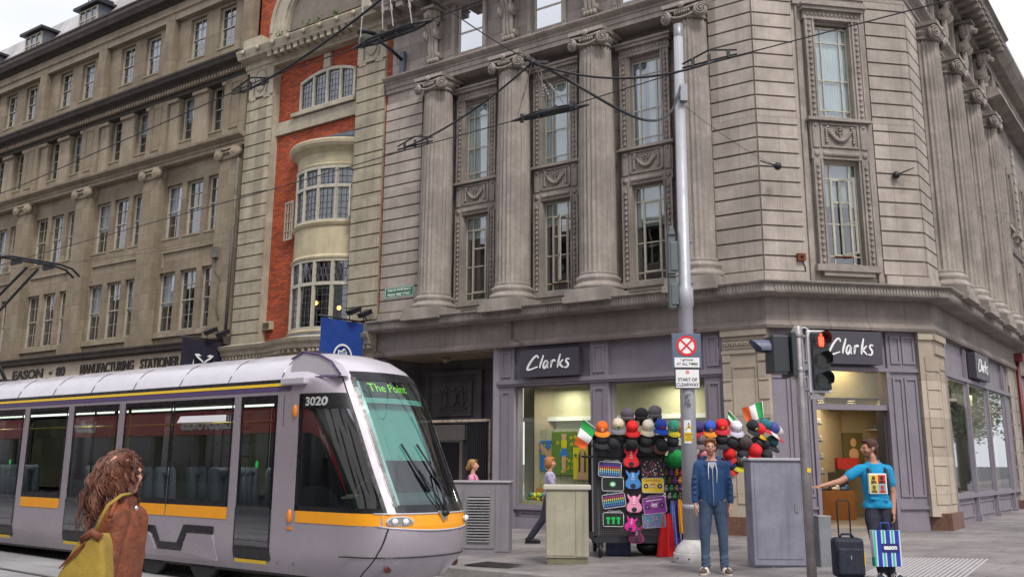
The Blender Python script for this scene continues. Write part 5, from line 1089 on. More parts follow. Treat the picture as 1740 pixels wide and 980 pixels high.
for s_ in (-1, 1):
    h = MB(); c = Vector(front(s_*.60, .715, .004)); t1 = (Vector(front(s_*.62, .715, 0))-Vector(front(s_*.58, .715, 0))).normalized(); Mx = Matrix((( t1.x, 0, t1.y), (t1.y, 0, -t1.x), (0, 1, 0)))
    ov = lambda a, b, d, n=20: [c+t1*a*cos(2*pi*k/n)+Vector((0, 0, b*sin(2*pi*k/n)))+Vector((d, 0, 0)) for k in range(n)]
    h.add(ov(.17, .062, .012)+ov(.145, .048, .016), [(k, (k+1) % 20, 20+(k+1) % 20, 20+k) for k in range(20)]); hh = part('headlight', h, CHR, tr)
    l = MB(); l.add(ov(.145, .048, .010), [tuple(range(20))]); sub(hh, 'lens', l, plain('headlamp bowl', (.35, .33, .33), .15, .6)); l = MB()
    for d in (-.07, .06): l.ell(c+t1*d+Vector((.012, 0, 0)), (.03, .045, .036), 12, 8)
    parts_each('bulb', l, HLG, hh)
    l = MB(); l.ell(front(s_*.60, .17, .0), (.02, .07, .05), 14, 8); part('fog_lamp', l, plain('dark red lens', (.10, .02, .02), .2), tr)
m = MB(); c = Vector(front(-.0, .78, .03)); m.prism([(-.09, .05), (-.05, .05), (0, -.03), (.05, .05), (.09, .05), (0, -.09)], -.012, .012)
for v in m.v: v.x, v.y, v.z = c.x+v.y, HB+v.x, c.z+v.z
part('nose_emblem', m, CHR, tr)
m = MB(); piv = Vector(front(.02, .80, .05))
for y0, z0, y1, z1 in ((-.30, 1.62, -.10, 1.05), (-.05, 1.62, .22, 1.0)):
    A_, B_ = Vector(front(y0, z0, .03)), Vector(front(y1, z1, .03)); m.tube([A_, (A_+B_)/2+Vector((.01, 0, 0)), B_], .014, 5); c = (A_*.45+B_*.55)+Vector((.03, 0, 0)); m.tube([piv, (piv+c)/2+Vector((.03, 0, 0)), c], .012, 5); m.tube([piv+Vector((0, .04, 0)), c+Vector((.02, .05, -.05))], .007, 5)
m.ell(piv, (.04, .06, .04), 8, 6); parts_each('wiper', m, IRON, tr)
me = textmesh('3020', .36, .115, .003, WHITE, bold=.035)
for v in me.vertices: v.co = side(.62+v.co.x, 2.09+v.co.z, .022)
link('fleet_number', me, tr)
AMB = plain('amber lens', (.8, .22, .01), .25)
for z in (2.03, .73): part('indicator', MB().ell(side(.235, z, .01), (.035, .03, .085), 10, 8), AMB, tr)
m = MB(); m.box(.19, .28, -.012, 0, .57, .60); part('reflector', m, AMB, tr)
# roof edge, hump over the cab with its side vent
m = MB(); vs = []
for j in range(7):
    z = 2.44+.0*j; 
hp = []
m.prism([(-.02, 2.50), (.95, 2.46), (.80, 2.62), (.55, 2.74), (.25, 2.79), (.04, 2.74)], .075, .25); part('cab_fairing', m, SILR, tr, bev=.01)
m = MB(); pts = [(.02, 2.72), (.25, 2.80), (.55, 2.75), (.80, 2.64), (.97, 2.47)]; m.tube([(u, .07+.0, z) for u, z in pts], .014, 6); m.tube([(.0, .06, 2.48), (.93, .06, 2.45)], .010, 5); part('fairing_trim', m, plain('purple trim', (.10, .05, .16), .4), tr)
m = MB(); m.box(-.05, .42, -.05, .12, 2.37, 2.47); part('mirror_camera_housing', m, SILR, tr, bev=.02)
m = MB()
for u in (-1.25, -2.4, -3.6, -4.8, -6.0, -7.2, -8.4, -9.6): m.tube([(u, HB-wd(z)-.003, z) for z in (2.46, 2.55, 2.65, 2.72, 2.78, 2.84, 2.885)], .007, 4)
m.tube([(-.12, HB-wd(z)-.004, z) for z in (2.3, 2.46, 2.55, 2.65, 2.72, 2.78, 2.84, 2.885)], .010, 4)
for a, b in ((-2.45, -2.43), (-5.19, -5.18), (-.88, -.87), (.0, .008), (.30, .31)): patch(m, a, b, .14, 2.25 if a > -2 else .8, .007)
part('panel_seam', m, BLK, tr)
# bogie cover with stepped black slot
m = MB(); ex = lambda P: m.add([side(u, z, .010) for u, z in P], [tuple(range(len(P)))])
for P in ([(-3.3, .50), (-3.3, .41), (-2.78, .41), (-2.72, .50)], [(-2.84, .50), (-2.80, .41), (-2.64, .19), (-2.52, .29), (-2.66, .50)], [(-2.64, .19), (-2.0, .19), (-2.10, .29), (-2.54, .29)], [(-2.12, .29), (-2.0, .19), (-1.84, .44), (-1.98, .54)], [(-1.98, .54), (-1.88, .44), (-1.30, .44), (-1.30, .54)]): ex(P)
part('bogie_slot', m, BLK, tr)
m = MB(); m.M = None
for P in ([(-3.3, .405), (-2.78, .405), (-2.62, .185), (-2.0, .185), (-1.86, .43), (-1.30, .43), (-1.22, .1), (-1.3, .08), (-3.3, .10)],):
    vs = [side(u, z, .03) for u, z in P]; n_ = len(P); m.add(vs+[side(u, z, -.01) for u, z in P], [tuple(range(n_-1, -1, -1))[::-1]]+[(i, (i+1) % n_, n_+(i+1) % n_, n_+i) for i in range(n_)])
part('bogie_cover', m, SIL, tr)
for u in (-2.9, -1.7, -9, -10.2):
    for s_ in (-1, 1):
        m = MB(); m.M = Matrix.Translation((u, HB+s_*.68, .10)) @ Matrix.Rotation(R(90), 4, 'X'); m.lathe([(.30, -.06), (.31, .0), (.30, .06)], n=24); part('wheel', m, plain('wheel steel', (.06, .06, .06), .5, .5), tr)
part('underframe', MB().box(UB, 1.2, .15, 2*HB-.15, -.02, .12), BLK, tr)
# inside
DK2 = plain('tram floor', (.05, .05, .06), .6); SEAT = plain('seat fabric', (.10, .10, .16), .8); SEATG = plain('seat shell', (.30, .33, .39), .5); YP = plain('yellow pole', (.75, .55, .02), .35)
part('floor', MB().box(UB, 1.2, .1, 2*HB-.1, .18, .24), DK2, tr); part('ceiling', MB().box(UB, .6, .12, 2*HB-.12, 2.22, 2.30), plain('tram ceiling', (.35, .35, .36), .6), tr); part('bulkhead', MB().box(-.10, -.04, .1, 2*HB-.1, .2, 2.25), plain('bulkhead', (.06, .06, .07), .5), tr)
sm_ = MB(); sm_.box(-.22, .22, -.2, .2, .36, .46); sm_.caps((-.24, -.09, .52), (-.28, -.11, 1.02), .10, .075, 10); sm_.caps((-.24, .09, .52), (-.28, .11, 1.02), .10, .075, 10); sm_.caps((-.28, -.1, 1.0), (-.29, .1, 1.0), .085, .085, 10); sm_ = sm_.data('seat', SEATG)
for u in (-6.4, -5.8, -3.5, -2.9, -2.2, -1.5, -9.6, -8.9):
    for y in ((.42, 1.40) if int(u*10) % 2 else (1.30, 1.42)): part('passenger_seat', sm_, None, tr, (u, y, .22))
for u in (-.5, -4.5, -7.3, -4.1): part('grab_pole', MB().tube([(u, .32, .24), (u, .30, .8), (u+.06, .26, 1.1), (u, .32, 1.5), (u, .32, 2.22)], .022, 6), YP, tr)
m = MB(); [m.tube([(UB, y, 1.95), (-.2, y, 1.95)], .018, 5) for y in (.7,)]; part('grab_rail', m, YP, tr)
for u in (-.52, -4.3, -7.2): part('door_button', MB().ell((u, .03, 1.36), (.025, .015, .05), 10, 7), mat('green button glow', (.05, .6, .15), .4, var=0, emit=(.03, .7, .12), est=.8), tr)
m = MB(); m.prism([(-2.22, 2.02), (-1.18, 2.02), (-1.18, 1.93), (-2.30, 1.93)], -.03, -.02); part('tilted_vent_pane', m, mat('bright vent pane', (.85, .85, .88), .3, var=0), tr)
m = MB(); [m.box(-16, -.5, y-.04, y+.04, 2.19, 2.215) for y in (.9,)]; part('ceiling_lamp', m, mat('tram lamp glow', (1, 1, 1), .5, var=0, emit=(1, .97, .9), est=2.2), tr)
for u in (-2.2, -5.9, -9.2):
    o = arealamp('added_tram_fill', (0, 0, 0), 7, .5, (1, .96, .9)); o.parent = tr; o.location = (u, HB, 2.12)  # added fill under the dim lamp strip, brightens the seats
o = arealamp('cab_light', (0, 0, 0), 3, .3, (1, .96, .9)); o.parent = tr; o.location = (.35, HB, 2.1)
# cab: dashboard, seat, papers
m = MB(); m.prism([(.75, .24), (1.45, .24), (1.50, .92), (1.25, 1.02), (.95, .92), (.80, .80)], .25, 1.7); part('dashboard', m, plain('dashboard grey', (.12, .13, .14), .6), tr)
m = MB(); m.box(.85, 1.10, .28, .52, .95, .975); m.box(.88, 1.06, .33, .50, .976, 1.0); part('paper_stack', m, plain('paper', (.75, .72, .65), .7), tr)
m = MB(); m.box(.1, .55, .75, 1.25, .5, .62); m.prism([(.02, .55), (.16, .55), (.06, 1.45), (-.03, 1.45)], .75, 1.25); part('driver_seat', m, plain('driver seat', (.03, .03, .05), .7), tr)
m = MB(); m.tube([(1.02, .3, .95), (1.12, .33, 1.12), (1.30, .4, 1.24)], .012, 5); part('cab_lamp_arm', m, YP, tr)
m = MB(); m.ell((1.36, .30, 1.02), (.10, .10, .22), 12, 8); part('mirror', m, IRON, tr)
# pantograph
p = MB()
A0, K1, H1 = (-10.2, HB, 3.0), (-11.2, HB, 4.25), (-9.35, HB, 5.32)
for y in (-.22, .22): p.tube([(-10.0, HB+y, 2.95), (-11.1, HB+y*.7, 4.1)], .035, 6); p.tube([(-11.15, HB+y*.7, 4.1), (-9.0, HB+y*.5, 5.12)], .028, 6)
p.tube([(-10.5, HB, 2.95), (-11.0, HB, 4.0)], .02, 5); p.tube([(-11.1, HB-.3, 4.1), (-11.1, HB+.3, 4.1)], .05, 6); p.box(-10.7, -9.7, HB-.5, HB+.5, 2.88, 2.96)
for dx in (-.12, .12): p.tube([(-9.05+dx, HB-.95, 5.10), (-9.0+dx, HB-.75, 5.22), (-9+dx, HB-.5, 5.27), (-9+dx, HB+.5, 5.27), (-9+dx, HB+.75, 5.22), (-9.05+dx, HB+.95, 5.10)], .024, 6)
p.box(-9.2, -8.8, HB-.35, HB-.3, 5.15, 5.25); p.box(-9.2, -8.8, HB+.3, HB+.35, 5.15, 5.25); part('pantograph', p, IRON, tr)
# ------------------------------------------------------------------ tall pole
GALV = mat('galvanised pole paint', (.42, .42, .46), .45, metal=.25, var=.12, vs=2, streak=.15, bump=.05)
LX, LY = 2.83, 15.72; g_ = gz(LX)
t = thing('overhead_line_pole', 'tall grey round steel pole carrying the tram wires on a white domed base', 'pole', (LX, LY, g_)); t.rotation_euler = (0, R(.45), 0)
part('shaft', MB().lathe([(.125, .15), (.122, 2.6), (.118, 4.0), (.135, 4.02), (.135, 4.30), (.10, 4.36), (.078, 9.0), (.074, 9.0)], n=28), GALV, t)
m = MB(); m.lathe([(.285, -.1), (.285, .13), (.275, .145)], n=40); m.lathe([(.27, .13), (.262, .16), (.22, .24), (.17, .29), (.14, .32), (.125, .34)], n=40); 
part('domed_base', m, mat('chalky base paint', (.58, .55, .55), .7, var=.2, vs=6, grime=.3), t)
m = MB(); [m.ell((.285*cos(a), .285*sin(a), .07), .014, 6, 5) for a in (-1.2, -1.9, -.5, -2.6)]; parts_each('bolt', m, IRON, t); part('pole_band', MB().lathe([(.126, .80), (.133, .81), (.133, .86), (.126, .87)], n=28), GALV, t)
m = MB(); m.lathe([(.093, 7.62), (.10, 7.63), (.10, 7.72), (.093, 7.73)], n=20); m.box(-.02, .10, -.17, -.05, 7.55, 7.85); m.lathe([(.078, 8.78), (.081, 8.79), (.081, 9.02), (.0, 9.04)], n=20); parts_each('clamp', m, mat('clamp steel', (.3, .3, .33), .4, .6), t)
for k, (z0, z1) in enumerate(((4.55, 5.2), (3.98, 4.50))):
    m = MB(); m.box(-.27, -.15, -.08, .10, z0, z1); m.box(-.24, -.12, -.10, -.08, z0+.05, z1-.12)
    m.prism([(-.27, z1), (-.15, z1), (-.19, z1+.15 if k == 0 else z1+.02), (-.25, z1+.15 if k == 0 else z1+.02)], -.11, .13); m.tube([(-.16, 0, z0+.1), (.14, 0, z0+.1)], .02, 6); m.tube([(-.16, 0, z1-.1), (.14, 0, z1-.1)], .02, 6)
    part('junction_box', m, plain('dark green grey box', (.10, .12, .12), .5), t, bev=.01)
def plate(name, label, loc, w, h, border, ground, group=None, rz=0):
    t = thing(name, label, 'sign', loc, rz, group); m = MB(); m.box(-w/2, w/2, 0, .012, 0, h); part('back_plate', m, border, t, bev=.006); m = MB(); e = .018; m.box(-w/2+e, w/2-e, -.004, 0, e, h-e); part('face', m, ground, t); return t
SW = plain('sign white', (.78, .78, .78), .4); SB = plain('sign slate blue', (.10, .13, .19), .45); SR = plain('sign red', (.65, .02, .03), .4); SK = plain('sign black', (.015, .015, .02), .5)
t = plate('clearway_sign', 'slate blue sign with a red crossed ring and white caption panel on the tall pole', (LX+.0, LY-.15, 2.90), .47, .56, SB, SB)
m = MB(); cx, cz = 0, .36; ring(m, cx, cz, .125, .165, -.010, -.004, 0, 2*pi, 36); part('red_ring', m, SR, t); m = MB(); m.prism([(cx+.127*cos(2*pi*k/36), cz+.127*sin(2*pi*k/36)) for k in range(36)], -.0065, -.0045); part('disc', m, SW, t)
m = MB()
for s_ in (-1, 1): m.M = Matrix.Translation((cx, 0, cz)) @ Matrix.Rotation(s_*R(45), 4, 'Y'); m.box(-.13, .13, -.009-.0006*s_, -.007-.0006*s_, -.016, .016)
part('red_cross', m, SR, t); m = MB(); m.box(-.20, .20, -.007, -.0045, .015, .17); part('caption_panel', m, SW, t)
for s_, w, z in (('I gCónaí', .20, .108), ('AT ALL TIMES', .34, .045)): link('lettering', textmesh(s_, w, .045, .001, SK, bold=.015), t).location = (0, -.009, z)
t = plate('start_of_clearway_sign', 'white plate reading START OF CLEARWAY below the crossed ring sign', (LX-.0, LY-.15, 2.57), .41, .325, SK, SW)
link('lettering', textmesh('START OF', .31, .055, .001, SK, bold=.02), t).location = (0, -.006, .12); link('lettering', textmesh('CLEARWAY', .36, .055, .001, SK, bold=.02), t).location = (0, -.006, .04)
m = MB(); ring(m, 0, .265, .022, .03, -.007, -.005, 0, 2*pi, 20)
for s_ in (-1, 1): m.M = Matrix.Translation((0, 0, .265)) @ Matrix.Rotation(s_*R(45), 4, 'Y'); m.box(-.025, .025, -.007-.0004*s_, -.0055, -.003, .003)
part('small_symbol', m, SR, t)
t = thing('danger_label', 'small yellow warning sticker with black lightning triangle wrapped on the tall pole', 'sticker', (LX, LY, 1.72)); rr = .124
def curv(m, x0, x1, z0, z1, o, n=6):
    a0, a1 = -pi/2+x0/rr, -pi/2+x1/rr; vs = [((rr+o)*cos(a0+(a1-a0)*i/n), (rr+o)*sin(a0+(a1-a0)*i/n), z) for z in (z0, z1) for i in range(n+1)]; return m.add(vs, [(i, i+1, n+2+i, n+1+i) for i in range(n)])
part('backing', curv(MB(), -.08, .08, 0, .36, .002), SW, t); part('yellow_panel', curv(MB(), -.075, .075, .03, .17, .004), YEL, t)
def bend(m, o=.006):
    for v in m.v: a = -pi/2+v.x/rr; v.x, v.y = (rr+o-v.y*.0)*cos(a), (rr+o)*sin(a)
    return m
m = MB(); P = lambda q: m.add([(x, 0, z) for x, z in q], [tuple(range(len(q)))]); P([(-.065, .20), (.065, .20), (0, .33)]); part('triangle', bend(m), SK, t); m = MB(); P([(-.045, .212), (.045, .212), (0, .305)]); part('triangle_field', bend(m, .008), YEL, t)
m = MB(); P([(-.012, .25), (.005, .285), (.008, .285), (.002, .258), (.015, .258), (-.004, .222), (.002, .25)]); part('lightning', bend(m, .010), SK, t)
for i, s_ in enumerate(('DANGER', 'HIGH', 'VOLTAGE')):
    me = textmesh(s_, .11 if i != 1 else .07, .028, .0005, SK)
    for v in me.vertices: a = -pi/2+v.co.x/rr; v.co = ((rr+.007)*cos(a), (rr+.007)*sin(a), v.co.z+.125-.04*i)
    link('lettering', me, t)
t = thing('torn_sticker', 'torn scrap of old poster stuck on the tall pole under the white plate', 'sticker', (LX, LY, 2.2)); m = MB(); rnd = random.Random(2)
for k in range(9): x = rnd.uniform(-.05, .04); z = rnd.uniform(0, .26); m.add([(x, 0, z), (x+.04*rnd.random(), 0, z-.01), (x+.035, 0, z+.07), (x-.01, 0, z+.05)], [(0, 1, 2, 3)])
part('paper_scraps', bend(m, .004), plain('grimy paper', (.12, .12, .13), .8), t)
# ------------------------------------------------------------------ traffic light
TX, TY = 3.80, 12.75; g_ = gz(TX); t = thing('traffic_light', 'galvanised traffic light pole with a red pedestrian signal and a black vehicle signal facing left', 'traffic light', (TX, TY, g_))
m = MB(); m.lathe([(.062, -.1), (.062, 3.24), (.050, 3.26)], n=20); m.lathe([(.066, 2.65), (.070, 2.66), (.070, 2.70), (.066, 2.71)], n=20); m.lathe([(.066, 3.1), (.070, 3.11), (.070, 3.15), (.066, 3.16)], n=20); m.M = Matrix.Translation((0, 0, 0)) @ Matrix.Rotation(R(1.6), 4, 'Y'); part('pole', m, mat('bare galvanised steel', (.45, .42, .42), .35, metal=.6, var=.25, vs=5, streak=.4), t)
ANG = R(8)
m = MB(); m.box(-.15, .15, -.02, .02, -.02, .80); o = part('backing_board', m, plain('white backing board', (.62, .62, .64), .4), t, (.245, -.03, 2.40), ANG, bev=.015)
m = MB(); m.box(-.12, .12, -.10, -.02, .01, .77); hd_ = part('pedestrian_signal', m, plain('signal black', (.025, .03, .035), .4), t, (.245, -.03, 2.40), ANG, bev=.02)
def visor(m, cx, cz, r_, L_, y0=-.10, a0=-.35, a1=pi+.35, n=18):
    for i in range(n):
        a, b = a0+(a1-a0)*i/n, a0+(a1-a0)*(i+1)/n
        k = lambda a: .55+.45*max(0, sin(a))
        m.add([(cx+r_*cos(a), y0, cz+r_*sin(a)), (cx+r_*cos(b), y0, cz+r_*sin(b)), (cx+r_*cos(b), y0-L_*k(b), cz+r_*sin(b)), (cx+r_*cos(a), y0-L_*k(a), cz+r_*sin(a))], [(0, 1, 2, 3)], True)
RG = mat('red signal glow', (.9, .02, .0), .4, var=0, emit=(1, .045, .02), est=3.0); RD = plain('dark red lens unlit', (.08, .005, .004), .2)
for k, cz in enumerate((.655, .395, .135)):
    v = MB(); visor(v, 0, cz, .108, .17); sub(hd_, 'visor', v, MATS['signal black']); l = MB(); l.prism([(.10*cos(2*pi*i/24), cz+.10*sin(2*pi*i/24)) for i in range(24)], -.108, -.10); sub(hd_, 'lens', l, [RD, plain('unlit amber lens', (.03, .02, .012), .15), plain('unlit green lens', (.01, .03, .02), .15)][k])
m = MB(); m.ell((0, -.112, .725), (.020, .004, .022), 10, 7); m.prism([(-.034, .60), (.034, .60), (.036, .70), (-.036, .70)], -.116, -.110); m.prism([(-.028, .575), (-.004, .575), (-.003, .62), (-.03, .62)], -.1155, -.1105); m.prism([(.004, .575), (.028, .575), (.03, .62), (.003, .62)], -.1155, -.1105); sub(hd_, 'red_figure', m, RG)
m = MB(); m.tube([(0, 0, 3.12), (.30, -.02, 3.12)], .02, 6); m.tube([(0, 0, 2.44), (.30, -.02, 2.36)], .018, 6); m.box(.10, .28, -.05, .0, 2.30, 2.35); m.tube([(0, 0, 3.10), (-.30, .05, 3.10)], .02, 6); m.tube([(-.3, .05, 2.66), (0, 0, 2.62)], .018, 6); parts_each('bracket', m, MATS['bare galvanised steel'], t)
vh = MB(); vh.box(-.12, .10, -.16, .16, 2.64, 3.12); v2 = part('vehicle_signal', vh, MATS['signal black'], t, (-.27, .03, 0), R(6), bev=.012)
m = MB(); m.box(-.06, .0, -.21, .21, 2.58, 3.16); part('signal_board', m, MATS['signal black'], t, (-.10, .03, 0), R(6), bev=.01)
m = MB()
m.M = Matrix.Rotation(R(-90), 4, 'Z'); visor(m, .0, 2.95, .125, .26, -.12, -.2, pi+.2); m.M = None; sub(v2, 'visor', m, plain('visor grey blue', (.10, .11, .17), .4))
m = MB(); m.tube([(-.10, .0, 3.15), (-.05, 0, 3.22), (.10, 0, 3.24), (.22, 0, 3.15)], .013, 6); part('signal_cable', m, GALV, t)
t2 = thing('pole_sticker', 'small yellow sticker on the traffic light pole at head height', 'sticker', (TX+.02, TY-.066, 1.33)); part('paper', MB().prism([(-.025, -.02), (.02, -.03), (.03, .02), (-.02, .035)], -.002, 0), YEL, t2)
# ------------------------------------------------------------------ cabinets and bollard
t = thing('utility_cabinet', 'large plain mauve grey steel cabinet standing between the hooded man and the traffic light', 'cabinet', (3.84, 14.75, gz(3.8)), R(1))
GC = mat('cabinet mauve paint', (.27, .27, .34), .5, var=.16, vs=2.2, streak=.45, bump=.08, grime=.3)
m = MB(); m.box(-.27, .50, 0, .40, -.1, 1.52); part('body', m, GC, t, bev=.012); m = MB(); m.box(-.22, .45, -.008, 0, .12, 1.46); part('door', m, GC, t); m = MB(); m.lathe([(.016, 0), (.016, .01)], n=10); m.box(.36, .41, -.02, -.008, .78, .90); part('lock', m, plain('lock steel', (.3, .3, .32), .4, .6), t); m = MB(); m.box(-.30, .53, -.03, .43, 1.52, 1.56); part('lid', m, plain('cabinet lid', (.40, .39, .43), .45), t, bev=.008); m = MB(); m.box(-.26, .49, -.012, 0, -.1, .035); part('plinth', m, plain('grimy plinth', (.05, .05, .06), .7), t)
t = thing('junction_cabinet', 'cream painted wooden looking cabinet with overhanging top beside the cap stall', 'cabinet', (.90, 15.75, gz(.9)), R(-3))
m = MB(); m.box(-.34, .33, 0, .5, .10, 1.13); m.box(.13, .33, -.012, .0, .12, 1.1); m.box(-.33, .115, -.010, 0, .13, 1.1); part('body', m, mat('cream cabinet paint', (.40, .37, .27), .6, var=.15, vs=2, streak=.55), t, bev=.008)
part('top', MB().box(-.38, .375, -.04, .54, 1.13, 1.20), mat('pale cabinet top', (.52, .49, .42), .6, var=.1), t, bev=.01); part('plinth', MB().box(-.32, .31, .02, .48, -.1, .10), mat('mossy plinth', (.20, .19, .12), .8, var=.2), t)
t = thing('louvred_cabinet', 'wide mauve grey cabinet with a horizontal louvred door beside the tram nose', 'cabinet', (-.42, 17.75, gz(-.4)), R(-4))
GC2 = mat('louvred cabinet paint', (.235, .22, .24), .55, var=.1, vs=2, streak=.3); m = MB(); m.box(-.62, .40, 0, .8, -.1, 1.22); part('body', m, GC2, t, bev=.01); part('top', MB().box(-.65, .43, -.03, .83, 1.22, 1.25), plain('louvred cabinet lid', (.33, .31, .33), .5), t, bev=.006)
m = MB(); m.box(-.42, .14, -.016, 0, .1, 1.12); d = part('door', m, GC2, t); part('panel_edge', MB().box(.16, .40, -.012, 0, .05, 1.18), GC2, t); m = MB()
part('louvre_opening', MB().box(-.34, .06, -.019, -.0165, .20, .98), IRON, t)
for k in range(16): z = .21+.048*k; m.add([(-.34, -.018, z+.03), (.06, -.018, z+.03), (.06, -.05, z), (-.34, -.05, z)], [(3, 2, 1, 0), (0, 1, 2, 3)])
sub(d, 'louvre_slats', m, plain('pale louvre metal', (.5, .49, .5), .35, .3)); sub(d, 'lock', MB().ell((.03, -.02, 1.06), .012, 6, 5), CHR)
t = thing('short_bollard', 'short square dull grey bollard just behind the black suitcase', 'bollard', (4.60, 14.8, gz(4.6)), R(10)); part('post', MB().box(-.10, .10, -.10, .10, -.1, .70), mat('bollard paint', (.22, .23, .25), .5, var=.15), t, bev=.012); part('cap', MB().box(-.103, .103, -.103, .103, .70, .715), plain('bollard cap', (.33, .33, .35), .4), t)
# ------------------------------------------------------------------ banners on poles with floodlights
def banner(u, ln, w0, cloth, label, drop, emblem, z=5.22, dz=.0):
    t = thing('hanging_banner', label, 'banner', tuple(F1.w(u, z)), F1.a-pi/2)     # local +x points out from the wall
    m = MB(); m.tube([(0, 0, 0), (ln+.1, 0, dz)], .025, 6); part('pole', m, IRON, t)
    n = 14; vs = []; m = MB()
    for j in range(11):
        for i in range(n+1): x = w0+(ln-w0)*i/n; f = j/10; vs.append((x+.03*f*sin(i), .05*sin(i*.9+j*.5)*f, -.04-drop*f))
    m.add(vs, [(j*(n+1)+i, j*(n+1)+i+1, (j+1)*(n+1)+i+1, (j+1)*(n+1)+i) for j in range(10) for i in range(n)], True); c = part('cloth', m, cloth, t); e = MB(); emblem(e, w0, ln, drop); sub(c, 'emblem', e, WHITE)
    m = MB()
    for k in (0, 1): m.M = Matrix.Translation((ln*.18+k*.55, .02+.12*k, .22)) @ Matrix.Rotation(R(25), 4, 'Y'); m.box(-.24, .16, -.10, .10, -.05, .06); m.box(-.26, .2, -.12, .12, .06, .08); m.M = None; m.tube([(ln*.18+k*.55, 0, 0), (ln*.18+k*.55, .02, .2)], .015, 5)
    m.tube([(0, 0, -.35), (.35, .1, .1), (.5, 0, .3)], .02, 5); part('floodlight', m, IRON, t); return t
def harp(e, a, b, drop):
    cx, cz = (a+b)/2, -drop*.70; S = .30
    for i in range(26): 
        p, q = [.2+5.6*(i+k)/26 for k in (0, 1)]; e.tube([(cx+S*1.12*cos(p), 0, cz+S*1.12*sin(p)), (cx+S*1.12*cos(q), 0, cz+S*1.12*sin(q))], .028, 4, cap=False)
    e.tube([(cx-.14, 0, cz+.16), (cx-.05, 0, cz+.22), (cx+.06, 0, cz+.13), (cx+.15, 0, cz+.17), (cx+.17, 0, cz+.02), (cx+.10, 0, cz-.12), (cx-.02, 0, cz-.24)], .028, 5); e.tube([(cx-.14, 0, cz+.16), (cx-.10, 0, cz-.05), (cx-.02, 0, cz-.24)], .018, 5)
    for k in range(5): x = cx-.08+.045*k; e.tube([(x, 0, cz+.17-.01*k), (x+.01, 0, cz-.12+.02*k)], .007, 4)
    for v in e.v: v.y = -.06+.2*(v.y) if v.y < 0 else -.05+.2*v.y
    e2 = [(Vector((v.x, .06+abs(v.y+.05)*.1, v.z))) for v in e.v]; n = len(e.v); e.v += e2; e.f += [[i+n for i in f] for f in e.f]; e.mi += e.mi; e.sm += e.sm
def mask(e, a, b, drop):
    cx, cz = (a+b)/2, -drop*.57
    for y in (-.06, .06):
        for s_ in (-1, 1):
            e.add([(cx+s_*.02, y, cz-.02), (cx+s_*.10, y, cz+.04), (cx+s_*.24, y, cz+.12), (cx+s_*.36, y, cz+.24), (cx+s_*.20, y, cz+.26), (cx+s_*.10, y, cz+.20), (cx+s_*.22, y, cz+.18), (cx+s_*.10, y, cz+.10), (cx+s_*.02, y, cz+.04)], [tuple(range(9))])
            e.add([(cx+s_*.38, y, cz+.1), (cx+s_*.36, y, cz-.10), (cx+s_*.24, y, cz-.16), (cx+s_*.10, y, cz-.10), (cx+s_*.02, y, cz-.04), (cx+s_*.02, y, cz-.30), (cx+s_*.20, y, cz-.34), (cx+s_*.42, y, cz-.2)], [tuple(range(8))])
banner(-11.6, 1.95, .35, mat('royal blue banner cloth', (.01, .055, .30), .8, var=.15, vs=3), 'royal blue banner with a white harp in a ring hanging over the tram nose', 1.5, harp, 5.22)
banner(-17.9, 1.75, .15, mat('navy banner cloth', (.012, .012, .03), .8, var=.15, vs=3), 'black banner with a white eye mask emblem hanging by the stationer building', 1.3, mask, 5.12)
# wall lantern
t = thing('wall_street_lamp', 'dark street lantern on a short arm from a wall plate high on the corner pier', 'lamp', tuple(F1.w(-10.72, 12.9)), F1.a)
m = MB(); m.box(-.09, .09, -.10, 0, -.36, .36); part('wall_plate', m, plain('slate lamp metal', (.07, .075, .11), .5), t, bev=.01); part('arm', MB().tube([(0, -.08, .1), (-.02, -.5, .25), (-.05, -1.0, .38)], .05, 8), IRON, t); m = MB(); m.ell((-.08, -1.35, .40), (.26, .48, .10), 16, 8); m.lathe([(.2, .33), (.24, .38)], -.08, -1.35, 16); part('lantern', m, IRON, t); part('lens', MB().ell((-.08, -1.35, .35), (.19, .36, .09), 14, 7), plain('lamp bowl', (.35, .38, .33), .3), t)
# ------------------------------------------------------------------ overhead wires
def sag(a, b, s_, n=14): a, b = Vector(a), Vector(b); return [a+(b-a)*i/n-Vector((0, 0, s_*4*(i/n)*(1-i/n))) for i in range(n+1)]
def wire(name, label, pts, r_, group=None): o = part(name, MB().tube([tuple(p) for p in pts], r_, 6), CABLE); tag(o, label, 'wire', group); return o
CW = lambda u, z=5.92: TR.w(u, z, -1.03)
wire('contact_wire', 'thin lower tram contact wire touching the pantograph above the tram', [CW(-30, 5.45), CW(-11.2, 5.62), CW(-8.3, 5.69), CW(-2.2, 5.80), CW(1.3, 5.90), CW(4.24, 5.94), CW(6.04, 6.02), CW(8.55, 6.02), CW(25, 6.0)], .008)
NW = lambda u, z: TR.w(u, z, 1.9)
nwp = [NW(-26, 5.2), NW(-4.46, 5.60), NW(1.5, 5.95), NW(3.15, 5.93), NW(4.55, 5.95), NW(12, 6.1), NW(25, 6.1)]
wire('contact_wire', 'thin upper tram contact wire passing in front of the brick building', nwp, .008)
def onp(px, py, w): return TR.ray(px, py, w)
A = onp(690, 250, -1.03); Bj = onp(905, 106, -.6); Cc = onp(1215, 104, -1.03)
wire('span_cable', 'thick black insulated cable rising to the junction ring in front of the fluted columns', sag(A, Bj, .12), .015); wire('span_cable', 'thick black insulated cable running level from the junction ring to the corner', sag(Bj, Cc, .22), .015)
lp = Vector((LX+.04, LY-.16, 7.70)); pts = []
P0, P1, P2, P3 = Bj, onp(1045, 165, -.8), onp(1120, 212, -.9)+Vector((0, 0, 0)), lp
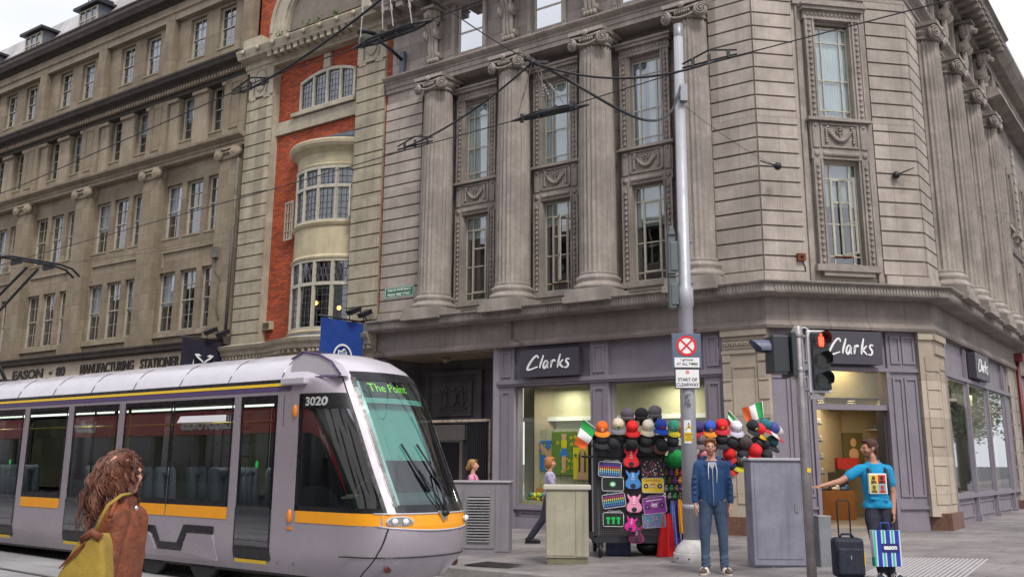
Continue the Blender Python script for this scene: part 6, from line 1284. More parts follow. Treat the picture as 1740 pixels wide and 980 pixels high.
for i in range(21): t_ = i/20; q = P0*(1-t_)**3+P1*3*t_*(1-t_)**2+(P2+Vector((.15, .6, -.35)))*3*t_*t_*(1-t_)+P3*t_**3; pts.append(q)
wire('feeder_cable', 'thick drooping black feeder cable from the central ring to the tall pole clamp', pts, .019)
A2 = onp(412, 158, 1.9); B2 = onp(700, -45, 1.9); wire('span_cable', 'thick black insulated cable rising steeply in front of the brick building cornice', sag(A2, B2, .10), .016)
wire('span_wire', 'thin diagonal span wire sloping down to the junction ring', sag(onp(720, -15, .6), Bj, .05), .009)
wire('span_wire', 'thin guy wire from the tall pole to the ball anchor by the chamfer window', sag((LX+.05, LY, 7.5), F1.ray(1322, 283, .15), .1), .005)
an = FC.ray(1522, 298, .12); wire('guy_wire', 'upper of two thin guy wires leaving the right ball anchor', sag(an, F2.w(16, 10.2, 1), .35), .006); wire('guy_wire', 'lower of two thin guy wires leaving the right ball anchor', sag(an, F2.w(16, 9.8, 1.2), .45), .006)
wire('guy_wire', 'thin faint wire crossing the stationer windows above the tram roof', sag(F1.w(-40, 8.6, 6), F1.w(-16.8, 8.4, .2), .4), .005)
for i, (p, F, lab) in enumerate(((F1.ray(1322, 283, .1), F1, 'dark ball shaped wire anchor left of the chamfer window'), (an, FC, 'dark ball shaped wire anchor right of the chamfer window'))):
    t = thing('wire_anchor', lab, 'anchor', tuple(p), F.a); part('ball', MB().ell((0, -.02, 0), .085, 12, 8), IRON, t); part('rod', MB().tube([(0, 0, 0), (.3*(1 if i else -1), -.25, .12)], .015, 5), IRON, t)
def splice(label, c, d, L_=.7):
    t = thing('wire_clamp', label, 'clamp', tuple(c), 0); d = d.normalized(); m = MB(); m.tube([-d*L_/2+Vector((0, 0, .05)), Vector((0, 0, .14)), d*L_/2+Vector((0, 0, .05))], .012, 5); m.tube([-d*L_/2, d*L_/2], .013, 5); part('bar', m, IRON, t); m = MB(); [m.box(d.x*k-.018, d.x*k+.018, d.y*k-.018, d.y*k+.018, -.02, .08) for k in (-L_*.3, 0, L_*.35)]; part('grip', m, IRON, t)
dT = Vector((TR.e.x, TR.e.y, 0)); splice('wire clamp joining cable and contact wire in front of the corner pier', onp(705, 247, -1.03), dT); splice('wire clamp at the right end of the horizontal cable', onp(1205, 104, -1.03), dT); splice('wire clamp at the left of the brick quoin', onp(425, 150, 1.9), dT)
def insul(label, a, b, drops):
    a, b = Vector(a), Vector(b); c = (a+b)/2; t = thing('section_insulator', label, 'insulator', tuple(c), 0); d = (b-a); n = d.normalized(); s_ = Vector((n.y, -n.x, 0)); m = MB()
    for k in (-1, 1): m.tube([-d/2, -d*.25+s_*.07*k, d*.25+s_*.07*k, d/2], .014, 6)
    m.tube([-d*.5, -d*.2+Vector((0, 0, .06)), d*.2+Vector((0, 0, .06)), d*.5], .012, 5); m.tube([-d*.32, Vector((0, 0, .02)), d*.32], [.02, .05, .02], 6); part('runner', m, IRON, t); m = MB(); [m.box(n.x*k-.025, n.x*k+.025, n.y*k-.03, n.y*k+.03, -.03, .08) for k in (-.45, -.15, .1, .35)]; part('body', m, IRON, t)
    m = MB()
    for p, q in drops:
        m.tube([Vector(p)-c, Vector(q)-c], .006, 4); mid = (Vector(p)*.45+Vector(q)*.55)-c; dd = (Vector(q)-Vector(p)).normalized()
        for k in range(4): m.ell(mid+dd*(.04*k), .018, 6, 5)
    part('dropper', m, plain('pale insulator rod', (.30, .27, .25), .5), t)
p1, p2 = onp(870, 206, -1.03), onp(1000, 178, -1.03)
insul('long black wire insulator hanging by thin rods below the central ring', p1, p2, [(Bj, onp(880, 196, -1.2)), (Bj, onp(940, 178, -.9)), (Bj, onp(958, 176, -1.2)), (Bj+Vector((.1, 0, 0)), onp(925, 182, -.9))])
p1, p2 = onp(600, 83, 1.9), onp(735, 34, 1.9); tp_ = onp(655, -40, 1.4)
insul('long black wire insulator hanging in front of the brick cornice at the top', p1, p2, [(onp(620, -30, 1.4), onp(612, 68, 1.9)), (onp(660, -30, 1.4), onp(668, 45, 1.9)), (onp(690, -30, 1.4), onp(700, 40, 2.0)), (onp(650, -30, 1.4), onp(650, 50, 1.8))])
t = thing('wire_ring', 'small junction ring where the thick overhead cables meet left of the tall pole', 'junction', tuple(Bj)); m = MB(); m.ell((0, 0, 0), (.05, .03, .05), 8, 6); m.box(-.03, .2, -.02, .02, -.02, .02); m.box(-.12, 0, -.014, .014, .01, .06); part('hub', m, IRON, t)
# ------------------------------------------------------------------ souvenir cart
YS = 16.7
def S(px, py, dy=0): return at(px, py, YS+dy)
t = thing('souvenir_cart', 'black wheeled souvenir cart with a wire mesh front hung with caps and bags', 'cart', (2.1, YS+.05, gz(2.1)))
L0 = t.location
def W_(p): return (p[0]-L0.x, p[1]-L0.y, p[2]-L0.z)
BKF = plain('cart black frame', (.018, .018, .022), .5); m = MB()
x0, x1, z0, z1 = -.70, .52, .22, 1.95
for a, b in ((x0, x0+.06), (x1-.06, x1)): m.box(a, b, 0, .06, z0, z1); m.box(a, b, 1.1, 1.16, z0, z1)
m.box(x0, x1, 0, .06, z1-.05, z1); m.box(x0, x1, -.01, .07, z0, z0+.09); m.box(x0, x1, 1.1, 1.16, z0, z0+.08); m.box(x0, x0+.05, 0, 1.1, z0, z0+.08); m.box(x1-.05, x1, 0, 1.1, z0, z0+.08); m.box(x0, x1, 0, 1.1, z0+.08, z0+.11); m.box(x0-.02, x1+.3, 0, 1.2, z1, z1+.04)
m.box(x0+.06, x1-.06, .05, .058, 1.18, z1-.05)
part('frame', m, BKF, t); part('back_board', MB().box(x0+.06, x1-.06, .06, .07, z0+.1, z1-.05), plain('cart backing', (.10, .095, .10), .8), t)
m = MB(); n = 34
for i in range(n+1): x = x0+.06+(x1-x0-.12)*i/n; m.box(x-.003, x+.003, .030, .036, z0+.09, 1.2)
for i in range(28): z = z0+.11+.036*i; m.box(x0+.06, x1-.06, .036, .041, z-.003, z+.003)
part('wire_mesh', m, plain('mesh grey', (.30, .28, .29), .5, .3), t)
for x, y in ((x0+.10, .02), (x1-.1, .1), (x0+.1, 1.1), (x1-.1, 1.1)):
    m = MB(); m.M = Matrix.Translation((x, y, .10)) @ Matrix.Rotation(R(90), 4, 'Y'); m.lathe([(.10, -.03), (.115, 0), (.10, .03)], n=18); m.M = None; w = part('castor_wheel', m, IRON, t); sub(w, 'fork', MB().box(x-.05, x+.05, y-.02, y+.02, .14, .24), IRON)
m = MB(); m.tube([(x0-.2, .05, 1.62), (x0, .05, 1.62), (x1+.3, .05, 1.62), (1.2, .1, 1.60), (2.45, .2, 1.58)], .018, 6); m.tube([(x0-.05, .03, 1.80), (x1+.3, .03, 1.80), (2.40, .15, 1.78)], .015, 6); m.tube([(x1+.4, .3, .1), (x1+.4, .3, 1.9)], .02, 6); m.tube([(2.3, .35, 0), (2.3, .35, 1.85)], .02, 6); m.tube([(x1, .4, 1.0), (x1+.55, .35, 1.0)], .015, 5); part('hanging_rail', m, BKF, t)
o = thing('blue_crate', 'dark blue plastic crate under the souvenir cart', 'crate', (1.85, YS+.55, gz(1.9))); part('crate', MB().slab(-.2, .2, 0, .22, y=-.15, t=.3), plain('dark blue plastic', (.01, .02, .10), .5), o, bev=.01)
o = thing('black_bin_bag', 'bulging black bag stored under the souvenir cart', 'bag', (2.4, YS+.4, gz(2.4))); part('sack', MB().ell((0, 0, .14), (.26, .18, .15), 14, 9), plain('black plastic', (.01, .01, .012), .35), o)
CLOTH = {}
def C(c):
    k = tuple(c)
    if k not in CLOTH: CLOTH[k] = mat('cloth %.2f %.2f %.2f' % k, k, .8, var=.08, vs=12)
    return CLOTH[k]
def crownmesh(): 
    m = MB(); m.lathe([(.098, -.02), (.101, .02), (.100, .06), (.088, .098), (.055, .120), (.012, .126)], n=20); 
    for k in range(6): a = k*pi/3; m.tube([(.101*cos(a)*c, .101*sin(a)*c, z) for c, z in ((.99, .02), (.97, .07), (.80, .108), (.45, .130))], .002, 4)
    m.ell((0, 0, .127), (.012, .012, .006), 6, 4); return m
def brimmesh():
    m = MB(); n = 12; vs = []
    for z in (0, -.006):
        for r_ in (0, 1):
            for i in range(n+1): a = pi+pi*(.08+.84*i/n); rr_ = .097+(.112*sin(pi*i/n)**.6 if r_ else 0); vs.append((rr_*cos(a), rr_*sin(a), z+.012-.03*abs(cos(a))**2-(.012 if r_ else 0)))
    k = n+1; m.add(vs, [(i, i+1, k+i+1, k+i) for i in range(n)]+[(2*k+i+1, 2*k+i, 3*k+i, 3*k+i+1) for i in range(n)]+[(k+i, k+i+1, 3*k+i+1, 3*k+i) for i in range(n)], True); return m
CRM, BRM = crownmesh(), brimmesh(); cr0, br0 = CRM.data('crown', WHITE), BRM.data('brim', WHITE)
def cap(px, py, crown, brim, label, tilt=58, turn=0, dy=0, badge=None, up=False, s=1.0, spots=None):
    o = thing('baseball_cap', label, 'cap', tuple(S(px, py, dy-.12)), 0, 'caps hung on the souvenir cart'); o.rotation_euler = (R(tilt-90)if 0 else R(180-tilt)*0, 0, R(turn)); o.scale = (s,)*3
    # brim towards the viewer and down; an upturned cap shows its hollow underside
    rx = R(50+(int(px*7) % 11)-5) if not up else R(118+(int(px*3) % 17))
    o.rotation_euler = (rx, 0, R(turn))
    a = cr0.copy(); a.materials.clear(); a.materials.append(C(crown)); b = br0.copy(); b.materials.clear(); b.materials.append(C(brim)); a.name = 'crown'; b.name = 'brim'
    part('crown', a, None, o); part('brim', b, None, o)
    if badge:
        m = MB(); n = 8; zc = .062
        m.add([(.030*cos(2*pi*i/n), -.101-.001, zc+.028*sin(2*pi*i/n)) for i in range(n)]+[(.028*cos(2*pi*i/n), -.094, zc+.028*sin(2*pi*i/n)) for i in range(n)], [tuple(range(n))]+[((i+1) % n, i, n+i, n+(i+1) % n) for i in range(n)]); part('badge', m, C(badge), o)
    if spots:
        m = MB(); rnd = random.Random(int(px))
        for i in range(16): aa = pi+pi*rnd.random(); z = .01+.09*rnd.random(); r_ = .100-.02*(z/.1)**3; m.ell((r_*cos(aa), r_*sin(aa), z), (.014, .006, .010), 6, 4)
        part('print', m, C(spots), o)
    if up: part('lining', MB().prism([(.085*cos(2*pi*i/16), .085*sin(2*pi*i/16)) for i in range(16)], -.001, .001) if 0 else MB().lathe([(.002, -.001), (.086, .0)], n=16, cap=False), C(tuple(x*.6+.03 for x in crown)), o)
    return o
K_, G_ = (.02, .02, .025), (.16, .15, .15)
row = [(1023, 728, (.80, .13, .01), (.85, .25, .02), 'orange cap leftmost in the top row of the cart', dict(badge=(.85, .8, .75))),
 (1050, 723, (.62, .52, .38), (.20, .20, .22), 'cream cap with green shamrock and grey peak', dict(badge=(.02, .35, .06))),
 (1074, 727, (.75, .01, .01), (.60, .008, .01), 'plain bright red cap, peak down, left half of the top row', {}),
 (1101, 725, (.70, .63, .52), (.62, .56, .42), 'off white cap with cream peak beside the royal blue one', {}),
 (1122, 724, (.02, .07, .45), (.02, .09, .55), 'royal blue cap with red top panel', dict(badge=(.7, .02, .02), turn=12)),
 (1145, 726, (.03, .30, .20), (.65, .55, .03), 'green patterned cap with yellow peak left of the tall pole', dict(spots=(.55, .65, .6))),
 (1160, 729, (.80, .14, .02), (.5, .02, .02), 'orange cap with red peak half hidden by the tall pole', {}),
 (1186, 727, (.05, .03, .16), (.45, .02, .03), 'purple cap with red peak just right of the tall pole', {}),
 (1206, 727, (.03, .09, .45), (.80, .28, .02), 'blue cap with orange peak', dict(badge=(.8, .3, .02))),
 (1226, 724, (.75, .01, .02), (.55, .02, .04), 'red cap with small yellow crest', dict(badge=(.75, .55, .03), spots=None)),
 (1250, 727, (.72, .70, .74), (.6, .55, .66), 'white cap with blue and pink graffiti print', dict(spots=(.12, .08, .45), turn=10)),
 (1277, 725, (.015, .015, .02), (.02, .02, .025), 'black cap with green and white badge', dict(badge=(.4, .7, .05), turn=35)),
 (1288, 731, (.70, .02, .03), (.65, .4, .02), 'red panelled cap turned sideways', dict(turn=50, dy=.1)),
 (1298, 723, (.02, .16, .20), (.6, .02, .04), 'teal and blue cap with red peak turned sideways', dict(turn=50, dy=.2)),
 (1312, 729, (.05, .08, .30), (.75, .70, .72), 'navy cap with white printed peak at the right end', dict(turn=60, dy=.25, spots=(.8, .1, .1))),
 (1318, 735, (.55, .5, .5), (.70, .03, .08), 'pale cap with red printed peak, last at the right end', dict(turn=60, dy=.35))]
for px, py, c, b, lab, kw in row: cap(px, py, c, b, lab, **kw)
under = [(1023, 748, K_, K_, 'black cap under the leftmost orange one', {}), (1042, 751, K_, G_, 'black cap with grey underside below the shamrock cap', dict(up=True)), (1073, 751, K_, G_, 'black cap with grey underside below the plain red one', dict(up=True)),
 (1098, 752, K_, K_, 'black cap below the off white one', {}), (1124, 754, K_, (.45, .22, .18), 'black cap with pink underside', dict(up=True)), (1143, 752, K_, K_, 'black cap below the green patterned one', {}),
 (1148, 773, (.01, .30, .06), (.01, .22, .05), 'large plain green cap low beside the tall pole', dict(up=True, s=1.35)), (1190, 748, (.16, .13, .13), (.2, .15, .14), 'brownish cap just right of the tall pole', {}), (1205, 751, K_, K_, 'black cap left of the hooded man\'s head', {}),
 (1226, 748, K_, K_, 'black cap behind the hooded man\'s hair', {}), (1244, 750, K_, (.22, .22, .25), 'black cap with slate grey underside', dict(up=True)), (1265, 749, (.07, .055, .05), (.22, .16, .13), 'brown felt cap with brown underside', dict(up=True, s=1.2)),
 (1283, 750, (.03, .03, .03), (.25, .22, .20), 'dark cap with taupe underside, second of the right end underrow', dict(up=True, turn=20, dy=.1)), (1295, 751, K_, (.30, .29, .29), 'dark cap with pale grey underside near the right end', dict(up=True, turn=25, dy=.2)), (1310, 752, (.01, .07, .07), K_, 'dark teal cap at the right end of the underrow', dict(turn=40, dy=.3)),
 (1241, 773, (.65, .01, .01), (.5, .01, .01), 'red cap right of the hooded man\'s ear', dict(turn=-40)), (1280, 768, (.65, .01, .02), (.5, .01, .02), 'red cap hanging over the grey cabinet', dict(turn=30, s=1.2)), (1262, 775, K_, K_, 'black cap with a white price label', dict(badge=(.8, .8, .8))), (1256, 786, (.03, .03, .02), (.6, .55, .03), 'dark cap with yellow peak low beside the man', {}),
 (1198, 769, (.75, .25, .35), (.7, .2, .3), 'pink cap left of the hooded man', dict(up=True)), (1188, 790, (.02, .02, .10), (.02, .02, .12), 'navy cap low beside the tall pole', {}), (1302, 775, K_, (.1, .02, .03), 'black cap with dark red label low at the right end', dict(dy=.2)), (1240, 792, (.02, .03, .12), (.5, .02, .02), 'navy cap behind the man\'s shoulder', {})]
for px, py, c, b, lab, kw in under: cap(px, py, c, b, lab, **kw)
# three knitted hats on the top
for px, py, c, lab in ((1066, 704, (.17, .14, .18), 'mottled purple grey woolly hat, left of three on the cart top'), (1090, 704, (.02, .018, .025), 'black woolly hat, middle of three on the cart top'), (1113, 700, (.20, .18, .20), 'mottled grey woolly hat, right of three on the cart top')):
    o = thing('woolly_hat', lab, 'hat', tuple(S(px, py, -.05)), 0, 'woolly hats on the cart top'); mm = mat('knit %.2f' % c[0], c, .95, var=.45, vs=40, bump=.6, bs=90); m = MB(); m.ell((0, 0, .015), (.118, .11, .105), 18, 12); part('crown', m, mm, o); m = MB(); m.lathe([(.108, -.10), (.118, -.085), (.118, -.05), (.108, -.04)], n=20); part('cuff', m, mm, o); part('stand', MB().tube([(0, 0, -.18), (0, 0, -.06)], .04, 8), K_ and BKF, o)
# flags
FG, FW, FO = C((.01, .32, .06)), C((.78, .76, .78)), C((.85, .14, .03))
def flag(label, pole, tiphoist, quad):
    a, b = Vector(pole), Vector(tiphoist); o = thing('tricolour_flag', label, 'flag', tuple(a), 0, 'small tricolour flags on the cart'); part('stick', MB().tube([(0, 0, 0), tuple(b-a)], .006, 5), WHITE, o)
    A_, B_, C_, D_ = [Vector(q)-a for q in quad]; n = 12   # A,B hoist top/bottom ; D,C fly top/bottom
    m = MB(); vs = []
    for j in range(7):
        for i in range(n+1): u, v = i/n, j/6; p = A_*(1-u)*(1-v)+D_*u*(1-v)+B_*(1-u)*v+C_*u*v; vs.append(p+Vector((0, .03*sin(u*7+v*2), .008*sin(u*9))))
    for j in range(6):
        for i in range(n): m.cur = 0
    m.add(vs, [(j*(n+1)+i, j*(n+1)+i+1, (j+1)*(n+1)+i+1, (j+1)*(n+1)+i) for j in range(6) for i in range(n)], True); m.mi = [min(2, i*3//n) for j in range(6) for i in range(n)]; part('cloth', m, [FG, FW, FO], o)
flag('green white and orange flag drooping at the left end of the cart', S(1020, 733, -.05), S(992, 712, -.1), [S(992, 712, -.1), S(1012, 733, -.1), S(994, 764, -.1), S(975, 755, -.1)])
flag('green white and orange flag flying upright at the right end of the cart', S(1299, 722, .1), S(1295, 681, .1), [S(1295, 682, .1), S(1298, 709, .1), S(1269, 717, .1), S(1260, 694, .1)])
flag('mostly green flag on a slanting stick behind the white cap', S(1264, 724, .12), S(1238, 697, .12), [S(1238, 698, .12), S(1252, 714, .12), S(1240, 730, .12), S(1236, 716, .12)])
flag('tiny green flag tip behind the shamrock cap', S(1052, 722, .1), S(1049, 707, .1), [S(1049, 708, .1), S(1052, 714, .1), S(1048, 714, .1), S(1047, 712, .1)])
# guitar shaped rucksacks and pencil cases
def loc3(px, py, dy): return tuple(S(px, py, dy))
def guitar(px, py, s, c, label, rot=0, trim=(.05, .03, .06), dy=-.05):
    o = thing('guitar_rucksack', label, 'rucksack', loc3(px, py, dy), 0, 'guitar shaped rucksacks on the cart'); o.rotation_euler = (0, R(rot), 0); o.scale = (s,)*3
    half = [(0, -.15), (.07, -.148), (.12, -.12), (.135, -.07), (.12, -.02), (.085, .02), (.08, .06), (.11, .10), (.115, .145), (.10, .165), (.07, .12), (.045, .10), (.035, .125), (0, .13)]
    P = half+[(-x, z) for x, z in half[-2:0:-1]]
    part('back', MB().prism([(x*1.1, z*1.08) for x, z in P], -.03, .06), C(trim), o, bev=.01); part('front_panel', MB().prism([(x*.97, z*.96) for x, z in P], -.05, -.03), C(c), o, bev=.012)
    m = MB(); m.prism([(.045*cos(2*pi*i/16), -.095+.038*sin(2*pi*i/16)) for i in range(16)], -.054, -.05); part('sound_hole', m, C((.02, .02, .03)), o); m = MB(); m.box(-.028, .028, -.056, -.05, .0, .018); m.box(-.028, .028, -.056, -.05, .035, .05); m.box(-.012, .012, -.055, -.05, .05, .11); part('strings_print', m, C(tuple(min(1, x+.3) for x in c)), o)
guitar(1072, 778, 1.02, (.75, .02, .03), 'bright red guitar shaped rucksack, topmost of the middle column'); guitar(1075, 815, 1.0, (.06, .25, .60), 'sky blue guitar shaped rucksack below the red one'); guitar(1077, 855, 1.0, (.80, .30, .45), 'pale pink guitar shaped rucksack below the blue one'); guitar(1081, 908, .85, (.10, .02, .06), 'black guitar rucksack with pink trim, lowest on the cart', trim=(.5, .06, .22)); guitar(1072, 890, .78, (.65, .02, .28), 'hot pink guitar rucksack tilted at the bottom of the column', rot=12, dy=-.12)
def case(px, py, w, h, c, trim, label, kind, rot=0, cols=()):
    o = thing('pencil_case', label, 'pencil case', loc3(px, py, -.04), 0, 'flat printed pouches on the cart'); o.rotation_euler = (0, R(rot), 0)
    def rr_(w, h, r_=.03): return [(sx*(w/2-r_)+r_*cos(a), sz*(h/2-r_)+r_*sin(a)) for sx, sz, a0 in ((1, 1, 0), (-1, 1, 90), (-1, -1, 180), (1, -1, 270)) for a in [R(a0+30*k) for k in range(4)]]
    part('pouch', MB().prism(rr_(w, h), -.02, .03), C(c), o, bev=.008); m = MB(); pts = [(x, -.022, z) for x, z in rr_(w, h)]; m.tube(pts+[pts[0]], .006, 5); m.tube([(-w*.3, 0, h/2), (-w*.2, 0, h/2+.03), (w*.1, 0, h/2+.02), (w*.35, 0, h/2+.03), (w*.42, 0, h/2)], .005, 4); part('piping', m, C(trim), o)
    for q, cc in enumerate(cols):
        m = MB(); e = lambda x, z, a, b=None: m.prism([(x+a*cos(2*pi*i/12), z+(b or a)*sin(2*pi*i/12)) for i in range(12)], -.024-.001*q, -.02)
        if kind == 'crayons': z = h/2-.03-q*(h-.05)/(len(cols)-.0); [m.box(-w/2+.02+i*(w-.03)/10, -w/2+.038+i*(w-.03)/10, -.025, -.02, z-.032, z) for i in range(10)]
        if kind == 'disc': e(0, 0, .055-.02*q, .045-.016*q)
        if kind == 'palms': [ (m.box(x-.018, x+.018, -.024, -.02, -h*.32, .0), e(x, .02, .036, .022)) for x in (-.085, 0, .085)]
        if kind == 'boom':
            if q == 0: [e(s_*w*.32, -.012, .040) for s_ in (-1, 1)]
            if q == 1: m.box(-.045, .045, -.025, -.02, -.03, .03); m.box(-w*.35, w*.35, -.025, -.02, h*.3, h*.36)
            if q == 2: rnd = random.Random(4); [e(rnd.uniform(-.07, .07), rnd.uniform(-.03, .05), .012) for _ in range(8)]; [e(s_*w*.32, -.012, .014) for s_ in (-1, 1)]
        if kind == 'dots': rnd = random.Random(q+9); [e(rnd.uniform(-w*.44, w*.44), rnd.uniform(-h*.42, h*.42), .012) for _ in range(16)]
        part('print', m, C(cc), o)
case(1036, 797, .38, .24, (.05, .04, .12), (.6, .6, .65), 'dark pouch with rows of multicoloured crayons, upper of two', 'crayons', 3, ((.05, .04, .3), (.6, .05, .05), (.75, .6, .05), (.2, .55, .6), (.05, .25, .55)))
case(1041, 822, .36, .22, (.015, .02, .02), (.6, .6, .62), 'black pouch with pale piping and a round green badge', 'disc', 0, ((.05, .4, .15), (.75, .8, .72)))
case(1043, 850, .38, .22, (.04, .04, .12), (.6, .6, .65), 'tilted dark pouch with rows of coloured crayons, lower of two', 'crayons', -8, ((.5, .04, .1), (.75, .6, .05), (.1, .5, .5), (.05, .2, .5)))
case(1042, 882, .34, .22, (.012, .02, .015), (.6, .6, .62), 'black pouch with three bright green palms', 'palms', 0, ((.01, .5, .1),))
case(1108, 795, .37, .30, (.02, .018, .025), (.05, .05, .05), 'black pouch speckled with tiny red and white shapes', 'dots', -5, ((.5, .05, .05), (.5, .48, .45), (.3, .1, .2)))
case(1109, 824, .36, .24, (.70, .50, .04), (.6, .58, .5), 'yellow cassette player shaped pouch', 'boom', 0, ((.03, .02, .03), (.65, .2, .03), (.75, .7, .6)))
case(1112, 858, .38, .26, (.22, .04, .25), (.55, .3, .6), 'purple cassette player shaped pouch, tilted', 'boom', -8, ((.02, .02, .05), (.65, .6, .7), (.6, .2, .5)))
case(1111, 884, .38, .22, (.05, .25, .27), (.4, .3, .45), 'teal and violet pouch with pink smudges, lowest right', 'dots', -4, ((.4, .05, .35), (.3, .1, .5), (.6, .2, .45)))
# clothes and scarves hanging at the side
def drape(px, py0, py1, w, c, label, dy=.0, lean=0, name='scarf'):
    a, b = S(px, py0, dy), S(px+lean, py1, dy); o = thing(name, label, name, tuple(a), 0, 'scarves and clothes hanging on the cart side'); n = 10; m = MB(); d = b-a; vs = []
    for s_ in (0, 1):
        for j in range(9):
            v = j/8; ww = w*(.45+.55*v**.6)
            for i in range(n+1): u = i/n-.5; vs.append((d.x*v+u*ww, d.y*v+.035*sin(i*1.5+px)*(.5+v)+s_*.02, d.z*v-.01*cos(i*2)))
    k = n+1; q = 9*k
    m.add(vs, [(j*k+i, (j+1)*k+i, (j+1)*k+i+1, j*k+i+1) for j in range(8) for i in range(n)]+[(q+j*k+i, q+j*k+i+1, q+(j+1)*k+i+1, q+(j+1)*k+i) for j in range(8) for i in range(n)], True); part('cloth', m, C(c), o); part('hook', MB().tube([(0, 0, 0), (0, .0, .06), (.02, 0, .08)], .006, 5), IRON, o)
for a in ((1133, 872, 946, .30, (.62, .01, .012), 'bright red cloth bag hanging lowest beside the cart', -.05, -1), (1142, 850, 930, .12, (.15, .25, .60), 'light blue scarf beside the red cloth', .0, 4), (1148, 850, 925, .11, (.12, .05, .30), 'purple scarf hanging beside the light blue one', .05, 5), (1155, 848, 905, .13, (.80, .42, .02), 'golden yellow scarf left of the tall pole', -.03, 6), (1160, 850, 930, .10, (.04, .10, .30), 'dark blue scarf just left of the tall pole', .1, 3), (1163, 850, 930, .08, (.6, .45, .08), 'dull yellow scarf behind the dark blue one', .15, 2), (1170, 770, 905, .16, (.5, .02, .03), 'red garment hanging behind the tall pole', .3, 0), (1186, 850, 940, .16, (.10, .08, .38), 'violet scarf right of the tall pole base', .1, 3), (1196, 760, 860, .22, (.35, .02, .05), 'dark red garment behind the hooded man\'s shoulder', .35, 0), (1188, 790, 900, .12, (.02, .03, .12), 'navy garment right of the tall pole', .25, 0)): drape(a[0], a[1], a[2], a[3], a[4], a[5], a[6], a[7])
rnd = random.Random(11)
labs = ['dark trinket bundle', 'small keyring bunch', 'tiny plush charm', 'beaded key chain', 'little souvenir charm', 'small dangling charm']
pal = [('purple', (.15, .05, .25)), ('black', (.02, .02, .02)), ('white', (.6, .58, .55)), ('brown', (.15, .08, .04)), ('red', (.6, .02, .02)), ('blue', (.04, .1, .4)), ('green', (.02, .2, .06)), ('orange', (.7, .2, .02)), ('cream', (.5, .42, .3)), ('grey', (.2, .2, .2))]
k = 0
for r_ in range(5):
    for c_ in range(4):
        nm, cc = pal[(r_*3+c_*7) % 10]; where = ['nearest the cart mesh', 'second from the mesh', 'third from the mesh', 'next to the pole'][c_]; lvl = ['top', 'second', 'middle', 'fourth', 'bottom'][r_]
        o = thing('souvenir_charm', '%s %s in the %s row of charms, %s' % (nm, 'souvenir charm', lvl, where), 'charm', loc3(1128+c_*9+(r_ % 2)*3, 790+r_*13.5, .05+.03*c_), 0, 'souvenir charms on the cart side'); m = MB(); m.ell((0, 0, 0), (.04, .03, .045), 8, 6); m.ell((.01, -.01, .05), (.026, .02, .026), 7, 5); part('figure', m, C(cc), o); part('cord', MB().tube([(.01, 0, .06), (.0, 0, .14)], .004, 4), IRON, o); k += 1
t = thing('charm_rack', 'dark wire rack of souvenir charms between the mesh and the tall pole', 'rack', loc3(1142, 830, .25)); m = MB(); m.box(-.22, .2, .05, .09, -.55, .55); part('panel', m, BKF, t); m = MB(); [m.box(-.24, .22, -.2, -.19, z, z+.012) for z in (-.30, -.16, -.02, .12, .26, .40)]; part('rods', m, BKF, t)
# ------------------------------------------------------------------ people
SKIN = plain('skin', (.60, .31, .22), .5); SKIN2 = plain('warm skin', (.42, .20, .13), .5); EYE_ = plain('eye dark', (.03, .02, .02), .3); LIP = plain('lip', (.42, .12, .10), .5); BEARD = mat('stubble beard', (.40, .17, .09), .8, var=.2, vs=40)
JEAN = mat('blue jeans', (.075, .115, .185), .85, var=.5, vs=3.5, bump=.6, bs=14, col2=(.028, .055, .11)); HOOD = mat('blue hooded top', (.025, .075, .20), .9, var=.2, vs=7, bump=.8, bs=12); NAVYT = mat('dark trousers', (.025, .028, .045), .85, var=.15, vs=9, bump=.3, bs=20)
TEAL = mat('bright blue t-shirt', (.005, .26, .50), .85, var=.1, vs=7, bump=.35, bs=16); LEATH = mat('brown leather jacket', (.27, .07, .022), .55, var=.4, vs=7, bump=1., bs=16, col2=(.16, .035, .012)); MUST = mat('mustard canvas bag', (.36, .24, .035), .8, var=.2, vs=6, bump=.5, bs=9)
def V(*a): return Vector(a)
def headmb(m, c, yaw=0, pitch=0, s=1.0, neck=None, female=False):
    """head looking along -y before the turn; c = centre of the skull"""
    M = Matrix.Translation(c) @ Matrix.Rotation(yaw, 4, 'Z') @ Matrix.Rotation(pitch, 4, 'X'); o = m.M; m.M = (o @ M) if o else M
    e = lambda p, r_: m.ell(V(*p)*s, tuple(x*s for x in r_), 16, 12)
    e((0, .02, .03), (.074, .095, .088)); e((0, -.028, -.025), (.062, .066, .082)); e((0, -.045, -.075), (.042, .045, .038)); e((0, -.062, -.094), (.024, .022, .018)); e((0, -.070, .022), (.052, .022, .018))
    m.caps(V(0, -.092, .012)*s, V(0, -.112, -.020)*s, .010*s, .014*s, 8); e((.012, -.102, -.026), (.010, .010, .008)); e((-.012, -.102, -.026), (.010, .010, .008)); e((0, -.094, -.054), (.024, .012, .009))
    for q in (-1, 1): e((q*.074, .012, -.008), (.010, .018, .030)); e((q*.040, -.062, -.022), (.020, .022, .024))
    m.M = o; return M
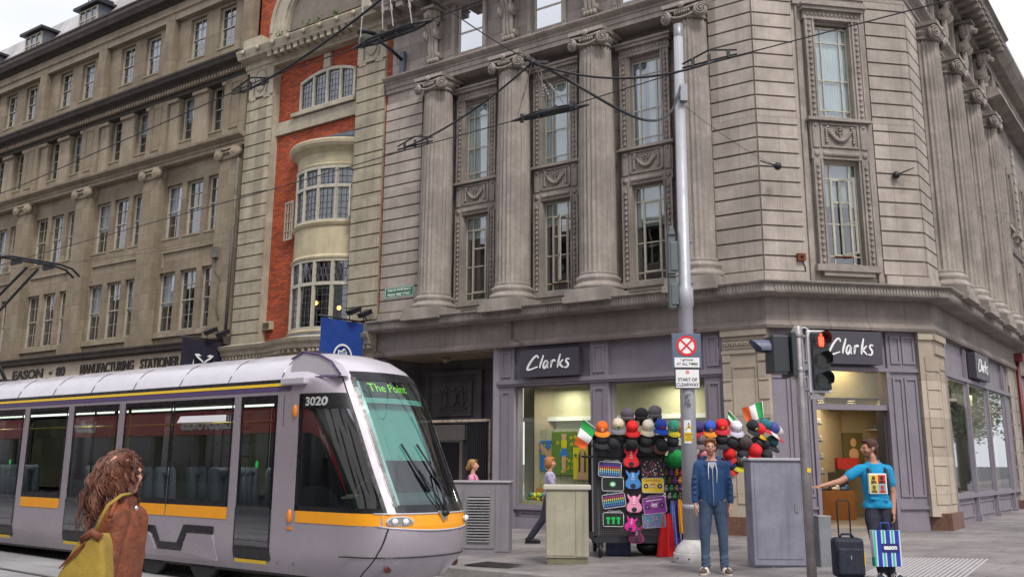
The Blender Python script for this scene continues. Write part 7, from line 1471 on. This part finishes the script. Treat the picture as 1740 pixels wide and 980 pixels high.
def hand(m, w, d, n, s=1.0, curl=.5, flip=1, spread=.0):
    """hand from wrist w, pointing d, palm normal n; five fingers"""
    d = Vector(d).normalized(); n = Vector(n); n = (n-d*n.dot(d)).normalized(); b = d.cross(n)*flip; w = Vector(w)
    for k in range(4):
        o = b*(.030-.020*k)*s; m.caps(w+o*.6+d*.012*s, w+o+d*.078*s, .014*s, .012*s, 8)
    for k, L in enumerate((.066, .076, .072, .056)):
        o = b*(.032-.021*k)*s*(1+spread); p = w+o+d*.080*s; dd = (d+b*spread*(.5-.33*k)).normalized(); a = dd
        for j, (f, r_) in enumerate(((.45, .0095), (.30, .0085), (.25, .0075))): a = (a+n*curl*(.35+.35*j)).normalized(); q = p+a*L*f*s; m.caps(p, q, r_*s, r_*.9*s, 7); p = q
    p = w+b*.030*s+d*.020*s; a = (d*.75+b*.75+n*.25).normalized()
    for L, r_ in ((.036, .013), (.028, .011), (.022, .009)): q = p+a*L*s; m.caps(p, q, r_*s, r_*.9*s, 8); p = q; a = (a*.8+d*.5+n*curl*.3).normalized()
def limb(m, pts, rs, n=12):
    for a, b, ra, rb in zip(pts, pts[1:], rs, rs[1:]): m.caps(a, b, ra, rb, n)
def hairmb(m, c, yaw, pitch, s, lumps):
    M = Matrix.Translation(c) @ Matrix.Rotation(yaw, 4, 'Z') @ Matrix.Rotation(pitch, 4, 'X'); m.M = M
    for p, r_ in lumps: m.ell(V(*p)*s, tuple(x*s for x in r_), 12, 9)
    m.M = None
def facepick(c, yaw, pitch, s, beard=False, base=0):
    M = (Matrix.Translation(c) @ Matrix.Rotation(yaw, 4, 'Z') @ Matrix.Rotation(pitch, 4, 'X')).inverted()
    def f(p):
        q = (M @ p)/s
        if abs(q.z) > .14 or abs(q.x) > .09 or q.y > .0: return base
        for k in (-1, 1):
            if (q.x-k*.031)**2/.013**2+(q.z-.002)**2/.007**2 < 1 and q.y < -.06: return 1
        if abs(q.x) < .024 and abs(q.z+.056) < .0055 and q.y < -.085: return 2
        if beard and q.z < -.040 and q.y < -.005 and not (abs(q.x) < .02 and q.z > -.05): return 3
        return base
    return f
def shoes(t, feet, mats, stripes=None):
    for (x, y, ang) in feet:
        m = MB(); m.M = Matrix.Translation((x, y, 0)) @ Matrix.Rotation(ang, 4, 'Z'); m.caps((0, .05, .055), (0, -.13, .045), .048, .042, 10); m.caps((0, .06, .07), (0, .0, .10), .045, .04, 10); m.ell((0, -.16, .04), (.048, .05, .032), 10, 7)
        o = part('shoe', fuse(m, 'shoe', mats[0], .012, 3), None, t); m = MB(); m.M = Matrix.Translation((x, y, 0)) @ Matrix.Rotation(ang, 4, 'Z'); m.extr([(-.045, .10), (-.05, -.05), (-.052, -.15), (-.02, -.205), (.02, -.205), (.052, -.15), (.05, -.05), (.045, .10)], 0, .025); sub(o, 'sole', m, mats[1])
        if stripes:
            m = MB(); m.M = Matrix.Translation((x, y, 0)) @ Matrix.Rotation(ang, 4, 'Z')
            for k in range(3): m.tube([(-.05, -.02-.04*k, .03), (-.046, -.03-.04*k, .07), (-.02, -.04-.04*k, .094)], .007, 4); m.tube([(.05, -.02-.04*k, .03), (.046, -.03-.04*k, .07), (.02, -.04-.04*k, .094)], .007, 4)
            sub(o, 'stripes', m, stripes)
def glasses(t, c, yaw, pitch, s, col):
    m = MB(); m.M = Matrix.Translation(c) @ Matrix.Rotation(yaw, 4, 'Z') @ Matrix.Rotation(pitch, 4, 'X')
    for k in (-1, 1):
        m.tube([V(k*.034+.024*cos(a), -.104, .0+.017*sin(a))*s for a in [2*pi*i/14 for i in range(15)]], .0022*s, 4); m.tube([V(k*.058, -.102, .004)*s, V(k*.074, -.04, .004)*s, V(k*.078, .01, .0)*s], .0022*s, 4)
    m.tube([V(-.010, -.106, .003)*s, V(.010, -.106, .003)*s], .0022*s, 4); part('glasses', m, col, t)
# ---- man in the blue hooded top, facing the camera
H1 = 1.86; gx, gy = 2.86, 14.1; face = math.atan2(-gx, gy)*.6
man = thing('person', 'bearded man in a blue zip hooded top and jeans standing beside the tall pole', 'person', (gx, gy, gz(gx)), face); s = H1/1.80
hc = V(-.01, -.025, 1.665)*s; sh = [V(k*.19, .0, 1.445)*s for k in (-1, 1)]
m = MB(); headmb(m, hc, 0, R(-5), s); m.caps(V(0, .01, 1.60)*s, V(0, .025, 1.47)*s, .056*s, .062*s, 14); limb(m, [V(0, .02, 1.40)*s, V(0, .01, 1.2)*s, V(0, 0, 1.0)*s], [.13*s, .12*s, .12*s])
for k in (-1, 1):
    S_, E_, W_2 = V(k*.180, .01, 1.43)*s, V(k*.232, .02, 1.14)*s, V(k*.236, -.02, .90)*s; limb(m, [V(k*.08, .01, 1.42)*s, S_, E_, W_2], [.06*s, .052*s, .04*s, .027*s]); hand(m, W_2+V(0, 0, -.01), (0, -.10, -1), (-k, .2, 0), s*1.02, .55, -k)
    limb(m, [V(k*.09, 0, .96)*s, V(k*.115, -.015, .52)*s, V(k*.12, .01, .10)*s, V(k*.125, -.08, .05)*s], [.085*s, .055*s, .038*s, .03*s])
part('body', fuse(m, 'body', [SKIN, EYE_, LIP, BEARD], .0085, 2, facepick(hc, 0, R(-5), s, True)), None, man)
m = MB(); limb(m, [V(0, .015, 1.38)*s, V(0, .01, 1.22)*s, V(0, 0, 1.02)*s, V(0, 0, .93)*s], [.140*s, .138*s, .132*s, .132*s])
for k in (-1, 1):
    limb(m, [V(k*.06, .015, 1.42)*s, V(k*.178, .012, 1.42)*s, V(k*.232, .025, 1.14)*s, V(k*.238, -.01, .945)*s], [.080*s, .068*s, .055*s, .043*s]); m.caps(V(k*.085, 0, 1.30)*s, V(k*.075, 0, .95)*s, .102*s, .095*s, 12); m.caps(V(k*.15, .01, 1.42)*s, V(k*.09, .01, 1.2)*s, .07*s, .09*s, 12)
    for q in range(4): z = (1.05+.07*q); m.caps(V(k*.236, -.04, z)*s, V(k*.228, .02, z+.03)*s, .026*s, .026*s, 6)
m.caps(V(-.09, .06, 1.50)*s, V(.09, .06, 1.50)*s, .055*s, .055*s, 10); m.caps(V(-.10, .02, 1.47)*s, V(-.06, -.09, 1.42)*s, .04*s, .028*s, 8); m.caps(V(.10, .02, 1.47)*s, V(.06, -.09, 1.42)*s, .04*s, .028*s, 8)
m.caps(V(-.10, .0, .90)*s, V(.10, .0, .90)*s, .085*s, .085*s, 10)
part('hooded_top', fuse(m, 'hooded_top', HOOD, .010, 2, hem=.885*s), None, man)
m = MB(); m.tube([V(0, -.158, 1.40)*s, V(0, -.168, 1.30)*s, V(0, -.166, 1.1)*s, V(0, -.162, .90)*s], .006, 5); part('zip', m, plain('zip metal', (.4, .42, .48), .4, .4), man)
m = MB(); m.tube([V(-.045, -.120, 1.46)*s, V(-.055, -.165, 1.38)*s, V(-.055, -.172, 1.24)*s], .006, 5); m.tube([V(.045, -.120, 1.46)*s, V(.06, -.165, 1.36)*s, V(.05, -.172, 1.20)*s], .006, 5); part('hood_cords', m, WHITE, man)
m = MB(); m.prism([(-.045, 1.47), (.045, 1.47), (.03, 1.41), (0, 1.37), (-.03, 1.41)], -.125, -.09)
for v in m.v: v *= s
part('t_shirt', m, plain('pale grey t-shirt', (.5, .5, .55), .8), man)
m = MB(); 
for k in (-1, 1): m.tube([V(k*.06, -.160, 1.03)*s, V(k*.13, -.140, .92)*s], .004, 4)
part('pocket_seam', m, plain('navy seam', (.01, .02, .06), .9), man)
m = MB()
for k in (-1, 1):
    limb(m, [V(k*.075, 0, .93)*s, V(k*.098, -.005, .78)*s, V(k*.118, -.02, .50)*s, V(k*.122, .005, .28)*s, V(k*.125, .0, .10)*s], [.105*s, .092*s, .070*s, .060*s, .060*s])
    for q in range(3): m.caps(V(k*.12-.03, -.045, .10+.05*q)*s, V(k*.12+.04, -.05, .12+.05*q)*s, .025*s, .025*s, 6)
    m.caps(V(k*.12-.03, -.055, .47)*s, V(k*.12+.03, -.055, .50)*s, .03*s, .03*s, 6)
part('jeans', fuse(m, 'jeans', JEAN, .012, 3), None, man)
shoes(man, [(-.135, -.02, R(-18)), (.135, -.02, R(14))], (plain('brown suede shoe', (.10, .06, .04), .7), plain('shoe sole', (.55, .5, .42), .6)), WHITE)
HAIRG = mat('ginger brown hair', (.30, .11, .03), .7, var=.35, vs=35, bump=.8, bs=90)
m = MB(); hairmb(m, hc, 0, R(-5), s, [((0, .03, .055), (.083, .098, .080)), ((0, .07, .0), (.074, .055, .07)), ((.03, -.05, .095), (.05, .05, .028)), ((-.035, -.045, .09), (.045, .05, .028)), ((0, .0, .105), (.06, .07, .03)), ((.062, -.01, .06), (.028, .06, .045)), ((-.062, -.01, .06), (.028, .06, .045)), ((-.01, -.065, .10), (.05, .03, .022))]); part('hair', fuse(m, 'hair', HAIRG, .009, 1), None, man)
glasses(man, hc, 0, R(-5), s, plain('thin dark glasses', (.05, .04, .04), .3))
# ---- man in the bright blue t-shirt reaching to the pole, suitcase beside
gx, gy = 4.75, 13.0; s = 1.80/1.80
m2 = thing('person', 'man in a bright blue t-shirt stretching his arm to the traffic light pole', 'person', (gx, gy, gz(gx)), 0)
hy = R(-78); hc = V(-.03, .0, 1.655); SK4 = [SKIN2, EYE_, LIP, plain('dark stubble', (.20, .085, .05), .8)]
m = MB(); headmb(m, hc, hy, 0, 1.0); m.caps(V(-.005, .0, 1.56), V(.02, .01, 1.44), .055, .062, 14); limb(m, [V(.02, .01, 1.38), V(.02, .01, 1.2), V(.02, 0, 1.0)], [.12, .11, .115])
Rs, Re, Rw = V(-.17, -.01, 1.385), V(-.45, -.05, 1.235), V(-.71, -.07, 1.17)
Ls, Le, Lw = V(.20, .0, 1.38), V(.245, .0, 1.08), V(.20, -.08, .84)
limb(m, [V(-.06, 0, 1.40), Rs, Re, Rw], [.06, .050, .040, .027]); hand(m, Rw, (-1, -.1, -.08), (0, 0, -1), 1., .35, 1, .35)
limb(m, [V(.10, 0, 1.40), Ls, Le, Lw], [.06, .050, .042, .029]); hand(m, Lw, (-.05, -.25, -1), (-1, .1, 0), 1., 1.0, -1)
limb(m, [V(-.06, 0, .95), V(-.06, -.06, .50), V(.02, .04, .10), V(.0, -.06, .05)], [.08, .055, .038, .03]); limb(m, [V(.10, 0, .95), V(.14, -.02, .50), V(.15, .04, .10), V(.17, -.05, .05)], [.08, .055, .038, .03])
part('body', fuse(m, 'body', SK4, .0085, 2, facepick(hc, hy, 0, 1., True)), None, m2)
m = MB(); limb(m, [V(.02, .01, 1.36), V(.025, .01, 1.2), V(.03, 0, 1.02), V(.03, 0, .93)], [.135, .132, .132, .14]); 
for k, (a, b) in ((-1, (Rs, Re)), (1, (Ls, Le))): m.caps(V(.02+k*.06, .01, 1.39), a, .075, .068, 12); m.caps(a, a+(b-a)*.55, .070, .066, 12); m.caps(V(.02+k*.09, 0, 1.33), V(.03+k*.06, 0, .96), .095, .095, 12)
for q in range(4): m.caps(V(-.08, -.11, 1.02+.05*q), V(.12, -.12, 1.0+.045*q), .022, .022, 6)
m.caps(V(-.05, 0, 1.44), V(.09, 0, 1.44), .05, .05, 10)
m.caps(V(-.05, 0, .92), V(.12, 0, .92), .112, .112, 12)
part('t_shirt', fuse(m, 't_shirt', TEAL, .010, 2, hem=.90), None, m2)
m = MB(); x0, z0 = -.10, 1.09; m.box(x0-.008, x0+.218, -.152, -.10, z0-.008, z0+.248); pr = part('print_panel', m, WHITE, m2)
for i, (a, b, c, f) in enumerate(((0, 1, (.75, .55, .03), (.1, .06, .04)), (1, 1, (.6, .03, .02), (.03, .02, .02)), (0, 0, (.55, .45, .10), (.12, .10, .03)), (1, 0, (.2, .35, .4), (.5, .03, .03)))):
    m = MB(); m.box(x0+.105*a, x0+.105*a+.10, -.154, -.15, z0+.117*b, z0+.117*b+.112); q = sub(pr, 'square', m, C(c)); m = MB(); cx, cz = x0+.105*a+.05, z0+.117*b+.06
    m.prism([(cx+.022*cos(2*pi*k/12), cz+.012+.028*sin(2*pi*k/12)) for k in range(12)], -.156, -.154); m.prism([(cx-.04, cz-.055), (cx+.04, cz-.055), (cx+.025, cz-.02), (cx-.025, cz-.02)], -.156, -.154); sub(pr, 'silhouette', m, C(f))
m = MB(); limb(m, [V(-.035, 0, .92), V(-.06, -.02, .76), V(-.045, -.06, .50), V(.0, .0, .28), V(.04, .03, .10)], [.098, .092, .075, .066, .06]); limb(m, [V(.105, 0, .92), V(.12, -.005, .76), V(.14, -.02, .50), V(.148, .01, .28), V(.15, .03, .10)], [.098, .092, .075, .066, .06]); m.caps(V(-.045, 0, .93), V(.105, 0, .93), .085, .085, 10)
part('trousers', fuse(m, 'trousers', NAVYT, .012, 3), None, m2); shoes(m2, [(.03, .0, R(-30)), (.17, .0, R(20))], (plain('dark trainer', (.04, .05, .07), .6), WHITE), WHITE)
HAIRD = mat('dark brown hair', (.10, .035, .02), .7, var=.35, vs=35, bump=.8, bs=90)
m = MB(); hairmb(m, hc, hy, 0, 1., [((0, .03, .055), (.083, .098, .075)), ((0, .075, .0), (.074, .052, .07)), ((0, -.05, .095), (.055, .045, .026)), ((.062, .0, .05), (.026, .05, .05)), ((-.062, .0, .05), (.026, .05, .05)), ((0, .085, -.05), (.055, .035, .035))]); part('hair', fuse(m, 'hair', HAIRD, .009, 1), None, m2)
glasses(m2, hc, hy, 0, 1., IRON)
t = thing('backpack', 'olive striped backpack worn on the back of the man in blue', 'backpack', (gx+.12, gy+.21, gz(gx)+1.12)); m = MB(); m.ell((0, 0, -.02), (.19, .12, .26), 16, 12); m.ell((.06, .02, -.14), (.15, .13, .14), 14, 9); part('sack', m, mat('olive canvas', (.16, .15, .09), .8, var=.5, vs=9, col2=(.04, .05, .05)), t)
m = MB()
for k, xx in ((-1, -.205), (1, .02)): m.tube([(xx, .0, .18), (xx-.0, -.17, .315), (xx, -.325, .25), (xx+.01, -.345, .10), (xx+.01, -.30, -.05)], .02, 6, flat=1.4)
part('strap', m, plain('dark teal strap', (.02, .05, .07), .8), t)
t = thing('suitcase', 'upright navy black fabric suitcase with its handle pulled up beside the man in blue', 'suitcase', (4.35, 13.0, gz(4.35)), R(-4)); SC_ = mat('navy suitcase fabric', (.012, .016, .035), .7, var=.2, vs=9, bump=.2)
part('shell', MB().box(-.19, .19, -.12, .12, .05, .54), SC_, t, bev=.05); part('front_pocket', MB().box(-.16, .16, -.16, -.11, .09, .42), SC_, t, bev=.03); m = MB(); m.tube([(-.075, .08, .5), (-.08, .08, .98), (-.065, .08, 1.0), (.065, .08, 1.0), (.08, .08, .98), (.075, .08, .5)], .010, 6); part('pull_handle', m, IRON, t); part('top_handle', MB().tube([(-.09, 0, .53), (-.06, 0, .58), (.06, 0, .58), (.09, 0, .53)], .015, 6), SC_, t)
for k in (-1, 1): m = MB(); m.M = Matrix.Translation((k*.15, -.12, .035)) @ Matrix.Rotation(R(90), 4, 'Y'); m.lathe([(.035, -.02), (.035, .02)], n=14); part('wheel', m, IRON, t)
part('luggage_tag', MB().box(.19, .21, -.05, .02, .20, .36), YEL, t); part('logo', MB().box(.0, .008, -.166, -.158, .28, .33), plain('grey logo', (.4, .4, .42), .5), t)
bagc = Vector((gx+.02, gy-.10, gz(gx))); t = thing('shopping_bag', 'blue green and white striped shopping bag held by the man in blue', 'bag', (4.80, 12.86, gz(4.8)+.19), R(2))
BST = stripem('striped bag paper', (.01, .04, .35), [(.01, .04, .35), (.02, .06, .4), (.62, .64, .68), (.03, .38, .30), (.03, .45, .35), (.6, .62, .66), (.02, .05, .35)], .115)
part('sack', MB().prism([(-.17, 0), (.17, 0), (.18, .44), (-.18, .44)], -.045, .055), BST, t); lb = part('name_panel', MB().box(-.075, .145, -.049, -.046, .17, .28), plain('deep navy label', (.012, .015, .12), .5), t)
link('lettering', textmesh('eason', .17, .045, .001, WHITE, bold=.04), lb).location = (.035, -.051, .205); part('handle', MB().tube([(-.06, 0, .43), (-.05, 0, .53), (.05, 0, .53), (.06, 0, .43)], .01, 6), plain('blue cord', (.02, .08, .4), .6), t)
# ---- woman walking away in the foreground
gx, gy = -2.13, 5.35; s = 1.78/1.8; gw = gz(gx)-.12; wm = thing('person', 'woman with long curly brown hair and brown leather jacket walking past the tram', 'person', (gx, gy, gw), 0)
wy_ = R(152); hc = V(.05, 0, 1.675)*s          # turned to the right and away
m = MB(); headmb(m, hc, wy_, 0, s*.98); m.caps(V(.02, 0, 1.60)*s, V(-.0, 0, 1.45)*s, .048*s, .055*s, 12); limb(m, [V(0, 0, 1.36)*s, V(0, 0, 1.15)*s, V(0, 0, .95)*s], [.085*s, .085*s, .10*s])
Ra, Rb_, Rc = V(.07, -.15, 1.43)*s, V(.05, -.19, 1.13)*s, V(.14, -.18, .90)*s; limb(m, [Ra, Rb_, Rc], [.05, .04, .027]); hand(m, Rc, (.3, 0, -1), (0, 1, 0), .9, .6, 1)
La, Lb_, Lc = V(.07, .15, 1.43)*s, V(.05, .20, 1.08)*s, V(.18, .15, .95)*s; limb(m, [La, Lb_, Lc], [.05, .04, .027]); hand(m, Lc, (.6, 0, -.6), (0, -1, 0), .9, .6, -1)
for k, dx in ((-1, .12), (1, -.15)): limb(m, [V(0, k*.09, .92)*s, V(dx*.6, k*.09, .5)*s, V(dx, k*.09, .09)*s, V(dx+.12, k*.09, .04)*s], [.09, .055, .038, .03])
part('body', fuse(m, 'body', [SKIN, EYE_, LIP, SKIN], .010, 2, facepick(hc, wy_, 0, s*.98)), None, wm)
m = MB(); limb(m, [V(.04, 0, 1.42)*s, V(.03, 0, 1.2)*s, V(.02, 0, 1.0)*s, V(.0, 0, .86)*s], [.11*s, .12*s, .12*s, .15*s])
for k in (-1, 1):
    a, b, c = (Ra, Rb_, Rc) if k < 0 else (La, Lb_, Lc); limb(m, [V(.05, k*.07, 1.46)*s, a, b, c+(b-c)*.15], [.075, .075, .064, .048]); m.caps(V(.04, k*.07, 1.34)*s, V(.02, k*.07, .92)*s, .10, .11, 12)
    for q in range(9): t_ = q/8; p = a*(1-t_)+b*t_ if q < 6 else b*(1-(t_-.7)*3)+c*(t_-.7)*3; m.caps(p+V(-.05, k*.035, .01), p+V(.05, k*.035, .035*(1 if q % 2 else -.6)), .020, .016, 6)
m.caps(V(.08, -.05, 1.53)*s, V(.08, .05, 1.53)*s, .035, .035, 8); m.caps(V(.0, -.05, 1.53)*s, V(.0, .05, 1.53)*s, .035, .035, 8)
part('leather_jacket', fuse(m, 'leather_jacket', LEATH, .010, 2), None, wm)
m = MB(); 
for k, dx in ((-1, .12), (1, -.15)): limb(m, [V(0, k*.08, .95)*s, V(dx*.6, k*.09, .5)*s, V(dx, k*.09, .09)*s], [.12, .075, .06])
part('jeans', fuse(m, 'jeans', JEAN, .014, 2), None, wm); shoes(wm, [(.16, -.09, R(90)), (-.12, .09, R(90))], (TAN, IRON))
part('epaulette', MB().tube([V(.05, -.08, 1.545)*s, V(.07, -.15, 1.525)*s, V(.08, -.22, 1.46)*s], .014, 6), LEATH, wm); part('jacket_stud', MB().ell(V(.165, -.10, 1.50)*s, .014, 8, 6), CHR, wm)
# curly hair: a soft core and several hundred spiralling locks
HAIRC = mat('curly brown hair', (.24, .085, .045), .6, var=.5, vs=14, col2=(.045, .018, .014)); rnd = random.Random(21)
m = MB(); m.ell(hc+V(-.02, 0, .03), (.080, .084, .092), 14, 10); m.ell(hc+V(-.05, 0, -.07), (.065, .08, .12), 12, 9)
for i in range(190):
    a = rnd.uniform(-2.6, 2.9)+pi; e = rnd.uniform(-.45, 1.45); root = hc+V(-.01+.090*cos(e)*cos(a), .092*cos(e)*sin(a), .03+.098*sin(e)); fwd = (root.x-hc.x)/.09
    if root.x > hc.x+.055 and root.y > hc.y-.01 and root.z < hc.z+.05: continue
    L_ = rnd.uniform(.20, .37)*(1-.52*max(0, fwd+.25)); out = (root-hc-V(0, 0, .02)).normalized()*.7; ph = rnd.random()*6.28; n = 26; fr_ = rnd.uniform(.55, 1.0); amp = rnd.uniform(.007, .016)
    blow = V(-.05-.30*rnd.random(), rnd.uniform(-.20, .16), -1).normalized(); frz = rnd.random() < .18
    for q in range(9 if not frz else 5):
        p = root+V(rnd.gauss(0, .004), rnd.gauss(0, .004), rnd.gauss(0, .004)); off = rnd.gauss(0, .35); pts = [p.copy()]; LL = L_*rnd.uniform(.8, 1.08); sp = rnd.uniform(.6, 1.25)*(2 if frz else 1)
        for k in range(1, n):
            t_ = k/n; d = (out*(1-t_)**4*.9+blow*(.55+t_)).normalized(); p = p+d*LL/n; r_ = amp*sp*min(1, .3+1.6*t_); pts.append(p+V(r_*cos(ph+off+k*fr_), r_*sin(ph+off+k*fr_), r_*.7*sin(ph+k*fr_*.9+off)))
        w0 = rnd.uniform(.0018, .0034); m.tube(pts, [w0*(1-.7*(k/n)**2) for k in range(n)], 3, cap=False)
part('hair', m, HAIRC, wm)
t = thing('tote_bag', 'slouchy mustard canvas bag hung from the shoulder of the curly haired woman', 'bag', (-2.07, 5.05, gw+1.37)); m = MB(); m.prism([(-.05, .0), (.04, .0), (.06, -.06), (.12, -.50), (.08, -.58), (-.26, -.58), (-.30, -.50), (-.10, -.08)], -.07, .07); part('sack', fuse(m, 'sack', MUST, .012, 6), None, t)
m = MB(); m.tube([(-.02, 0, -.02), (.0, -.02, .03), (.025, -.04, .08), (.05, -.03, .14), (.085, .04, .185), (.09, .14, .19)], .007, 6, flat=1.7); part('strap', m, MUST, t); m = MB(); rnd = random.Random(1)
for k in range(7): m.tube([(-.02+.01*k, -.05, -.01), (-.03-.01*k, -.08, -.04-.01*k), (-.07-.012*k, -.08, -.10-.01*k)], .004, 4)
m.tube([(-.05, -.06, -.03), (0, -.07, .01), (.04, -.06, -.02)], .022, 6); part('drawstring', m, plain('brown leather cord', (.16, .04, .015), .6), t)
# ---- two women by the shop
def walker(label, loc, rz, s, top, trou, hair, stride, hairl, topm, extra=None):
    t = thing('person', label, 'person', loc, rz); hc = V(0, 0, 1.66)*s; m = MB(); headmb(m, hc, 0, 0, s); m.caps(V(0, 0, 1.57)*s, V(0, .02, 1.43)*s, .045*s, .055*s, 10); limb(m, [V(0, 0, 1.36)*s, V(0, 0, 1.0)*s], [.11*s, .11*s])
    for k in (-1, 1):
        a, b, c = V(k*.165, 0, 1.38)*s, V(k*.21, k*stride*.10, 1.10)*s, V(k*.19, k*stride*.25-.06, .90)*s; limb(m, [a, b, c], [.048*s, .038*s, .026*s]); hand(m, c, (0, -.1, -1), (-k, 0, 0), s*.92, .6, -k)
        limb(m, [V(k*.085, 0, .95)*s, V(k*.09, -k*stride*.2-.05*stride, .5)*s, V(k*.09, -k*stride*.45+.0, .11)*s, V(k*.09, -k*stride*.45-.10, .05)*s], [.09*s, .055*s, .036*s, .028*s])
    part('body', fuse(m, 'body', [SKIN, EYE_, LIP, SKIN], .011, 2, facepick(hc, 0, 0, s)), None, t); m = MB(); limb(m, [V(0, .01, 1.36)*s, V(0, .01, 1.15)*s, V(0, .01, .95)*s], [.13*s, .125*s, .135*s])
    for k in (-1, 1): a, b, c = V(k*.165, 0, 1.38)*s, V(k*.21, k*stride*.10, 1.10)*s, V(k*.19, k*stride*.25-.06, .90)*s; m.caps(V(k*.05, 0, 1.39)*s, a, .07*s, .066*s, 10); m.caps(a, a+(b-a)*topm, .066*s, .058*s, 10); m.caps(V(k*.08, 0, 1.3)*s, V(k*.07, 0, .98)*s, .09*s, .1*s, 10)
    part('top', fuse(m, 'top', top, .014, 3), None, t); m = MB()
    for k in (-1, 1): limb(m, [V(k*.075, .01, .95)*s, V(k*.09, -k*stride*.2-.05*stride, .5)*s, V(k*.09, -k*stride*.44, .12)*s], [.115*s, .08*s, .07*s])
    part('trousers', fuse(m, 'trousers', trou, .014, 3), None, t); shoes(t, [(-.09*s, stride*.45*s, 0), (.09*s, -stride*.45*s, 0)], (IRON, IRON)); m = MB(); hairmb(m, hc, 0, 0, s, hairl); part('hair', fuse(m, 'hair', hair, .010, 1), None, t); return t
PINK = plain('pink t-shirt', (.70, .25, .36), .8); BLON = mat('blond hair', (.50, .26, .08), .6, var=.3, vs=30, bump=.6, bs=90); STRB = mat('strawberry blond hair', (.58, .22, .05), .6, var=.3, vs=30, bump=.6, bs=90)
w1 = walker('woman in a pink t-shirt with sunglasses on her blond hair behind the louvred cabinet', (-.72, 19.2, gz(-.7)), R(78), .92, PINK, NAVYT, BLON, .25, [((0, .03, .055), (.084, .10, .075)), ((0, .09, -.01), (.07, .05, .08)), ((0, .12, -.06), (.045, .05, .05)), ((0, -.05, .095), (.055, .04, .025)), ((.06, .02, .04), (.03, .06, .06)), ((-.06, .02, .04), (.03, .06, .06))], .5)
m = MB(); [m.ell(V(k*.035, -.075, 1.66+.12)*.92, (.028, .012, .018), 8, 6) for k in (-1, 1)]; part('sunglasses', m, IRON, w1); part('shoulder_strap', MB().tube([V(-.10, -.10, 1.2)*.92, V(-.11, -.05, 1.44)*.92, V(-.10, .10, 1.42)*.92, V(-.1, .13, 1.15)*.92], .014, 5), plain('navy strap', (.02, .03, .10), .8), w1)
w2 = walker('strawberry blond woman in a white and purple top striding right behind the cream cabinet', (.80, 19.9, gz(.8)), R(80), .93, mat('white top with purple print', (.62, .6, .7), .8, var=.6, vs=9, col2=(.25, .10, .4)), NAVYT, STRB, .95, [((0, .03, .050), (.095, .11, .085)), ((0, .06, -.03), (.09, .075, .10)), ((0, -.04, .09), (.07, .06, .04)), ((.07, .02, .0), (.035, .07, .09)), ((-.07, .02, .0), (.035, .07, .09))], .5)
# passenger seen through the tram window, and the people mirrored along the avenue are left out
for i, (u, o_, tp_, hr) in enumerate(((12.5, 2.6, PINK, BLON), (15, 3.1, plain('black top', (.02, .02, .025), .8), STRB), (19, 3.9, WHITE, HAIRD))):
    q = F2.w(u, gz(20), o_); walker(['fair haired woman in a pink top walking along the avenue beside the shop windows', 'woman in a black top walking along the avenue mirrored in the shop panes', 'dark haired person in a white top walking along the avenue further off'][i], tuple(q), R(40+90*i), .95, tp_, NAVYT, hr, .7, [((0, .03, .050), (.09, .105, .085)), ((0, .06, -.03), (.08, .07, .08)), ((0, -.04, .09), (.07, .06, .03))], .5)
# every mesh gets clean normals where it was written by hand
for me in {o.data for o in bpy.data.objects if o.type == 'MESH'}:
    if len(me.polygons) < 60000:
        bm = bmesh.new(); bm.from_mesh(me); bmesh.ops.remove_doubles(bm, verts=bm.verts, dist=1e-5) if len(me.vertices) < 4000 and len(me.polygons) and False else None; bmesh.ops.recalc_face_normals(bm, faces=bm.faces)
        if me.name.split('.')[0] in ('ground', 'pavement', 'tramway'):
            for f in bm.faces:
                if f.normal.z < 0: f.normal_flip()
        bm.to_mesh(me); bm.free()
